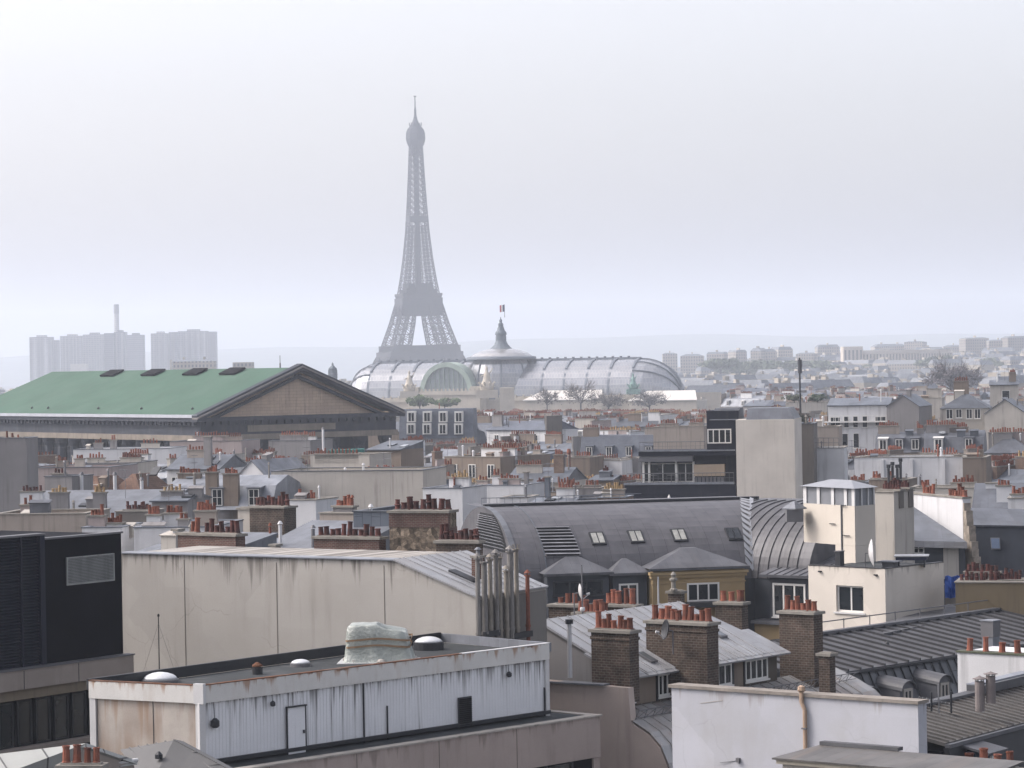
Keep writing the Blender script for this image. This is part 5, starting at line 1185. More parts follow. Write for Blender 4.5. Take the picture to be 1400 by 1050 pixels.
# ---------------------------------------------------------------- chimney stacks of the near roofs
def stack(lab, x0, x1, py, Y, rz, dp, ybot, m, n=0, kind='red', sc=1.0, capm=None, slope=0.0, drop=3.5, cap=.13, name='brick_chimney', rows=None, corbel=False):
    a, wd = front(x0, x1, py, Y, R(rz)); zb = at(x0, ybot, Y).z - drop; h = a.z - zb
    t = thing(name, lab, 'chimney', (a.x, a.y, zb), R(rz))
    q = MB(); q.box(0, wd, 0, dp, 0, h - cap)
    if corbel: q.box(-.04, wd + .04, -.04, dp + .04, h - cap - .3, h - cap - .18)
    q.build('stack', m, t, local=True)
    q = MB(); q.add([(-.1, -.1, h - cap + .002), (wd + .1, -.1, h - cap + .002), (wd + .1, dp + .1, h - cap + .002), (-.1, dp + .1, h - cap + .002), (-.1, -.1, h), (wd + .1, -.1, h), (wd + .1, dp + .1, h), (-.1, dp + .1, h)],
                    [(3, 2, 1, 0), (4, 5, 6, 7), (0, 1, 5, 4), (1, 2, 6, 5), (2, 3, 7, 6), (3, 0, 4, 7)]); q.build('cap', capm or CAPM, t, local=True)
    rr = random.Random(int(x0))
    for (f0, f1, k, kd, fy) in (rows or [(0.02, .98, n, kind, .5)]):
        q = MB(); q.box(max(0, f0) * wd, f1 * wd, dp * fy - .17, dp * fy + .17, h, h + .05); q.build('mortar_bed', capm or CAPM, t, local=True)
        pots_on(t, (f0 * wd, dp * fy, h + .03), (f1 * wd, dp * fy, h + .03), k, kd, rr, sc)
    return t, wd, h
stack('brown brick chimney with dark pots over the left part of the long cream wall', 243, 322, 728, 150, -38, .7, 757, M_BRICKR, rows=[(.15, .28, 2, 'red', .5), (.38, .99, 7, 'dark', .5)], sc=1.0)
stack('red brown brick chimney with ten dark pots in the middle above the long cream wall', 429, 518, 733, 150, -30, .65, 768, M_BRICKR, 11, 'dark', 1.05)
stack('wide brick chimney with a recess and dark pots behind the pale zinc roofs', 341, 388, 692, 192, -30, 1.4, 725, M_BRICK, 9, 'dark', 1.1)
stack('cream render chimney side joined left of the recessed brick chimney', 325, 341, 694, 193, -30, .8, 725, WALLS['cream'], 0, name='render_chimney')
m_rub = mat('rubble_stone', (0.17, 0.135, 0.10), .95, 0, .45, 3.2, .4, (.05, .045, .04), 2, 1.0, grain=.45, gs=5.0, bump=.08)
def voro(m):
    nt = m.node_tree; b = nt.nodes['Principled BSDF']; old = b.inputs['Base Color'].links[0].from_socket
    uv = nt.nodes.new('ShaderNodeUVMap'); uv.uv_map = 'uv'; v = nt.nodes.new('ShaderNodeTexVoronoi'); v.voronoi_dimensions = '2D'; v.inputs['Scale'].default_value = 3.6; v.inputs['Randomness'].default_value = 1
    v2 = nt.nodes.new('ShaderNodeTexVoronoi'); v2.voronoi_dimensions = '2D'; v2.feature = 'DISTANCE_TO_EDGE'; v2.inputs['Scale'].default_value = 3.6
    nt.links.new(uv.outputs[0], v.inputs['Vector']); nt.links.new(uv.outputs[0], v2.inputs['Vector'])
    bw = nt.nodes.new('ShaderNodeRGBToBW'); nt.links.new(v.outputs['Color'], bw.inputs[0])
    r = nt.nodes.new('ShaderNodeMapRange'); r.inputs[1].default_value = .15; r.inputs[2].default_value = .85; r.inputs[3].default_value = .4; r.inputs[4].default_value = 1.75; nt.links.new(bw.outputs[0], r.inputs[0])
    x = nt.nodes.new('ShaderNodeMix'); x.data_type = 'RGBA'; x.blend_type = 'MULTIPLY'; x.inputs[0].default_value = 1; nt.links.new(old, x.inputs[6]); nt.links.new(r.outputs[0], x.inputs[7])
    e = nt.nodes.new('ShaderNodeMapRange'); e.inputs[1].default_value = .0; e.inputs[2].default_value = .09; e.inputs[3].default_value = .55; e.inputs[4].default_value = 0; nt.links.new(v2.outputs['Distance'], e.inputs[0])
    y = nt.nodes.new('ShaderNodeMix'); y.data_type = 'RGBA'; y.inputs[7].default_value = (.05, .042, .036, 1); nt.links.new(e.outputs[0], y.inputs[0]); nt.links.new(x.outputs[2], y.inputs[6]); nt.links.new(y.outputs[2], b.inputs['Base Color'])
voro(m_rub)
t, wd, h = stack('big rubble stone chimney with a brick edge and tall dark pots', 532, 612, 698, 148, -20, 1.2, 775, m_rub, 9, 'dark', 1.15)
MB().box(-.02, wd + .02, -.02, .3, h - .85, h - .14).build('brick_band', M_BRICKR, t, local=True)
MB().box(wd - .02, wd + .03, -.02, 1.22, 0, h - .86).build('brick_quoin', M_BRICKR, t, local=True)
stack('low brick chimney in front of the right corner of the rubble chimney', 596, 653, 739, 142, -24, .6, 785, M_BRICK, 8, 'dark', 1.0)
stack('brick chimney in front of the curved dark roof, left one behind the white dish', 750, 806, 826, 150, -30, .9, 860, M_BRICK, rows=[(.1, .8, 4, 'red', .6)])
stack('lower brick chimney crowded with orange pots under the white dish', 784, 824, 837, 145, -30, .7, 870, M_BRICK, rows=[(.1, 1, 5, 'red', .25), (.1, 1, 5, 'red', .75)], sc=1.05)
stack('brick chimney with tilted orange pots in front of the slate dormers', 823, 868, 826, 149, -30, .7, 860, M_BRICK, rows=[(.05, .45, 3, 'red', .5), (.6, .9, 2, 'red', .5)], sc=1.1)
stack('tall brick chimney with seven orange pots before the pale zinc roof', 808, 860, 860, 128, -38, .7, 948, M_BRICK, 7, 'red', 1.0, corbel=True, drop=.3)
t_c2 = stack('wide brick chimney with ten orange pots and a black dish', 883, 966, 848, 131, -38, .9, 930, M_BRICK, 10, 'red', 1.05, corbel=True, drop=1.5)
stack('narrow brick pier with a stone finial before the yellow dormer block', 913, 930, 808, 152, -30, .5, 838, M_BRICK, 0)
p = at(921, 808, 151.6); t = thing('stone_finial', 'stone finial on the narrow brick pier before the yellow dormer block', 'finial', p)
MB().lathe((0, 0, 0), [(.2, 0), (.2, .1), (.12, .15), (.12, .5), (.2, .55), (.2, .65), (.08, .7), (.15, .85), (.03, 1.0)], 8).build('urn', CAPM, t, local=True)
stack('short brick chimney with three orange pots at the right of the yellow block', 978, 1014, 823, 143, -30, .7, 862, M_BRICK, 3, 'red', 1.15)
stack('tall sooty brick chimney with six orange pots before the white cube house', 1065, 1112, 835, 139, -38, .8, 910, M_BRICK, 6, 'red', .95, drop=1.5)
stack('low crumbling brick stump at the foot of the tall sooty brick chimney', 1119, 1134, 893, 136, -38, .5, 915, M_BRICK, 0, drop=1.2)
stack('row of four short red pots on a low dark kerb at the bottom left corner', 80, 137, 1046, 90, -8, .5, 1060, M_DARK, 4, 'plain', .8, drop=1.5, name='chimney')

# ---------------------------------------------------------------- white metal shed on its office block
def shed():
    zt = 28.8
    C, Rr, Lc, B = atz(275, 938, zt), atz(750, 880, zt), atz(122, 931, zt), atz(603, 867, zt)
    an = ang_of(C, Rr); al = ang_of(Lc, C); u, n = V2(an), V2(an - 90); ul, nl = V2(al), V2(al - 90)
    zb = onplane(750, 975, Rr, an).z
    t = thing('metal_shed', 'long white ribbed metal rooftop shed with rusty roof edge and stained left end', 'shed', (C.x, C.y, zb), R(an))
    rust = (.17, .065, .025)
    fas = mat('shed_fascia', (0.64, 0.63, 0.60), .55, 0, .08, .6, .4, (.35, .25, .17), 1.3, .3, tops=[(zt + .02, .16, 1.0, (.10, .045, .022), 1.2), (zt, .7, .75, (.27, .14, .07), 2.2)])
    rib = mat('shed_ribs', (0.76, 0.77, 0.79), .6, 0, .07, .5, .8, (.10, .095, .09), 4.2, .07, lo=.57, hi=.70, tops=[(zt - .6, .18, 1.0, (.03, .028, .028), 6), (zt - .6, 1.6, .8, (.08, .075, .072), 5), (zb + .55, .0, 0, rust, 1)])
    end = mat('shed_stained', (0.46, 0.42, 0.375), .85, 0, .15, .8, .85, (.24, .15, .095), 1.0, .18, lo=.42, hi=.68, tops=[(zt - .5, 2.2, .7, (.27, .18, .12), 1.6)])
    ins = lambda p, k: p
    # body
    body = [C - n * .1 - nl * .1 + Vector((0, 0, 0)), Rr - n * .1, B, Lc - nl * .1]
    m = MB(); m.prism([p.to_2d() for p in (Rr - n * .12, B, Lc - nl * .12 - ul * -.05, C - n * .12 - nl * .12)], zb, zt - .34); m.build('body', M_FELT, t)
    L = (Rr - C).length
    m = MB(); m.par(Vector((C.x, C.y, zb)) - n * .12 + u * .16, u * (L - .2), n * .05, Zv * (zt - zb - .6)); k = 0.2
    while k < L - .1:
        m.par(Vector((C.x, C.y, zb + .02)) - n * .071 + u * k, u * .05, n * .010, Zv * (zt - zb - .66)); k += .165
    f = m.build('ribbed_wall', rib, t)
    Ll = (C - Lc).length
    MB().par(Vector((Lc.x, Lc.y, zb - .5)) - nl * .12 + ul * .3, ul * (Ll - .5), nl * .05, Zv * (zt - zb - .1)).build('end_wall', end, t)
    for k in (.62, .63): pass
    MB().par(Vector((Lc.x, Lc.y, zb - .5)) - nl * .068 + ul * (Ll * .56), ul * .025, nl * .012, Zv * (zt - zb - .12)).build('joint', M_DARK, t)
    # corner posts
    for (p, du, dn, w0, w1) in ((C, u, n, -.12, .16), (Rr, u, n, -.22, .0)): MB().par(Vector((p.x, p.y, zb - .3)) + du * w0 - dn * .1, du * (w1 - w0), dn * .12, Zv * (zt - zb - .32)).build('corner_post', M_POST, t)
    for a in (0.0, Ll - .26): MB().par(Vector((Lc.x, Lc.y, zb - .8)) + ul * a - nl * .1, ul * .26, nl * .11, Zv * (zt - zb + .18)).build('corner_post', M_POST, t)
    # fascia and parapet
    m = MB(); m.par(Vector((C.x, C.y, zt - .62)) - n * .13, u * L, n * .17, Zv * .62); m.build('fascia', fas, t)
    m = MB(); m.par(Vector((Lc.x, Lc.y, zt - .62)) - nl * .13, ul * (Ll - .04), nl * .17, Zv * .62); m.build('fascia', fas, t)
    MB().par(Vector((C.x, C.y, zt - .64)) - ul * .3 - nl * .1, ul * .42, nl * .16, Zv * .72).build('corner_cap', M_POST, t)
    ru = mat('rusty_edge', (.13, .055, .028), .9, 0, .5, 1.5, .6, (.4, .37, .33), .8, .8)
    MB().par(Vector((C.x, C.y, zt + .003)) - n * .15 + u * .1, u * (L * .72), n * .2, Zv * .035).build('edge_strip', ru, t)
    MB().par(Vector((C.x, C.y, zt + .003)) - n * .15 + u * (.1 + L * .72), u * (L * .28 - .1), n * .2, Zv * .035).build('edge_strip', M_POST, t)
    MB().par(Vector((Lc.x, Lc.y, zt + .003)) - nl * .15, ul * (Ll - .4), nl * .2, Zv * .035).build('edge_strip', ru, t)
    d = (B - Lc); MB().par(Vector((Lc.x, Lc.y, zt - .33)), d, Vector((-d.y, d.x, 0)).normalized() * .15, Zv * .4).build('back_flashing', M_DARK, t)
    d = (B - Rr); MB().par(Vector((Rr.x, Rr.y, zt - .33)), d, Vector((d.y, -d.x, 0)).normalized() * .15, Zv * .36).build('side_flashing', ROOFS['pale'], t)
    # door, vent, lamps on the long wall
    on = lambda px, py, o=.03: onplane(px, py, C - n * .0 + n * o, an)
    a, b_ = on(393, 968), on(417, 1042); w_ = (on(417, 968) - a).dot(u); zz = on(393, 1043).z
    m = MB(); m.par(Vector((a.x, a.y, zz)) - n * .04, u * w_, n * .04, Zv * (a.z - zz)); dr = m.build('door', rib, t)
    m = MB(); m.par(Vector((a.x, a.y, a.z)) - n * .06 - u * .04, u * (w_ + .1), n * .12, Zv * .05); m.par(Vector((a.x, a.y, zz)) - n * .04 - u * .04, u * .035, n * .06, Zv * (a.z - zz)); m.par(Vector((a.x, a.y, zz)) - n * .04 + u * (w_ + .01), u * .035, n * .06, Zv * (a.z - zz)); m.build('door_frame', M_DARK, dr)
    kp = Vector((a.x, a.y, zz + 1.0)) + u * (w_ * .85); MB().par(kp, u * .06, n * .06, Zv * .12).build('handle', M_DARK, dr)
    a = on(627, 954); w_ = (on(645, 954) - a).dot(u); z0 = on(627, 996).z
    m = MB(); m.par(Vector((a.x, a.y, z0)) - n * .05, u * w_, n * .05, Zv * (a.z - z0)); v = m.build('vent', M_DARK, t)
    m = MB(); z = z0 + .05
    while z < a.z - .05: m.par(Vector((a.x, a.y, z)) + u * .04, u * (w_ - .08), n * .05 - Zv * .03, Zv * .02); z += .075
    m.build('vent_blades', mat('vent_black', (.06, .06, .06), .6), v)
    for (px, py, s) in ((292, 987, .2), (371, 961, .12), (694, 921, .13)):
        p = on(px, py); m = MB(); m.lathe(p + n * .08 - Zv * s, [(s * .5, 0), (s * .8, s * .3), (s * .8, s * 1.2), (s * .3, s * 1.7)], 8); m.tube(p + n * .06 + Zv * s * .5, Vector((p.x, p.y, zt - .62)) + n * .03, .015, .015, 4); m.build('lamp', M_DARK, t)
    for (px, y0, y1) in ((498, 928, 1020), (530, 965, 1012), (745, 940, 985)):
        p = on(px, y1, .0); MB().par(p - n * .04, u * .035, n * .06, Zv * (on(px, y0).z - p.z)).build('joint', M_DARK, t)
    m = MB(); m.par(Vector((C.x, C.y, zb - .02)) - n * .05, u * L, n * .12, Zv * .14); m.build('base_gutter', M_DARK, t)
    # skylight domes, vent and covered machine stand on the roof: things of their own
    dome = mat('skylight_dome', (.62, .64, .66), .3, 0, .1, 2, .3, (.4, .39, .37), spec=.6)
    for (px, py, r, lab, curb) in ((219, 933, .62, 'large white skylight dome near the left end of the white shed roof', .04), (411, 911, .36, 'small white skylight dome in the middle of the white shed roof', .04), (586, 888, .55, 'grey skylight dome on a dark kerb behind the covered machine', .22)):
        p = atz(px, py, zt - .34); s = thing('skylight', lab, 'skylight', p)
        MB().lathe((0, 0, 0), [(r * 1.12, 0), (r * 1.12, .08 + curb), (r * 1.0, .1 + curb)], 20).build('kerb', M_DARK if curb > .1 else M_IRON, s, local=True)
        MB().lathe((0, 0, .1 + curb), [(r * 1.04, 0), (r * .95, r * .12), (r * .78, r * .23), (r * .5, r * .33), (r * .22, r * .38), (.01, r * .39)], 20).build('dome', dome, s, local=True, smooth=True)
    p = atz(352, 922, zt - .34); s = thing('roof_vent', 'small dark roof vent with a rusty cap on the white shed roof', 'vent', p)
    MB().lathe((0, 0, 0), [(.2, 0), (.2, .26), (.16, .27)], 12).build('collar', M_DARK, s, local=True); MB().lathe((0, 0, .3), [(.2, 0), (.2, .05), (.05, .16)], 12).build('cap', ru, s, local=True)
    # machine wrapped in sheeting
    p = atz(520, 904, zt - .34); s = thing('covered_machine', 'machine wrapped in pale green sheeting on the white shed roof', 'covered machine', p, R(an - 50))
    rr = random.Random(4); prof = [(1.26, 0.0), (1.14, .1), (1.12, .4), (1.08, .7), (1.10, .95), (1.08, 1.38), (1.02, 1.46), (.6, 1.5), (.02, 1.5)]
    m = MB(); rows = []; N_ = 40
    for j, (r, z) in enumerate(prof):
        row = []
        for i in range(N_ + 1):
            a = 2 * math.pi * (i % N_) / N_
            c_, s_ = math.cos(a), math.sin(a); k = (abs(c_) ** 10 + abs(s_) ** 10) ** -.1
            w = (.05 * math.sin(a * 7 + .3 * j) + .03 * math.sin(a * 15 + .5 * j)) * (1.15 - z / 1.5) + rr.uniform(-.012, .012)
            if i == N_: row.append(row[0]); continue
            top = 1 - .18 * max(0, c_) * (z / 1.3) ** 2
            row.append(Vector(((r + w * (j < 7)) * k * c_ * 1.05 + .1 * (1.3 - z) * c_ - .06 * z, (r * .72 + w * (j < 7)) * k * s_, z * top + (.012 * math.sin(i * 1.3) if 0 < j < 8 else 0))))
        rows.append(row)
    m.loft(rows); o = m.build('sheeting', mat('pale_green_sheeting', (.33, .36, .335), .3, 0, .22, 1.6, .5, (.40, .42, .40), 1.2, 1.2, spec=.55, bump=.1, patina=((.27, .30, .27), 1.1, .6)), s, local=True, smooth=True)
    for zz, rr_ in ((.88, 1.17), (.62, 1.15)):
        q = MB()
        for i in range(N_):
            pt = []
            for ii in (i, i + 1):
                a = 2 * math.pi * ii / N_; c_, s_ = math.cos(a), math.sin(a); k = (abs(c_) ** 10 + abs(s_) ** 10) ** -.1
                pt.append(Vector((rr_ * k * c_ * 1.07 - .02, rr_ * .72 * k * s_ * 1.06, zz + .05 * math.sin(a * 3))))
            q.par(pt[0], pt[1] - pt[0], Vector((0, 0, .075)), Vector((pt[0].x, pt[0].y, 0)).normalized() * .012)
        q.build('strap', mat('brown_strap', (.26, .17, .10), .8), s, local=True)
    MB().box(-1.6, 1.5, -1.05, .95, -.02, .03).build('ground_sheet', mat('grey_sheet', (.42, .43, .43), .5), s, local=True)
    for k in range(7):
        a = .9 * k + .3; q = MB(); q.lathe((1.35 * math.cos(a), .95 * math.sin(a), .02), [(.12, 0), (.15, .06), (.1, .14), (.02, .16)], 7, 0, rr.uniform(.8, 1.4), 1); q.build('sandbag', WALLS['cream'], s, local=True)
    # office block below with its parapet
    zp = 25.9; E = atz(820, 979, zp); b0 = onplane(150, 1068, E, an)
    t2 = thing('office_block', 'pinkish concrete block with parapet and dark window band carrying the white shed', 'building', (E.x, E.y, 0), R(an))
    pk = mat('pink_concrete', (.40, .335, .30), .9, 0, .1, .35, .55, (.16, .135, .12), 1.5, .12, tops=[(zp, .9, .55, (.14, .115, .10), 2.0)])
    Lp = (E - b0).dot(u) + 12; S0 = E - u * Lp
    MB().par(Vector((S0.x, S0.y, zp - 1.62)), u * Lp, -n * .3, Zv * 1.62).build('parapet', pk, t2)
    MB().par(Vector((E.x, E.y, zp - 1.62)) - n * .302, -u * .3, -n * 4.0, Zv * 1.62).build('parapet', pk, t2)
    MB().par(Vector((S0.x, S0.y, zp + .003)) + n * .06, u * (Lp + .08), -n * .45, Zv * .06).build('coping', mat('stone_coping', (.40, .37, .33), .9, 0, .2, .8, .6), t2)
    MB().par(Vector((E.x, E.y, zp + .003)) - n * .392 + u * .08, -u * .45, -n * 4.0, Zv * .06).build('coping', MATS['stone_coping'], t2)
    MB().par(Vector((S0.x, S0.y, 0)) - n * .31 + u * (Lp - L - 3.2), u * (L + 2.8), -n * 8, Zv * (zb - .1)).build('mass', M_FELT, t2)
    MB().par(Vector((S0.x, S0.y, 0)) - n * .16, u * Lp, -n * .14, Zv * (zp - 1.63)).build('window_wall', M_BLACK, t2)
    x = Lp - 7.0
    while x > Lp - 24:
        p = Vector((S0.x, S0.y, zp - 3.3)) + u * (x + 4.0); MB().par(p - n * .16, u * 1.25, n * .06, Zv * 1.6).build('window', M_GLASS, t2); x -= 1.5
        p2 = p + u * 1.3; MB().par(p2 - n * .14, u * .12, n * .1, Zv * 1.65).build('mullion', M_DARK, t2)
    MB().par(Vector((E.x, E.y, 0)) - u * .35 - n * .15, u * .34, n * .1, Zv * (zp - 1.64)).build('corner_pier', pk, t2)
    for k in range(1, 6):
        p = E - u * (k * 4.3 + .6); MB().par(Vector((p.x, p.y, zp - 1.6)) + n * .006, u * .03, -n * .01, Zv * 1.58).build('joint', MATS['joint_dark'], t2)
shed()
# ---------------------------------------------------------------- centre: zinc roofed house with long dormers and a curved lower roof
def standing(m, O, u, v, L, step, h=.05, w_=.035, mi=0, f0=0.0):
    """raised seams on a roof sheet: lines along v, spaced along u"""
    nrm = u.cross(v).normalized(); nrm = nrm if nrm.z > 0 else -nrm
    k = f0 + step
    while k < L - .05: m.par(O + u * k, u * w_, v, nrm * h, mi); k += step
def zinc_house():
    e1, e2 = V2(52), V2(-38)
    S0 = Vector((1.44, 129.0, 0)); P = lambda s, z, tt: S0 + e2 * s + e1 * tt + Zv * z
    t = thing('zinc_house', 'pinkish walled house with pale zinc roof and long dormers, right of the white shed', 'building', S0, R(52))
    LN = 13.2
    pk = mat('pink_gable', (.50, .42, .375), .9, 0, .09, .35, .5, (.20, .165, .145), 1.5, .12, tops=[(26.3, .8, .4, (.16, .13, .115), 2.2)])
    top = [(-1.1, 28.62), (3.75, 26.4)]
    low = [(3.1, 25.06), (4.4, 24.55), (5.3, 24.1), (5.9, 23.55), (6.25, 22.85), (6.45, 22.0), (6.5, 20.0)]
    # end wall: the house section, its lower edge follows the curved roof
    sec = [(-5.0, 0), (-5.0, 25.9), (-.6, 26.05), (2.0, 26.0), (4.22, 25.95)] + [(s - .06, z - .1) for s, z in low[1:]] + [(6.44, 0)]
    sec2 = [(-5.0, 0), (-5.0, 25.85), (-.6, 26.0), (2.3, 25.9), (2.3, 25.2), (3.0, 24.85)] + [(s - .1, z - .16) for s, z in low[1:]] + [(6.4, 0)]
    m = MB(); a = [P(s, z, .41) for s, z in sec2]; b = [P(s, z, LN) for s, z in sec2]; n = len(a)
    m.add(a + b, [tuple(range(n - 1, -1, -1)), tuple(range(n, 2 * n))] + [(i, (i + 1) % n, n + (i + 1) % n, n + i) for i in range(n)]); m.build('wall', WALLS['grey'], t)
    m = MB(); a = [P(s, z, 0) for s, z in sec]; b = [P(s, z, .4) for s, z in sec]; n = len(a)
    m.add(a + b, [tuple(range(n - 1, -1, -1)), tuple(range(n, 2 * n))] + [(i, (i + 1) % n, n + (i + 1) % n, n + i) for i in range(n)]); m.build('wall', pk, t)
    m = MB(); m.slab([P(-5.1, 25.96, -.15), P(3.0, 26.06, -.15), P(3.0, 26.06, .5), P(-5.1, 25.96, .5)], .07); m.build('coping', ROOFS['pale'], t)
    m = MB(); q = [P(-1.1, 28.62, .6), P(3.75, 26.4, .6), P(3.75, 26.4, LN), P(-1.1, 28.62, LN - 1.5)]; m.slab(q, .1)
    standing(m, P(-1.1, 28.62, .6), e1, q[1] - q[0], LN - 2.0, .72)
    m.slab([P(-1.1, 28.62, .6), P(-5, 27.0, .6), P(-5, 27.0, LN), P(-1.1, 28.62, LN - 1.5)], .1)
    rf = m.build('roof', M_ZN, t)
    # upper gable cheek under the roof
    m = MB(); m.add([P(-4.6, 25.9, .75), P(3.2, 25.9, .75), P(3.2, 26.45, .75), P(-1.1, 28.45, .75), P(-4.6, 27.0, .75)], [(0, 1, 2, 3, 4)]); m.build('gable', WALLS['grey'], t)
    for (s, tt, w_, l_) in ((1.6, 8.0, .5, 1.0), (1.1, 10.2, .55, 1.1), (2.4, 3.2, .5, .8), (1.0, 2.0, .4, .8)):
        a0 = P(s, 28.62 - (s + 1.1) * .458 + .03, tt); dv = (P(0, 0, 0) - P(-1, .458, 0))
        m = MB(); m.par(a0, e1 * w_, dv * l_, Zv * .09); o = m.build('skylight', M_IRON, rf); m = MB(); m.par(a0 + e1 * .06 + dv * .06 + Zv * .07, e1 * (w_ - .12), dv * (l_ - .12), Zv * .03); m.build('pane', mat('sky_glass', (.10, .11, .12), .1, 0, .2, 1, spec=.7), o)
    # curved lower roof
    m = MB(); rows = []
    LL = LN + 5.5
    m.loft([[P(s, z, .02) for s, z in low], [P(s, z, LL) for s, z in low]])
    for k in range(1, int(LL / .72)):
        for (s0, z0), (s1, z1) in zip(low, low[1:]):
            d = P(s1, z1, 0) - P(s0, z0, 0); nn = Vector((e2.x * -d.z, e2.y * -d.z, 0)) ; m.par(P(s0, z0, k * .72), e1 * .035, d, (e2 * .04 + Zv * .035))
    lr = m.build('lower_roof', zinc('stained_zinc', (.40, .40, .40), streak=.6, scol=(.24, .17, .12), patina=((.30, .21, .15), .5, .5)), t)
    # dormers: long sheds carrying the zinc eaves
    for (ta, tb, wins) in ((.75, 5.9, ((.15, .62, 3), (2.6, 2.2, 6))), (6.3, LN - .1, ((.2, 2.7, 5), (4.0, 1.9, 4)))):
        m = MB(); m.par(P(2.2, 24.8, ta), e1 * (tb - ta), e2 * 1.15, Zv * 1.56); o = m.build('dormer', mat('brown_dormer', (.10, .085, .07), .9), t)
        m = MB(); m.slab([P(1.6, 27.3, ta - .35), P(3.95, 26.3, ta - .35), P(3.95, 26.3, tb + .3), P(1.6, 27.3, tb + .3)], .08); standing(m, P(1.6, 27.3, ta - .3), e1, P(3.95, 26.3, 0) - P(1.6, 27.3, 0), tb - ta, .72); m.build('dormer_roof', M_ZN, o)
        x = ta
        for (dx, w_, nn) in wins:
            l = loc_of(t, P(3.38, 25.18, ta + dx)); window(t, l, 0, w_, 1.0, nn, 1, bar=.1, parent=o, sill=True, gm=M_GLASS)
        l0 = ta + wins[0][0] + wins[0][1] + .15; l1 = ta + wins[1][0] - .15
        MB().par(P(3.352, 25.03, l0), e1 * (l1 - l0), e2 * .06, Zv * 1.2).build('render_panel', WALLS['tan'], o)
        for xx in (l0 - .12, l1 + .02): MB().par(P(3.353, 25.03, xx), e1 * .1, e2 * .12, Zv * 1.25).build('post', M_DARK, o)
    # snow guard rail along the lower roof
    for (ta, tb) in ((.3, 5.0), (6.5, LL - .3)):
        m = MB(); k = ta
        while k < tb - .4:
            m.tube(P(4.35, 24.56, k), P(4.55, 24.95, k), .018, .018, 4); m.tube(P(4.37, 24.56, k), P(4.55, 24.95, k + .65), .014, .014, 4); k += .65
        m.tube(P(4.55, 24.95, ta), P(4.55, 24.95, tb), .022, .022, 5); m.tube(P(4.4, 24.62, ta), P(4.4, 24.62, tb), .018, .018, 5); m.build('snow_guard', M_IRON, lr)
    # thin flue on the roof
    p = P(.4, 27.6, -.2); p = at(779, 895, 127.5); h = at(779, 853, 127.5).z
    s = thing('flue', 'thin pale cement flue at the left end of the pale zinc roof', 'flue', (p.x, p.y, p.z - 1)); m = MB(); m.tube((p.x, p.y, p.z - 1), (p.x, p.y, h), .1, .09, 8); m.build('pipe', WALLS['white'], s); m = MB(); m.tube((p.x, p.y, h), (p.x, p.y, h + .2), .17, .17, 8); m.build('cowl', M_DARK, s)
zinc_house()
def dish(lab, px, py, Y, r, face, m, arm=True, rim=None):
    """a satellite dish with its middle at the pixel; face = direction (plan angle, tilt)"""
    c = at(px, py, Y); d = Vector((math.cos(R(face[0])) * math.cos(R(face[1])), math.sin(R(face[0])) * math.cos(R(face[1])), math.sin(R(face[1]))))
    t = thing('satellite_dish', lab, 'satellite dish', c - Zv * (r + .6)); a = d.orthogonal().normalized(); b = d.cross(a)
    m_ = MB(); rows = []
    for j in range(6):
        rr = r * j / 5; off = .28 * r * (j / 5) ** 2
        rows.append([c + d * (off - .1 * r) + (a * math.cos(i * math.pi / 10) + b * math.sin(i * math.pi / 10)) * max(rr, .002) for i in range(21)])
    m_.loft(rows); m_.loft([[p - d * .03 for p in row] for row in reversed(rows)]); m_.loft([rows[-1], [p - d * .03 for p in rows[-1]]])
    m_.build('reflector', m, t, smooth=False)
    q = MB(); q.tube(c - d * .12 * r, c - d * .3, .03, .03, 6); q.tube(c - d * .3, c - d * .3 - Zv * (r + .6), .035, .035, 6); q.build('bracket', M_IRON, t)
    if arm: q = MB(); lo = c - Zv * r * .95 + d * .15 * r; f = c + d * r * 1.15 - Zv * r * .35; q.tube(lo, f, .02, .02, 5); q.tube(f, f - d * .16, .06, .05, 7); q.build('feed_arm', M_POST, t)
    return t
dish('black satellite dish seen edge-on before the wide ten pot chimney', 911, 861, 129.3, .44, (196, 10), M_DARK)
dish('white satellite dish edge-on on a pole above the orange pot chimneys', 793, 810, 143, .42, (5, 10), M_POST)
p = at(797, 870, 142); s = thing('aerial_pole', 'slim grey aerial pole carrying the white dish above the orange pots', 'pole', p); h = at(797, 772, 142).z - p.z
MB().tube((0, 0, -.5), (0, 0, h), .045, .035, 7).build('pole', M_IRON, s, local=True)
MB().lathe((0, 0, h * .35), [(.1, 0), (.13, .1), (.1, .2)], 8).build('clamp', M_POST, s, local=True)

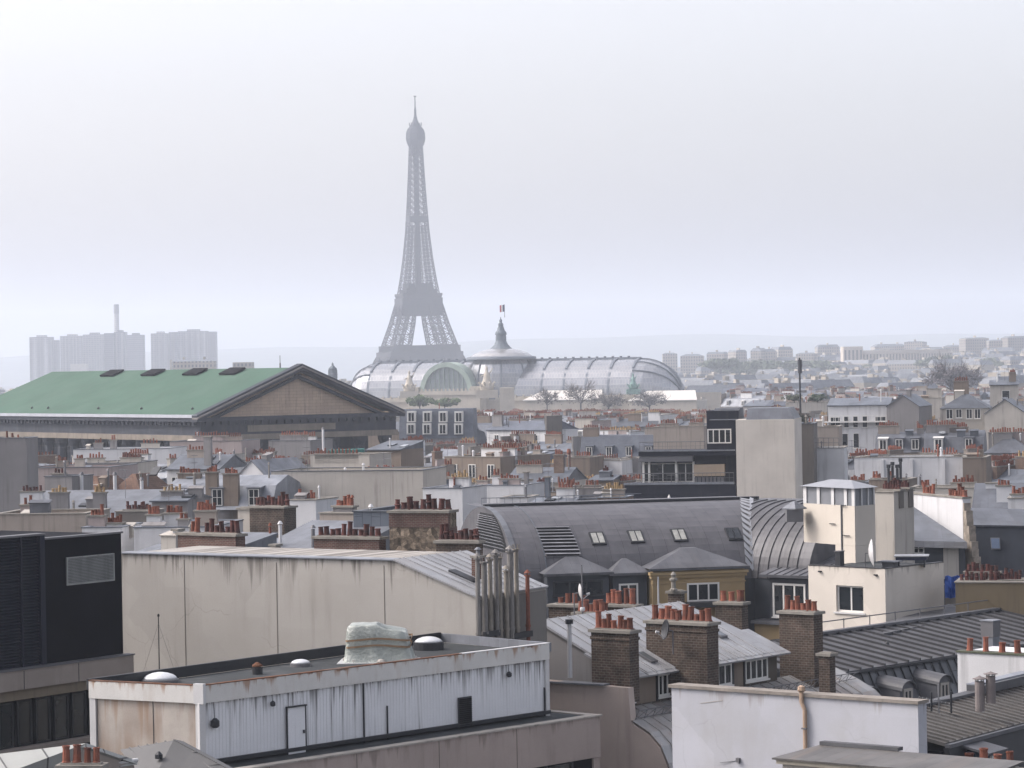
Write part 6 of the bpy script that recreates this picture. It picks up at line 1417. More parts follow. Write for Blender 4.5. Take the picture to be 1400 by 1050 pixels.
# ---------------------------------------------------------------- the great curved dark roof with louvres, skylights and dormers
def curved_roof():
    Yb = 184.0; A = at(640, 800, Yb); rz = 14.0; u, v = V2(rz), V2(rz + 90)
    t = thing('mansard_block', 'long block with a curved dark zinc roof, louvre grilles, skylights and a yellow stone dormer', 'building', (A.x, A.y, 0), R(rz))
    zb = at(700, 803, Yb).z; zr = at(760, 693.5, Yb + 7).z; D, H_ = 8.5, zr - zb
    nth = 12
    pr = [(D * (1 - math.cos(math.pi / 2 * k / nth)) , H_ * math.sin(math.pi / 2 * k / nth)) for k in range(nth + 1)]
    pr = [(0, -22)] + pr
    P = lambda x, k: A * 1.0 + u * x + v * k[0] + Zv * (zb + k[1] - A.z)
    XP = lambda px, py, y=0.0: (lambda d: (Vector((0, 0, CAMH)) + d * ((A + v * y - Vector((0, 0, CAMH))).dot(v) / d.dot(v)) - A).dot(u))(ray(px, py))
    xl, xr = XP(706, 800), XP(1036, 790)
    def surf(px, py):
        """(x along the front, angle) of the roof point seen at a pixel"""
        best = None
        for i in range(0, 181):
            th = math.pi / 2 * i / 180; y = D * (1 - math.cos(th)); x = XP(px, py, y); q = A + u * x + v * y; q.z = zb + H_ * math.sin(th)
            e = abs(pix(q)[1] - py)
            if best is None or e < best[0]: best = (e, x, th)
        return best[1], best[2]
    def S(x, th, o=0.0):
        n_ = Vector((0, -math.cos(th) * H_, math.sin(th) * D)).normalized()
        return A + u * x + v * (D * (1 - math.cos(th)) + n_.y * o) + Zv * (zb - A.z + H_ * math.sin(th) + n_.z * o)
    zn = zinc('curved_zinc', (0.098, 0.096, 0.104), bw=1.7, bh=.95, mortar=.018, rough=.5, streak=.35, scol=(.17, .165, .165), swap=True, bvar=(.082, .081, .09), mcol=(.042, .043, .05))
    m = MB(); ths = [math.pi / 2 * k / 16 for k in range(17)]
    # main face: its left edge is the arris with the left end, which curves back
    hip = lambda th: 0.0
    rows = [[S(xl + hip(th), th) if i == 0 else S(xl + hip(th) + (xr + 3 - xl - hip(th)) * i / 8, th) for i in range(9)] for th in ths]
    m.loft(rows)
    # left end face
    rows2 = [[S(xl, th) - S(xl, 0) + S(xl, 0) if False else (A + u * (xl + hip(th)) + v * (D * (1 - math.cos(th)) + (2 * D - 2 * D * (1 - math.cos(th))) * (1 - i / 6)) + Zv * (zb - A.z + H_ * math.sin(th))) for i in range(7)] for th in ths]
    m.loft(rows2)
    m.loft([[S(x_, math.pi / 2) for x_ in (xl + hip(math.pi / 2), xr + 3)], [S(x_, math.pi / 2) + v * 5 for x_ in (xl + hip(math.pi / 2), xr + 3)]])
    rf = m.build('roof', zn, t)
    MB().par(A + u * xl + v * .02 + Zv * (-A.z), u * (xr + 3 - xl), v * 15, Zv * (zb - .02)).build('wall', mat('slate_blue_wall', (.055, .062, .075), .7, 0, .2, .5, .4), t)
    # standing arcs on the left part, pale arris strips and a ridge
    def arc(fx, w_, o, mm, name, a0=0.0, a1=math.pi / 2):
        q = MB(); tt = [a0 + (a1 - a0) * k / 14 for k in range(15)]
        for p0, p1 in zip(tt, tt[1:]):
            a, b = S(fx(p0), p0, 0), S(fx(p1), p1, 0); nn = (S(fx(p0), p0, o) - a)
            q.par(a, u * w_, b - a, nn)
        q.build(name, mm, rf)
    arc(lambda th: xl + hip(th) - .1, .38, .06, ROOFS['pale'], 'arris')
    arc(lambda th: xl + 2.0 + hip(th) * .97, .07, .06, ROOFS['zinc'], 'seam')
    q = MB(); q.par(S(xl + hip(math.pi / 2), math.pi / 2) - v * .2 + Zv * .02, u * (xr + 3 - xl - hip(math.pi / 2)), v * .5, Zv * .16); q.build('ridge', M_DARK, rf)
    p0 = S(xl + hip(math.pi / 2), math.pi / 2) + v * .6; q = MB()
    for k in range(20): x = (xr - xl - 6) * k / 19; q.tube(p0 + u * x, p0 + u * x + Zv * .55, .02, .02, 4)
    q.tube(p0 + Zv * .55, p0 + u * (xr - xl - 5) + Zv * .55, .025, .025, 5); q.build('ridge_rail', ROOFS['pale'], rf)
    # louvre grille on the front and one on the left end
    def patch(c4, n, name):
        s = [surf(*c) for c in c4]               # tl, tr, br, bl
        f = MB(); fr = MB()
        for k in range(n):
            a, b = (k + .1) / n, (k + .55) / n
            L = lambda f_: (s[0][0] + (s[3][0] - s[0][0]) * f_, s[0][1] + (s[3][1] - s[0][1]) * f_); R_ = lambda f_: (s[1][0] + (s[2][0] - s[1][0]) * f_, s[1][1] + (s[2][1] - s[1][1]) * f_)
            p = [S(*L(a), .10), S(*R_(a), .10), S(*R_(b), .16), S(*L(b), .16)]; f.slab(p, .02)
        g = MB(); lp = lambda a_, b_, f_: (a_[0] + (b_[0] - a_[0]) * f_, a_[1] + (b_[1] - a_[1]) * f_); g.loft([[S(*lp(s[0], s[3], f_ / 10), .03), S(*lp(s[1], s[2], f_ / 10), .03)] for f_ in range(11)])
        o = g.build(name, mat('louvre_black', (.012, .013, .015), .9), rf)
        f.build('grille_blades', zinc('blade_zinc', (.27, .275, .30), streak=.2), o)
        e = MB(); cs = [S(*x_, .02) for x_ in s]
        for a, b in zip(cs, cs[1:] + cs[:1]): e.beam(a, b, .09)
        e.build('grille_frame', zn, o)
    patch(((731, 722), (777, 721), (794, 761), (746, 762)), 9, 'louvre_grille')
    # left grille
    q = MB(); bl = MB(); 
    for k in range(12):
        th = math.pi / 2 * (.30 + .42 * k / 12); th2 = th + .03
        E = lambda th, f_, o: A + u * (xl + hip(th) - o) + v * (D * (1 - math.cos(th)) + (2 * D - 2 * D * (1 - math.cos(th))) * f_) + Zv * (zb - A.z + H_ * math.sin(th))
        bl.slab([E(th, .1, .05), E(th, .62, .05), E(th2, .62, .2), E(th2, .1, .2)], .02)
    ths3 = [math.pi / 2 * (.28 + .46 * k / 6) for k in range(7)]; q.loft([[E(th, f_, .025) for f_ in (.08, .64)] for th in ths3]); o = q.build('louvre_grille', MATS['louvre_black'], rf); bl.build('grille_blades', MATS['blade_zinc'], o)
    # roof windows
    for (px, py, lit) in ((817, 736.5, 1), (869.5, 734, 1), (928.5, 732.5, 1), (1003, 730.5, 0)):
        x, th = surf(px, py); w_, dt = .95, .095
        q = MB(); c = [S(x - w_ / 2, th + dt, .1), S(x + w_ / 2, th + dt, .1), S(x + w_ / 2, th - dt, .1), S(x - w_ / 2, th - dt, .1)]; q.slab(c, .14); o = q.build('skylight', M_DARK, rf)
        g = mat('blind_glass', (.34, .34, .31), .25, 0, .3, 2.0, spec=.6) if lit else M_GLASS
        for a in (0, 1):
            q = MB(); x0 = x - w_ / 2 + .1 + a * .42; q.slab([S(x0, th + dt * .8, .115), S(x0 + .34, th + dt * .8, .115), S(x0 + .34, th - dt * .8, .115), S(x0, th - dt * .8, .115)], .01); q.build('pane', g, o)
    # dormers at the foot of the curve
    def dormer(pa, pb, ytop, yeave, ybot, out, wm, name, wins, hipd=1.2, cornice=False, lab=None):
        xa, xb = XP(pa, yeave, -out), XP(pb, yeave, -out); zt = at(pa, ytop, Yb - out).z; ze = at((pa + pb) / 2, yeave, Yb - out).z; z0 = at((pa + pb) / 2, ybot, Yb - out).z
        o_ = lambda x, y, z: A + u * x + v * y + Zv * (z - A.z)
        q = MB(); q.par(o_(xa, -out, z0 - 8), u * (xb - xa), v * (out + 3.0), Zv * (ze - z0 + 8)); o = q.build(name, wm, t)
        q = MB(); e = .28; c = [o_(xa - e, -out - e, ze + .01), o_(xb + e, -out - e, ze + .01), o_(xb + e, 3.4, ze + .01), o_(xa - e, 3.4, ze + .01)]; w_ = xb - xa
        r1, r2 = o_(xa + w_ * .42, -out + hipd + .3, zt + .25), o_(xa + w_ * .58, -out + hipd + .3, zt + .25); r3, r4 = o_(xa + w_ * .58, 4.2, zt + .3), o_(xa + w_ * .42, 4.2, zt + .3)
        q.add(c + [r1, r2, r3, r4], [(3, 2, 1, 0), (0, 1, 5, 4), (1, 2, 6, 5), (2, 3, 7, 6), (3, 0, 4, 7), (4, 5, 6, 7)])
        q.par(c[0] - Zv * .16, u * (w_ + 2 * e), v * .1, Zv * .15)
        q.build('dormer_roof', zinc('dormer_zinc', (.115, .118, .13), bh=.6), o)
        if cornice:
            for k, (dz, pr_) in enumerate(((-.42, .2), (-.62, .12), (-1.0, .05))): MB().par(o_(xa - pr_, -out - pr_, ze + dz), u * (w_ + 2 * pr_), v * .5, Zv * (.18 if k < 2 else .08)).build('cornice', wm, o)
        for (wa, wb, wy0, wy1, nc, fm) in wins:
            x0, x1 = XP(wa, wy0, -out), XP(wb, wy0, -out); zz = at(wa, wy1, Yb - out).z; hh = at(wa, wy0, Yb - out).z - zz
            window(t, loc_of(t, o_(x0, -out - .02, zz)), 0, x1 - x0, hh, nc, 1, fm=fm, bar=.11, parent=o)
        return o, o_, xa, xb, ze, out
    blue = MATS['slate_blue_wall']
    dormer(748, 832, 770, 786, 850, .9, blue, 'dormer', ((838 - 82, 838 - 14, 797, 818, 3, M_DARK),))
    dormer(838, 884, 775, 787, 850, .9, blue, 'dormer', ((846, 872, 802, 838, 2, M_WHITE),), .8)
    yl = mat('yellow_stone', (.36, .265, .14), .9, 0, .1, .5, .35, (.22, .17, .10), 1.5, .2)
    o, o_, xa, xb, ze, out = dormer(892, 1018, 763, 781, 870, 1.6, yl, 'stone_dormer', ((939, 983, 803, 829, 3, M_WHITE),), 1.6, True)
    q = MB(); x = XP(899, 800, -out); q.tube(o_(x, -out - .12, ze - .5), o_(x, -out - .12, ze - 5), .06, .06, 8); q.build('downpipe', M_POST, o)
    q = MB(); x = XP(940, 800, -out); x2 = XP(983, 800, -out); zz = at(960, 801, Yb - out).z; q.par(o_(x - .15, -out - .05, zz), u * (x2 - x + .3), v * .08, Zv * .12); q.build('lintel', yl, o)
    q = MB(); q.par(o_(XP(935, 830, -out), -out - 1.2, at(960, 835, Yb - out).z), u * 3.2, v * 1.15, Zv * .3); q.build('sill', M_DARK, o)
    # the wing on the right, a curved roof facing left, meeting the main roof in a flashed valley
    wz = -40.0; wu, wv = V2(wz), V2(wz + 90); W0 = at(1031, 800, Yb + 4.4); W0.z = 0
    D2 = 6.5
    Wp = lambda x, th, o=0.0: W0 + wu * x + wv * (D2 * (1 - math.cos(th)) - o * math.cos(th)) + Zv * (zb + H_ * 1.0 * math.sin(th) + o * math.sin(th))
    q = MB(); Lw = 4.2; xs_ = lambda th: -.643 * D2 * (1 - math.cos(th)) / .766 * .92 - .25
    q.loft([[Wp(xs_(th) + (Lw - xs_(th)) * f_ / 4, th) for f_ in range(5)] for th in ths]); q.loft([[Wp(x, math.pi / 2) for x in (xs_(math.pi / 2), Lw)], [Wp(x, math.pi / 2) + wv * 2.5 for x in (xs_(math.pi / 2), Lw)]])
    q.add([Wp(Lw, th) for th in ths] + [Wp(Lw, math.pi / 2) + wv * 2.5, Wp(Lw, math.pi / 2) + wv * 2.5 - Zv * 9, Wp(Lw, 0) - Zv * 3], [tuple(range(len(ths) + 3))])
    for k in range(12):
        x = -4.9 + .74 * k
        for p0, p1 in zip(ths, ths[1:]):
            if x > xs_(p0): q.par(Wp(x, p0), wu * .045, Wp(x, p1) - Wp(x, p0), Wp(x, p0, .07) - Wp(x, p0))
    wr = q.build('wing_roof', zinc('wing_zinc', (.095, .094, .102), bw=2.4, bh=.74, rough=.5, streak=.4, scol=(.17, .165, .165)), t)
    MB().par(Vector((W0.x, W0.y, 0)) + wv * .05, wu * Lw, wv * 6, Zv * (zb - .03)).build('wall', blue, t)
    # flashing: folded leaf-like steps up the valley
    fl = MB()
    for k in range(13):
        th = math.pi / 2 * (.06 + .84 * k / 13); th2 = th + .16
        px_ = 1033 - 3.0 * math.sin(k / 13 * 3.1)
        x, _ = surf(px_, 0) if False else (XP(1027.5 + .2 * k, 750, D * (1 - math.cos(th))), 0)
        c = S(x, th, .16); up = S(x, th2, .16) - c
        fl.add([c, c + u * .42 + up * .75, c + u * .36 + up * 1.2, c + up * .5], [(0, 1, 2, 3)]); fl.add([c, c + up * .5, c - u * .36 + up * 1.2, c - u * .42 + up * .75], [(0, 1, 2, 3)])
    fo = fl.build('valley_flashing', mat('bright_zinc', (.34, .35, .37), .4, .4, .1, 1), rf); sm = fo.modifiers.new('t', 'SOLIDIFY'); sm.thickness = .03
    # wing dormer with a french window, and a small white roof cap
    xd0 = (onplane(1052, 795, W0 - wv * .9, wz) - W0).dot(wu); xd1 = (onplane(1112, 795, W0 - wv * .9, wz) - W0).dot(wu)
    ze = onplane(1060, 785, W0 - wv * .9, wz).z; z0 = onplane(1060, 845, W0 - wv * .9, wz).z
    o_ = lambda x, y, z: W0 + wu * x + wv * y + Zv * z
    q = MB(); q.par(o_(xd0, -.9, z0 - 3), wu * (xd1 - xd0), wv * 4, Zv * (ze - z0 + 3)); o = q.build('dormer', blue, t)
    q = MB(); a = [o_(xd0 - .5, -1.4, ze), o_(xd1 + .4, -1.4, ze), o_(xd1 + .4, 3.6, ze + 1.15), o_(xd0 - .1, 3.6, ze + 1.15)]; q.slab(a, .18); standing(q, a[0], wu, a[3] - a[0], xd1 - xd0 + .8, .62); q.build('dormer_roof', zinc('dormer_zinc', (.16, .165, .18)), o)
    zw0 = onplane(1060, 843, W0 - wv * .9, wz).z; zw1 = onplane(1060, 797, W0 - wv * .9, wz).z; xw = (onplane(1057, 800, W0 - wv * .9, wz) - W0).dot(wu)
    window(t, loc_of(t, o_(xw, -.92, zw0)), R(wz - rz), 2.5, zw1 - zw0, 3, 1, bar=.13, parent=o)
    q = MB(); q.par(o_(xd0 - 1.0, -1.6, z0 - .35), wu * (xd1 - xd0 + 1.4), wv * 1.5, Zv * .22); q.build('balcony', zinc('dormer_zinc', (.16, .165, .18)), o)
    q = MB(); q.par(o_(xd0 - 1.0, -1.2, z0 - 3.0), wu * 6, wv * 1.0, Zv * 2.6); q.build('stone_cornice', yl, t)
    c = at(1086, 697, 176); s = thing('pyramid_vent', 'small white pyramid roof cap on top of the curved wing roof', 'roof vent', c)
    MB().box(-.5, .5, -.5, .5, -.7, .05).build('base', M_IRON, s, local=True); MB().lathe((0, 0, .05), [(.75, 0), (.75, .06), (.02, .5)], 4).build('cap', ROOFS['pale'], s, local=True)
curved_roof()

# ---------------------------------------------------------------- white cube house with its stair tower
def cube_house():
    C = at(1210, 778, 165); zt = C.z; Lf = atz(1105, 773, zt); Rt = atz(1290, 769, zt)
    al = ang_of(Lf, C); ar = ang_of(C, Rt); u, n = V2(al), V2(al - 90); ur, nr = V2(ar), V2(ar - 90)
    t = thing('cube_house', 'cream white cube house with one wide window and a glazed stair tower on top', 'building', (C.x, C.y, 0), R(al))
    wm = mat('cube_render', (.66, .61, .54), .9, 0, .06, .3, .12, (.33, .29, .24), 1.6, .12, tops=[(zt, .9, .6, (.22, .195, .17), 2.5)], cracks=.1)
    Bk = Lf + (Rt - C); zb = zt - 9
    a, b = onplane(1143, 800, C, al), onplane(1180, 800, C, al); z1 = a.z; z0 = onplane(1143, 836, C, al).z
    L = (C - Lf).length; xa, xb = (a - Lf).dot(u), (b - Lf).dot(u)
    m = MB(); th = .3
    w2 = lambda x0, x1, za, zc: m.par(Vector((Lf.x, Lf.y, za)) + u * x0 - n * th, u * (x1 - x0), n * th, Zv * (zc - za))
    w2(0, xa, zb, zt); w2(xb, L - .001, zb, zt); w2(xa, xb, zb, z0); w2(xa, xb, z1, zt)
    Lr = (Rt - C).length
    m.par(Vector((C.x, C.y, zb)) - nr * th + ur * .001, ur * (Lr - .001), nr * th, Zv * (zt - zb))
    m.build('wall', wm, t)
    m = MB(); pts = [p.to_2d() for p in (Lf - n * .31 + u * .0, C - n * .31 - nr * .31, Rt - nr * .31, Bk)]; m.prism(pts, zb, zt - .12); m.build('roof', M_FELT, t)
    m = MB()
    for (p, d, nn, l_) in ((Lf, u, n, L), (C, ur, nr, Lr)): m.par(Vector((p.x, p.y, zt + .004)) - nn * .32, d * l_, nn * .35, Zv * .04)
    m.build('coping', M_DARK, t)
    wl = loc_of(t, Vector((Lf.x, Lf.y, z0)) + u * xa - n * .2)
    f = window(t, wl, 0, xb - xa, z1 - z0, 2, 1, bar=.1)
    m = MB(); m.par(Vector((Lf.x, Lf.y, z0 - .1)) + u * (xa - .15), u * (xb - xa + .3), n * .1, Zv * .095); m.build('sill', M_POST, t)
    m = MB(); m.par(Vector((Lf.x, Lf.y, z0)) + u * (xa + .003) - n * .29, u * (xb - xa - .006), n * .03, Zv * (z1 - z0)); m.build('room_dark', M_BLACK, t)
    for (px, py) in ((1120, 782), (1196, 787)): p = onplane(px, py, C, al); MB().par(p, u * .2, n * .12, Zv * .08).build('spout', M_DARK, t)
    # stair tower
    Q = at(1168, 668, 172); z2 = Q.z; Ql = atz(1098, 664.5, z2); qa = ang_of(Ql, Q); qu, qn = V2(qa), V2(qa - 90); Qr = onplane(1196, 665, Q, ar)
    dr = (Vector((Qr.x, Qr.y, 0)) - Vector((Q.x, Q.y, 0))); Lq, Ld = (Q - Ql).length, dr.length
    zl = onplane(1168, 692, Q, qa).z; zm = onplane(1120, 729, Q, qa).z; zf = zt - .15
    bse = lambda x, y, z: Vector((Ql.x, Ql.y, z)) + qu * x + dr.normalized() * y
    s = 'stair_tower'
    m = MB(); m.par(bse(0, 0, zm - .6), qu * Lq, dr, Zv * (zl - zm + .6)); xs = Lq * .62; m.par(bse(xs, -.003, zf - 3), qu * (Lq - xs + .003), dr, Zv * (zm - .61 - zf + 3)); tw = m.build('stair_tower', mat('tower_render', (.60, .55, .48), .9, 0, .07, .3, .15, (.33, .29, .24), 1.2, .12), t)
    gl = mat('dull_lantern_glass', (.20, .21, .23), .3, 0, .12, 1, .3, spec=.4)
    m = MB(); m.par(bse(.06, .06, zl + .002), qu * (Lq - .12), dr * ((Ld - .12) / Ld), Zv * (z2 - zl - .004)); m.build('lantern_glazing', gl, tw)
    for f_ in (0, .27, .55, .8): MB().par(bse(Lq * f_, -.01, zl + .002), qu * (.3 if f_ else .34), dr * (.1 / Ld), Zv * (z2 - zl)).build('lantern_post', M_POST, tw)
    MB().par(bse(Lq - .28, -.012, zl + .002), qu * .29, dr * (.1 / Ld), Zv * (z2 - zl)).build('lantern_post', M_POST, tw)
    for f_ in (.32, .64, .92): MB().par(bse(Lq - .08, Ld * f_, zl + .002), qu * .1, dr * (.13 / Ld), Zv * (z2 - zl)).build('lantern_post', M_POST, tw)
    m = MB(); c = [bse(-.2, -.2, z2 + .005), bse(Lq + .2, -.2, z2 + .005), bse(Lq + .2, Ld + .2, z2 + .005), bse(-.2, Ld + .2, z2 + .005)]; r1, r2 = bse(Lq * .35, Ld * .5, z2 + .42), bse(Lq * .75, Ld * .5, z2 + .42)
    m.add(c + [r1, r2], [(3, 2, 1, 0), (0, 1, 5, 4), (1, 2, 5), (2, 3, 4, 5), (3, 0, 4)]); m.build('lantern_roof', mat('bright_zinc', (.34, .35, .37)), tw)
    # conduit and small fittings on the tower
    p = onplane(1150, 690, Q + qn * .05, qa); q_ = onplane(1151, 768, Q + qn * .05, qa); MB().tube(p, Vector((p.x, p.y, q_.z)), .05, .05, 6).build('conduit', M_IRON, tw)
    for (px, py, l_) in ((1150, 691, .5), (1134, 716, .6), (1152, 732, .7)): p = onplane(px, py, Q + qn * .08, qa); MB().tube(p, p + qu * l_, .03, .03, 5).build('bracket', M_DARK, tw)
    # tower block to the right behind, with a chimney of dark pots
    house('cream block with dark crowded pots directly behind the glazed stair tower', 1195, 1222, 673, 182, -38, 2.4, 'flat', 'cream', 'none', [(.1, .3, 1.5, 'x', .18, 7, 'dark', 'dark'), (.1, .9, 1.5, 'x', .25, 7, 'dark', 'dark')], 0, random.Random(2), clut=0)
    # things on the flat roof
    dish('white satellite dish edge-on upon the cube house roof', 1190, 756, 166.5, .78, (-4, 4), M_POST, False)
    p = at(1246, 772, 168); s = thing('roof_canopy', 'dark blue canopy with pale top on the cube house roof', 'canopy', (p.x, p.y, zt - .12), R(-10))
    for x in (-.7, .75): MB().box(x - .04, x + .04, -.5, .5, 0, .42).build('leg', M_DARK, s, local=True)
    MB().box(-.85, .9, -.7, .7, .42, .62).build('skirt', mat('navy_paint', (.015, .02, .05), .6), s, local=True); MB().box(-.95, 1.0, -.8, .8, .622, .68).build('top', mat('bright_zinc', (.34, .35, .37)), s, local=True)
    p = at(1217, 774, 167); s = thing('roof_unit', 'grey boxy ventilation unit beside the dish on the cube house roof', 'ventilation unit', (p.x, p.y, zt - .12), R(-30))
    MB().box(-.35, .35, -.35, .35, 0, .38).build('casing', M_IRON, s, local=True); MB().box(-.6, .6, -.5, .5, .382, .44).build('lid', ROOFS['pale'], s, local=True)
    p = at(1148, 772, 168); s = thing('air_conditioner', 'small dark upright unit at the foot of the stair tower', 'air conditioner', (p.x, p.y, zt - .12), R(-45))
    MB().box(-.18, .18, -.2, .2, 0, .95).build('casing', M_DARK, s, local=True); MB().box(-.22, .22, -.24, .24, .952, 1.0).build('lid', M_IRON, s, local=True)
cube_house()

# ---------------------------------------------------------------- right edge group behind the cube house
def right_group():
    Y = 196; a = at(1222, 693, Y); an = -8; u, v = V2(an), V2(an + 90)
    t = thing('pale_roof_house', 'house with smooth pale zinc roof and stepped cream wall, right of the stair tower', 'building', (a.x, a.y, 0), R(an))
    lo = at(1222, 740, Y - 4); q = lambda px, py, y: onplane(px, py, a + v * y, an)
    A, B, C, D = q(1200, 738, -3), q(1322, 741, -3), q(1248, 692, 2), q(1200, 692, 2)
    m = MB(); m.slab([A, B, C, D], .15); m.build('roof', zinc('sheet_zinc', (.16, .172, .195), bw=1.2, bh=3.0, rough=.45), t)
    m = MB(); m.par(A - v * .08 - Zv * .42, B - A, v * .2, Zv * .4); m.build('eave_band', M_ZN, t)
    MB().par(Vector((A.x, A.y, 0)) + v * .6, u * (B - A).length * .98, v * 4, Zv * (A.z - .45)).build('wall', mat('slate_blue_wall', (.055, .062, .075)), t)
    p = q(1248, 757, -2.45); w_ = window(t, loc_of(t, p), 0, .75, .68, 2, 2, bar=.08)
    for (x0, x1) in ((1290, 1311),): p0, p1 = q(x0, 775, -2.55), q(x1, 775, -2.55); MB().par(p0 - Zv * .8, (p1 - p0), v * .2, Zv * (q(x0, 744, -2.55).z - p0.z + .8)).build('cream_panel', WALLS['cream'], t)
    # the stepped party wall
    w = MB(); W1, W2 = q(1243, 675, 4), q(1316, 682, -1.5); ww = W2 - W1; wl = Vector((ww.x, ww.y, 0)); nn = Vector((-wl.y, wl.x, 0)).normalized()
    w.prism([p.to_2d() for p in (W1, W2, W2 + nn * .6, W1 + nn * .6)], 0, [W1.z, W2.z, W2.z, W1.z]); o = w.build('party_wall', WALLS['white'], t)
    w = MB(); k = 0; x = 0.0; E = wl.normalized()
    for k in range(9): w.par(Vector((W2.x, W2.y, 0)) + E * (x + .004) + nn * .02, E * .13 * (1 + (k % 2)), nn * .52, Zv * (W2.z - .28 - .5 * k)); x += .13 * (1 + (k % 2)) * .75
    w.build('toothed_edge', mat('worn_stone', (.30, .26, .215), .95, 0, .35, 2, .5), t)
    w = MB(); w.par(W1 - E * .1 - nn * .06 + Zv * .005, ww + E * .15, nn * .75, Zv * .12); w.build('coping', CAPM, o)
    rr = random.Random(3)
    pots_on(t, loc_of(t, W1.lerp(W2, .70) + nn * .3 + Zv * .12), loc_of(t, W1.lerp(W2, 1.0) + nn * .3 + Zv * .12), 6, 'red', rr, 1.15); pots_on(t, loc_of(t, W1.lerp(W2, .2) + nn * .3 + Zv * .12), loc_of(t, W1.lerp(W2, .42) + nn * .3 + Zv * .12), 4, 'red', rr, 1.0)
    # navy mansard with one roof window
    t = thing('navy_mansard_house', 'house with a navy slate mansard and one small roof window at the right edge', 'building', (at(1330, 720, 200).x, at(1330, 720, 200).y, 0), R(-10))
    a = at(1330, 719, 200); an = -10; v = V2(80); q = lambda px, py, y: onplane(px, py, a + v * y, an)
    c = [q(1338, 790, -1.2), q(1440, 790, -1.2), q(1440, 720, 0), q(1329, 718.5, 0)]
    m = MB(); m.slab(c, .2); m.build('mansard', mat('navy_slate', (.022, .027, .038), .6, 0, .25, .6, .4, (.05, .055, .065), 1.5, .3), t)
    m = MB(); m.slab([c[3] + Zv * .05 - v * .15, c[2] + Zv * .05 - v * .15, q(1440, 697, 5), q(1325, 694, 5)], .12); m.build('roof', ROOFS['dark'], t)
    MB().par(Vector((a.x, a.y, 0)) + v * .3, V2(an) * 6, v * 6, Zv * (c[0].z + .8)).build('wall', M_BLACK, t)
    p = [q(1355, 752, -.62), q(1368, 752, -.62), q(1367, 736, -.36), q(1354, 736, -.36)]; m = MB(); m.slab([x - v * .08 + Zv * .05 for x in p], .1); o = m.build('skylight', M_IRON, t); m = MB(); m.slab([x.lerp(sum(p, Vector()) / 4, .15) - v * .1 + Zv * .06 for x in p], .03); m.build('pane', mat('blue_glass', (.10, .14, .22), .15, 0, .2, 1, spec=.6), o)
    # brown wall crowded with dark pots
    house('brown rendered wall house with crowded dark pots along its top, right edge', 1306, 1440, 797, 166, -14, 3, 'flat', 'ochre', 'none', [(.02, .2, 2.4, 'x', .1, 8, 'dark', 'dark'), (.5, .3, 2.0, 'x', .14, 9, 'dark', 'dark'), (.1, .8, 2.0, 'x', .5, 7, 'dark', 'dark'), (.98, .6, 1.0, 'x', .6, 0, 'dark')], 0, random.Random(8), clut=1)
    a = at(1292, 790, 172); b_ = at(1318, 808, 172)
    m = MB(); rows = []
    for j in range(5): rows.append([Vector((a.x + (b_.x - a.x) * i / 6 * (1 - .06 * j), a.y + .1 * math.sin(i * 1.7 + j), a.z + .1 - (a.z - b_.z + .5) * j / 4 + .05 * math.sin(i * 2.1))) for i in range(7)])
    m.loft(rows); o = tag(m.build('tarpaulin', mat('blue_tarp', (.012, .07, .34), .45, bump=.05)), 'bright blue tarpaulin hanging between the cube house and the brown wall', 'tarpaulin'); sm = o.modifiers.new('t', 'SOLIDIFY'); sm.thickness = .04
    house('dark narrow house behind the blue tarpaulin', 1292, 1330, 800, 176, -14, 3, 'flat', 'dark', 'none', [], 0, random.Random(8), clut=0)
WALLS['ochre'] = stucco('ochre_render', (.17, .135, .085), .5)
right_group()

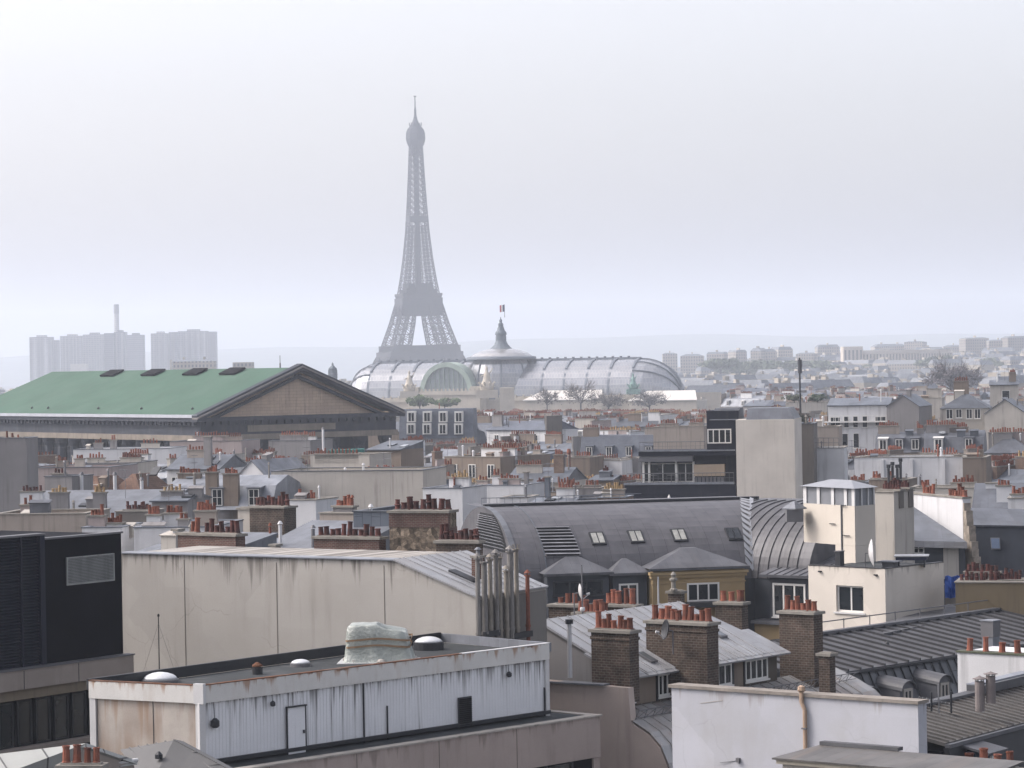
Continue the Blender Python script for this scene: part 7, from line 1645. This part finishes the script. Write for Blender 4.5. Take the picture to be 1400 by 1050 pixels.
# ---------------------------------------------------------------- the wide dark standing-seam roof on the right with round-topped dormers
def dark_roof():
    A = atz(1119, 869, 25.6); B = atz(1343, 838, 25.6); an = ang_of(A, B); e1, e2 = V2(an), V2(an - 90)
    t = thing('dark_roof_house', 'long house with a dark ribbed zinc roof and round-topped dormers on the right', 'building', (A.x, A.y, 0), R(an))
    ze = 24.6; E0 = atz(1140, 921, ze); k = (E0 - A).dot(e2); L = 22.0; x0 = (E0 - A).dot(e1)
    P = lambda x, y, z: Vector((A.x, A.y, 0)) + e1 * x + e2 * y + Zv * z
    xl_ = -9.0; m = MB(); q = [P(xl_, k, ze), P(L, k, ze), P(L, 0, 25.6), P(xl_, 0, 25.6)]; m.slab(q, .12)
    standing(m, P(xl_, 0, 25.6), e1, P(0, k, ze) - P(0, 0, 25.6), L - xl_, 1.05, .11, .10, 1); x0 = xl_
    rf = m.build('roof', [M_ZD, M_SEAM], t)
    m = MB(); m.slab([P(0, 0, 25.6), P(L, 0, 25.6), P(L, -4, 25.0), P(0, -4, 25.0)], .1); standing(m, P(0, 0, 25.6), e1, P(0, -4, 25.0) - P(0, 0, 25.6), L, 1.05, .09, .08, 1); m.build('roof', [M_ZD, M_SEAM], t)
    MB().par(P(x0 + .2, -4.2, 0), e1 * (L - x0), e2 * (k + 3.9), Zv * (ze - .3)).build('wall', MATS['slate_blue_wall'], t)
    m = MB(); m.par(P(0, -.22, 25.64), e1 * L, e2 * .4, Zv * .14); m.tube(P(.5, -.5, 26.2), P(L, -.5, 26.2), .03, .03, 6)
    for j in range(9): m.tube(P(.6 + 2.4 * j, -.5, 25.55), P(.6 + 2.4 * j, -.5, 26.25), .03, .03, 5)
    m.build('ridge', zinc('dormer_zinc', (.16, .165, .18)), t)
    # steep lower slope
    zl = 21.0; kl = k + 1.5
    m = MB(); m.slab([P(x0 - .3, kl + .1, zl), P(L, kl + .1, zl), P(L, k - .05, ze - .14), P(x0, k - .05, ze - .14)], .15)
    standing(m, P(x0, k - .05, ze - .14), e1, P(0, kl + .1, zl) - P(0, k - .05, ze - .14), L - x0, .7, .07, .055, 1)
    m.build('lower_slope', [zinc('lower_zinc', (.10, .105, .115), bw=1.3, bh=.7, mortar=.03, mcol=(.035, .037, .042), streak=.5), M_SEAM], t)
    m = MB(); m.par(P(x0 - .05, k - .02, ze - .16), e1 * (L - x0), e2 * .14, Zv * .1); m.build('drip_edge', M_DARK, t)
    for (px, py) in ((1190, 935), (1240, 934), (1290, 922)):
        c = onplane(px, py, P(0, kl + .12, 0), an); x = (c - P(0, 0, 0)).dot(e1); zt = 23.5
        m = MB(); w_ = .62; arch = [(w_ * math.cos(math.pi * i / 10), .42 * math.sin(math.pi * i / 10)) for i in range(11)]
        sec = [(w_, -1.5)] + arch + [(-w_, -1.5)]
        f = [P(x + a, kl + .12, zt + b) for a, b in sec]; bk = [P(x + a, k - .2, zt + b + .25) for a, b in sec]; n = len(f)
        m.add(f + bk, [tuple(range(n)), tuple(range(2 * n - 1, n - 1, -1))] + [(i, n + i, n + (i + 1) % n, (i + 1) % n) for i in range(n)]); o = m.build('dormer', zinc('dormer_zinc', (.16, .165, .18)), t)
        m = MB(); 
        for i in range(10):
            a, b = arch[i], arch[i + 1]; m.slab([P(x + a[0] * 1.1, kl + .28, zt + a[1] * 1.12 + .03), P(x + b[0] * 1.1, kl + .28, zt + b[1] * 1.12 + .03), P(x + b[0] * 1.1, k - .2, zt + b[1] * 1.12 + .29), P(x + a[0] * 1.1, k - .2, zt + a[1] * 1.12 + .29)], .05)
        m.build('dormer_roof', M_ZD, o)
        window(t, loc_of(t, P(x - .38, kl + .14, zt - 1.35)), 0, .76, 1.45, 2, 1, fm=mat('stone_frame', (.38, .35, .31), .9), bar=.13, parent=o, sill=False)
    c = P(14.5, .3, 27.2); b = at(1354, 845, 146); s = thing('vent_box', 'grey sheet metal vent box with a hooded top on the dark roof ridge', 'vent', (b.x, b.y, 25.3), R(an - 90))
    MB().box(-.32, .32, -.3, .3, 0, .72).build('shaft', ROOFS['pale'], s, local=True); MB().box(-.36, .36, -.34, .34, .722, 1.5).build('hood', M_IRON, s, local=True); MB().box(-.4, .4, -.38, .38, 1.502, 1.55).build('lid', ROOFS['pale'], s, local=True)
    c = onplane(1213, 876, P(0, k * .5, 0), an); s = thing('roof_hook', 'small dark bird-like hook fitting alone on the dark ribbed roof', 'roof fitting', P((c - P(0, 0, 0)).dot(e1), k * .5, 25.1)); MB().lathe((0, 0, 0), [(.12, 0), (.1, .1), (.03, .22)], 7).build('stub', M_DARK, s, local=True)
    # low annex roof at the foot of the cube house
    m = MB(); g = [atz(1205, 852, 25.4), atz(1297, 826, 25.4), atz(1345, 838, 25.5), atz(1208, 866, 25.5)]
    m.slab(g, .8); m.build('annex_roof', M_ZD, t)
dark_roof()

# ---------------------------------------------------------------- big white wall house in front, with a corbelled pipe
def white_house():
    A = atz(918, 940, 28.4); B = atz(1255, 963, 28.4); an = ang_of(A, B); u, n = V2(an), V2(an - 90)
    t = thing('white_wall_house', 'house showing a big blank white wall with a rusty downpipe, bottom right', 'building', (A.x, A.y, 0), R(an))
    wm = mat('white_wall_paint', (.47, .48, .52), .85, 0, .06, .3, .4, (.36, .35, .34), 1.3, .15, grain=.03, tops=[(28.4, .9, .6, (.25, .23, .21), 2.4)], patina=((.42, .42, .43), .45, .6), cracks=.12)
    L = (B - A).length
    m = MB(); m.par(Vector((A.x, A.y, 0)), u * L, -n * .55, Zv * 28.4); m.par(Vector((A.x, A.y, 0)) - n * .56, u * (L - 5), -n * 3.4, Zv * 27.2); m.build('wall', wm, t)
    m = MB(); m.par(Vector((A.x, A.y, 28.403)) - u * .1 + n * .08, u * (L + .15), -n * .7, Zv * .11); m.build('coping', mat('worn_coping', (.25, .225, .20), .95, 0, .25, 1.2, .6), t)
    m = MB(); B2 = B - u * 4.8; m.slab([Vector((A.x, A.y, 27.7)) - n * .57, Vector((B2.x, B2.y, 27.7)) - n * .57, Vector((B2.x, B2.y, 27.3)) - n * 4.2, Vector((A.x, A.y, 27.3)) - n * 4.2], .1); m.build('roof', M_ZB, t)
    p = onplane(1098, 950, A, an); x = (p - A).dot(u); pt = mat('rusty_cream_pipe', (.40, .29, .21), .7, 0, .2, 1.5, .6, (.20, .10, .06), 3, .5)
    o = Vector((A.x, A.y, 0)) + u * x + n * .1
    m = MB(); m.tube(o + Zv * 28.62, o + Zv * 28.2, .075, .075, 8); m.tube(o + Zv * 28.2, o + u * .12 + Zv * 27.95, .07, .07, 8); m.tube(o + u * .12 + Zv * 27.95, o + u * .12 + Zv * 24, .075, .075, 8); m.lathe(o + Zv * 28.55, [(.08, 0), (.14, .08), (.12, .2), (.03, .25)], 8); m.build('downpipe', pt, t)
    for z in (27.3, 26.4, 25.5): m = MB(); m.par(o + u * .02 + Zv * z, u * .2, n * .09, Zv * .05); m.build('pipe_clip', M_IRON, t)
    a = onplane(958, 962, A, an); b = onplane(988, 958, A, an); MB().par(a + n * .002, (b - a), n * .01, Zv * .02).build('scar', MATS['stone_coping'], t)
    p = onplane(1008, 1042, A, an); MB().par(p, u * .14, n * .1, Zv * .16).build('lamp', M_IRON, t); m = MB(); m.tube(p + Zv * .05, p - u * .7 - Zv * .06 + n * .05, .012, .012, 4); m.build('cable', M_IRON, t)
    # small roof lantern below, at the frame's edge
    C = atz(1055, 1030, 27.2); D = atz(1262, 1047, 27.2); a2 = ang_of(C, D); cu, cn = V2(a2), V2(a2 - 90)
    s = thing('rooftop_cabin', 'low rooftop cabin with a flat zinc roof and cream cornice before the big white wall', 'cabin', (C.x, C.y, 0), R(a2)); Lc = (D - C).length + 2
    MB().par(Vector((C.x, C.y, 24)) + cu * .25 - cn * .25, cu * Lc, -cn * 1.9, Zv * 2.85).build('wall', WALLS['cream'], s)
    MB().par(Vector((C.x, C.y, 26.86)) + cu * .1 - cn * .1, cu * Lc, -cn * 2.1, Zv * .18).build('cornice', stucco('cornice_cream', (.47, .43, .35), .4), s)
    m = MB(); m.slab([Vector((C.x, C.y, 27.06)), Vector((C.x, C.y, 27.06)) + cu * (Lc + .3), Vector((C.x, C.y, 27.24)) + cu * (Lc + .3) - cn * 2.3, Vector((C.x, C.y, 27.24)) - cn * 2.3 + cu * .35], .06); m.build('roof', M_ZB, s)
    MB().par(Vector((C.x, C.y, 27.245)) - cn * 2.25 + cu * .4, cu * 3.0, -cn * .3, Zv * .12).build('ridge_strip', M_ZD, s)
white_house()

# ---------------------------------------------------------------- right foreground: white end wall, brown ribbed roof, vents, aerial
def right_front():
    A = at(1309, 892, 121); an = -38; u, n = V2(an), V2(an - 90)
    t = thing('white_end_house', 'white rendered end wall with four red pots and mossy coping at the right edge', 'building', (A.x, A.y, 0), R(an))
    MB().par(Vector((A.x, A.y, 0)), u * 6, -n * 3.0, Zv * A.z).build('wall', WALLS['white'], t)
    MB().par(Vector((A.x, A.y, A.z + .003)) - u * .06 + n * .05, u * 6.1, -n * .6, Zv * .07).build('coping', mat('mossy', (.09, .10, .07), .95, 0, .4, 2, .5), t)
    rr = random.Random(6)
    for px in (1325, 1347.5, 1370, 1392):
        p = onplane(px, 893, A - n * .3, an); pots_on(t, loc_of(t, Vector((p.x, p.y, A.z + .07))), loc_of(t, Vector((p.x, p.y, A.z + .07)) + u * .01), 1, 'red', rr, .95)
    # brown ribbed roof
    z1, z0 = 27.5, 26.9
    P1, P2 = atz(1252, 968, z1), atz(1400, 933, z1); a1 = ang_of(P1, P2); e1, e2 = V2(a1), V2(a1 - 90)
    Q1 = atz(1262, 1024, z0); k = (Q1 - P1).dot(e2)
    t = thing('brown_roof_house', 'house with a weathered brownish ribbed zinc roof and a dark mansard, bottom right corner', 'building', (P1.x, P1.y, 0), R(a1))
    P = lambda x, y, z: Vector((P1.x, P1.y, 0)) + e1 * x + e2 * y + Zv * z
    xs, L = -4.0, 12.0
    m = MB(); m.slab([P(xs, k, z0), P(L, k, z0), P(L, 0, z1), P(xs, 0, z1)], .12); d = P(0, k, z0) - P(0, 0, z1)
    x = xs + .2
    while x < L: m.par(P(x, 0, z1), e1 * .05, d + (e2 * .03), Zv * .07); x += .52
    rf = m.build('roof', M_ZB, t)
    MB().par(P(xs, -.3, z1 + .01), e1 * (L - xs), e2 * .5, Zv * .1).build('ridge', M_ZD, t)
    m = MB(); m.slab([P(xs, k + .9, 23.8), P(L, k + .9, 23.8), P(L, k + .1, z0 - .15), P(xs, k + .1, z0 - .15)], .2); m.build('mansard', mat('black_slate', (.02, .021, .025), .6, 0, .3, .7, .4, (.05, .05, .055), 1.5, .3), t)
    MB().par(P(xs, k - .02, z0 - .17), e1 * (L - xs), e2 * .2, Zv * .13).build('gutter', zinc('dormer_zinc', (.16, .165, .18)), t)
    MB().par(P(xs, -2.5, 0), e1 * (L - xs), e2 * (k + 2.4), Zv * (z0 - .3)).build('wall', M_BLACK, t)
    c = onplane(1351, 1020, P(0, k + .75, 0), a1); x = (c - P(0, 0, 0)).dot(e1)
    m = MB(); m.par(P(x - .55, k - .2, 24.4), e1 * 1.1, e2 * 1.15, Zv * 2.1); o = m.build('dormer', mat('blue_dormer', (.05, .07, .10), .6), t)
    m = MB(); m.slab([P(x - .75, k + 1.15, 26.5), P(x + .75, k + 1.15, 26.5), P(x + .75, k - .5, 26.85), P(x - .75, k - .5, 26.85)], .08); m.build('dormer_roof', zinc('dormer_zinc', (.16, .165, .18)), o)
    window(t, loc_of(t, P(x - .3, k + .97, 24.5)), 0, .62, 1.85, 1, 1, bar=.08, parent=o, sill=False)
    # raised flashing kerb
    a = onplane(1340, 944, P(0, .2, 0), a1); b = onplane(1400, 926, P(0, .2, 0), a1); x0, x1 = (a - P(0, 0, 0)).dot(e1), (b - P(0, 0, 0)).dot(e1)
    MB().par(P(x0, -.35, z1), e1 * (x1 - x0 + 1), e2 * .7, Zv * .32).build('kerb', M_ZD, t); MB().par(P(x0, -.36, z1 + .322), e1 * (x1 - x0 + 1), e2 * .5, Zv * .05).build('kerb_flashing', ROOFS['pale'], t)
    for (px, pb, pt, lab) in ((1339.5, 949, 925, 'grey round vent with conical cap, lower of two on the brown roof'), (1354.5, 938, 919, 'grey round vent with conical cap, upper of two on the brown roof')):
        p = at(px, pb, 104); h = at(px, pt, 104).z - p.z; s = thing('roof_vent', lab, 'vent', p); r = .17
        MB().tube((0, 0, -.6), (0, 0, h * .72), r, r, 12).build('pipe', mat('vent_taupe', (.20, .175, .17), .7, .1, .2, 2, .4), s, local=True)
        m = MB()
        for i in range(6): a = i * 1.047; m.tube((r * .85 * math.cos(a), r * .85 * math.sin(a), h * .72), (r * .85 * math.cos(a), r * .85 * math.sin(a), h * .86), .02, .02, 4)
        m.lathe((0, 0, h * .86), [(r * 1.5, 0), (r * 1.5, .02), (r * .3, h * .16), (.02, h * .2)], 12); m.build('cap', MATS['vent_taupe'], s, local=True)
    # tv aerial on a pole
    p = at(1285, 1062, 104); top = at(1285, 935, 104).z - p.z; s = thing('tv_aerial', 'tall tv aerial pole with two dark vertical panels before the brown roof', 'tv aerial', p)
    MB().tube((0, 0, -2), (0, 0, top), .035, .03, 7).build('pole', mat('galv', (.27, .27, .28), .5, .5), s, local=True)
    sc = 104 / F
    for dx, y0, y1 in ((-10, 946, 975), (17, 946, 975)):
        za, zc = top - (y0 - 935) * sc, top - (y1 - 935) * sc; m = MB(); m.box(dx * sc - .03, dx * sc + .03, -.05, .05, zc, za); m.build('panel', M_DARK, s, local=True)
    m = MB(); zz = top - 22 * sc; m.tube((-10 * sc, 0, zz - .04), (17 * sc, 0, zz + .05), .02, .02, 5); m.tube((-26 * sc, .2, zz + .1), (14 * sc, -.1, zz - .12), .012, .012, 4)
    for i in range(9): f_ = i / 8; c = Vector((-26 * sc, .2, zz + .1)).lerp(Vector((14 * sc, -.1, zz - .12)), f_); m.tube(c - Vector((.05, .22, 0)), c + Vector((.05, .22, 0)), .008, .008, 3)
    m.build('boom', mat('galv', (.27, .27, .28), .5, .5), s, local=True)
    for zf in (.55, .28): MB().lathe((0, 0, top * zf), [(.05, 0), (.09, .05), (.09, .14), (.05, .2)], 8).build('clamp', M_DARK, s, local=True)
    dish('large white dish seen edge-on at the foot of the tv aerial', 1275, 1040, 103, .75, (200, 8), M_POST, False)
    stack('row of red pots on a hidden chimney at the bottom right edge', 1312, 1392, 1050, 98, -20, .5, 1060, M_BRICK, 4, 'red', 1.0, drop=1)
right_front()

# ---------------------------------------------------------------- bottom left roofs
def left_front():
    A = atz(-20, 1033, 27.6); B = atz(118, 1016, 27.9); C = atz(188, 1040, 27.1); D = atz(-20, 1068, 27.0)
    t = thing('pale_sheet_roof_house', 'house with a pale flat sheet roof at the bottom left corner', 'building', (B.x, B.y, 0))
    sh = mat('pale_panels', (.40, .41, .385), .5, .1, .08, .4, .4, (.28, .28, .26), 1, .3, brick=True, bw=1.35, bh=4.0, mortar=.035, bvar=(.37, .38, .36), mcol=(.09, .09, .09))
    m = MB(); m.slab([A, B, C, D], .14); m.build('roof', sh, t)
    pts = [p.lerp((A + B + C + D) / 4, .04) for p in (A, B, C, D)]
    m = MB(); m.prism([p.to_2d() for p in pts], 0, [p.z - .16 for p in pts]); m.build('wall', WALLS['beige'], t)
    m = MB(); m.tube(C + Zv * .02, D + Zv * .02, .07, .07, 8); m.build('gutter', M_POST, t)
    a = at(-10, 1007, 103); b = at(60, 1018, 100)
    A = atz(237, 1012, 27.6); B = atz(164, 1025, 27.2); C = atz(300, 1052, 26.8); D = atz(205, 1075, 26.4); E = atz(330, 1062, 26.6)
    t = thing('dark_sheet_roof_house', 'house with a low dark grey sheet roof under the stained end of the white shed', 'building', (A.x, A.y, 0))
    dk = mat('dark_panels', (.115, .115, .115), .6, .1, .12, .5, .4, (.17, .165, .16), 1, .3)
    m = MB(); m.slab([B, A, E, D], .1)
    for k in range(1, 6): f = k / 6; p, q = B.lerp(A, f), D.lerp(E, f); m.par(p, (A - B).normalized() * .05, q - p, Zv * .04)
    for k in (1, 2): f = k / 3; p, q = B.lerp(D, f), A.lerp(E, f); m.par(p + Zv * .003, q - p, (D - B).normalized() * .05, Zv * .03)
    m.par(A - Zv * .02, E - A, Vector((.3, .2, -.1)), Zv * .06)
    m.build('roof', dk, t)
    pts = [p.lerp((A + B + D + E) / 4, .04) for p in (A, B, D, E)]
    m = MB(); m.prism([p.to_2d() for p in pts], 0, [p.z - .14 for p in pts]); m.build('wall', WALLS['dark'], t)
    p = atz(217, 1033, 27.22); MB().lathe(p - Zv * .1, [(.13, 0), (.13, .14), (.04, .24)], 8).build('roof_vent', M_DARK, t)
left_front()
# ---------------------------------------------------------------- haze
hm = bpy.data.materials.new('haze_air'); hm.use_nodes = True
hn = hm.node_tree; hn.nodes.clear()
pv = hn.nodes.new('ShaderNodeVolumePrincipled'); pv.inputs['Density'].default_value = HAZE[0]
pv.inputs['Color'].default_value = (*HAZE[1], 1); pv.inputs['Anisotropy'].default_value = HAZE[2]
ho = hn.nodes.new('ShaderNodeOutputMaterial'); hn.links.new(pv.outputs[0], ho.inputs['Volume'])
hb = MB().box(-9500, 9500, -700, 14500, -7.0, 335.0).build('haze', hm, kind='stuff')
hb['label'] = 'pale bluish haze filling the air over the city'
for o in S.objects:
    if '_M' in o: del o['_M']
print('OBJECTS', len(S.objects))
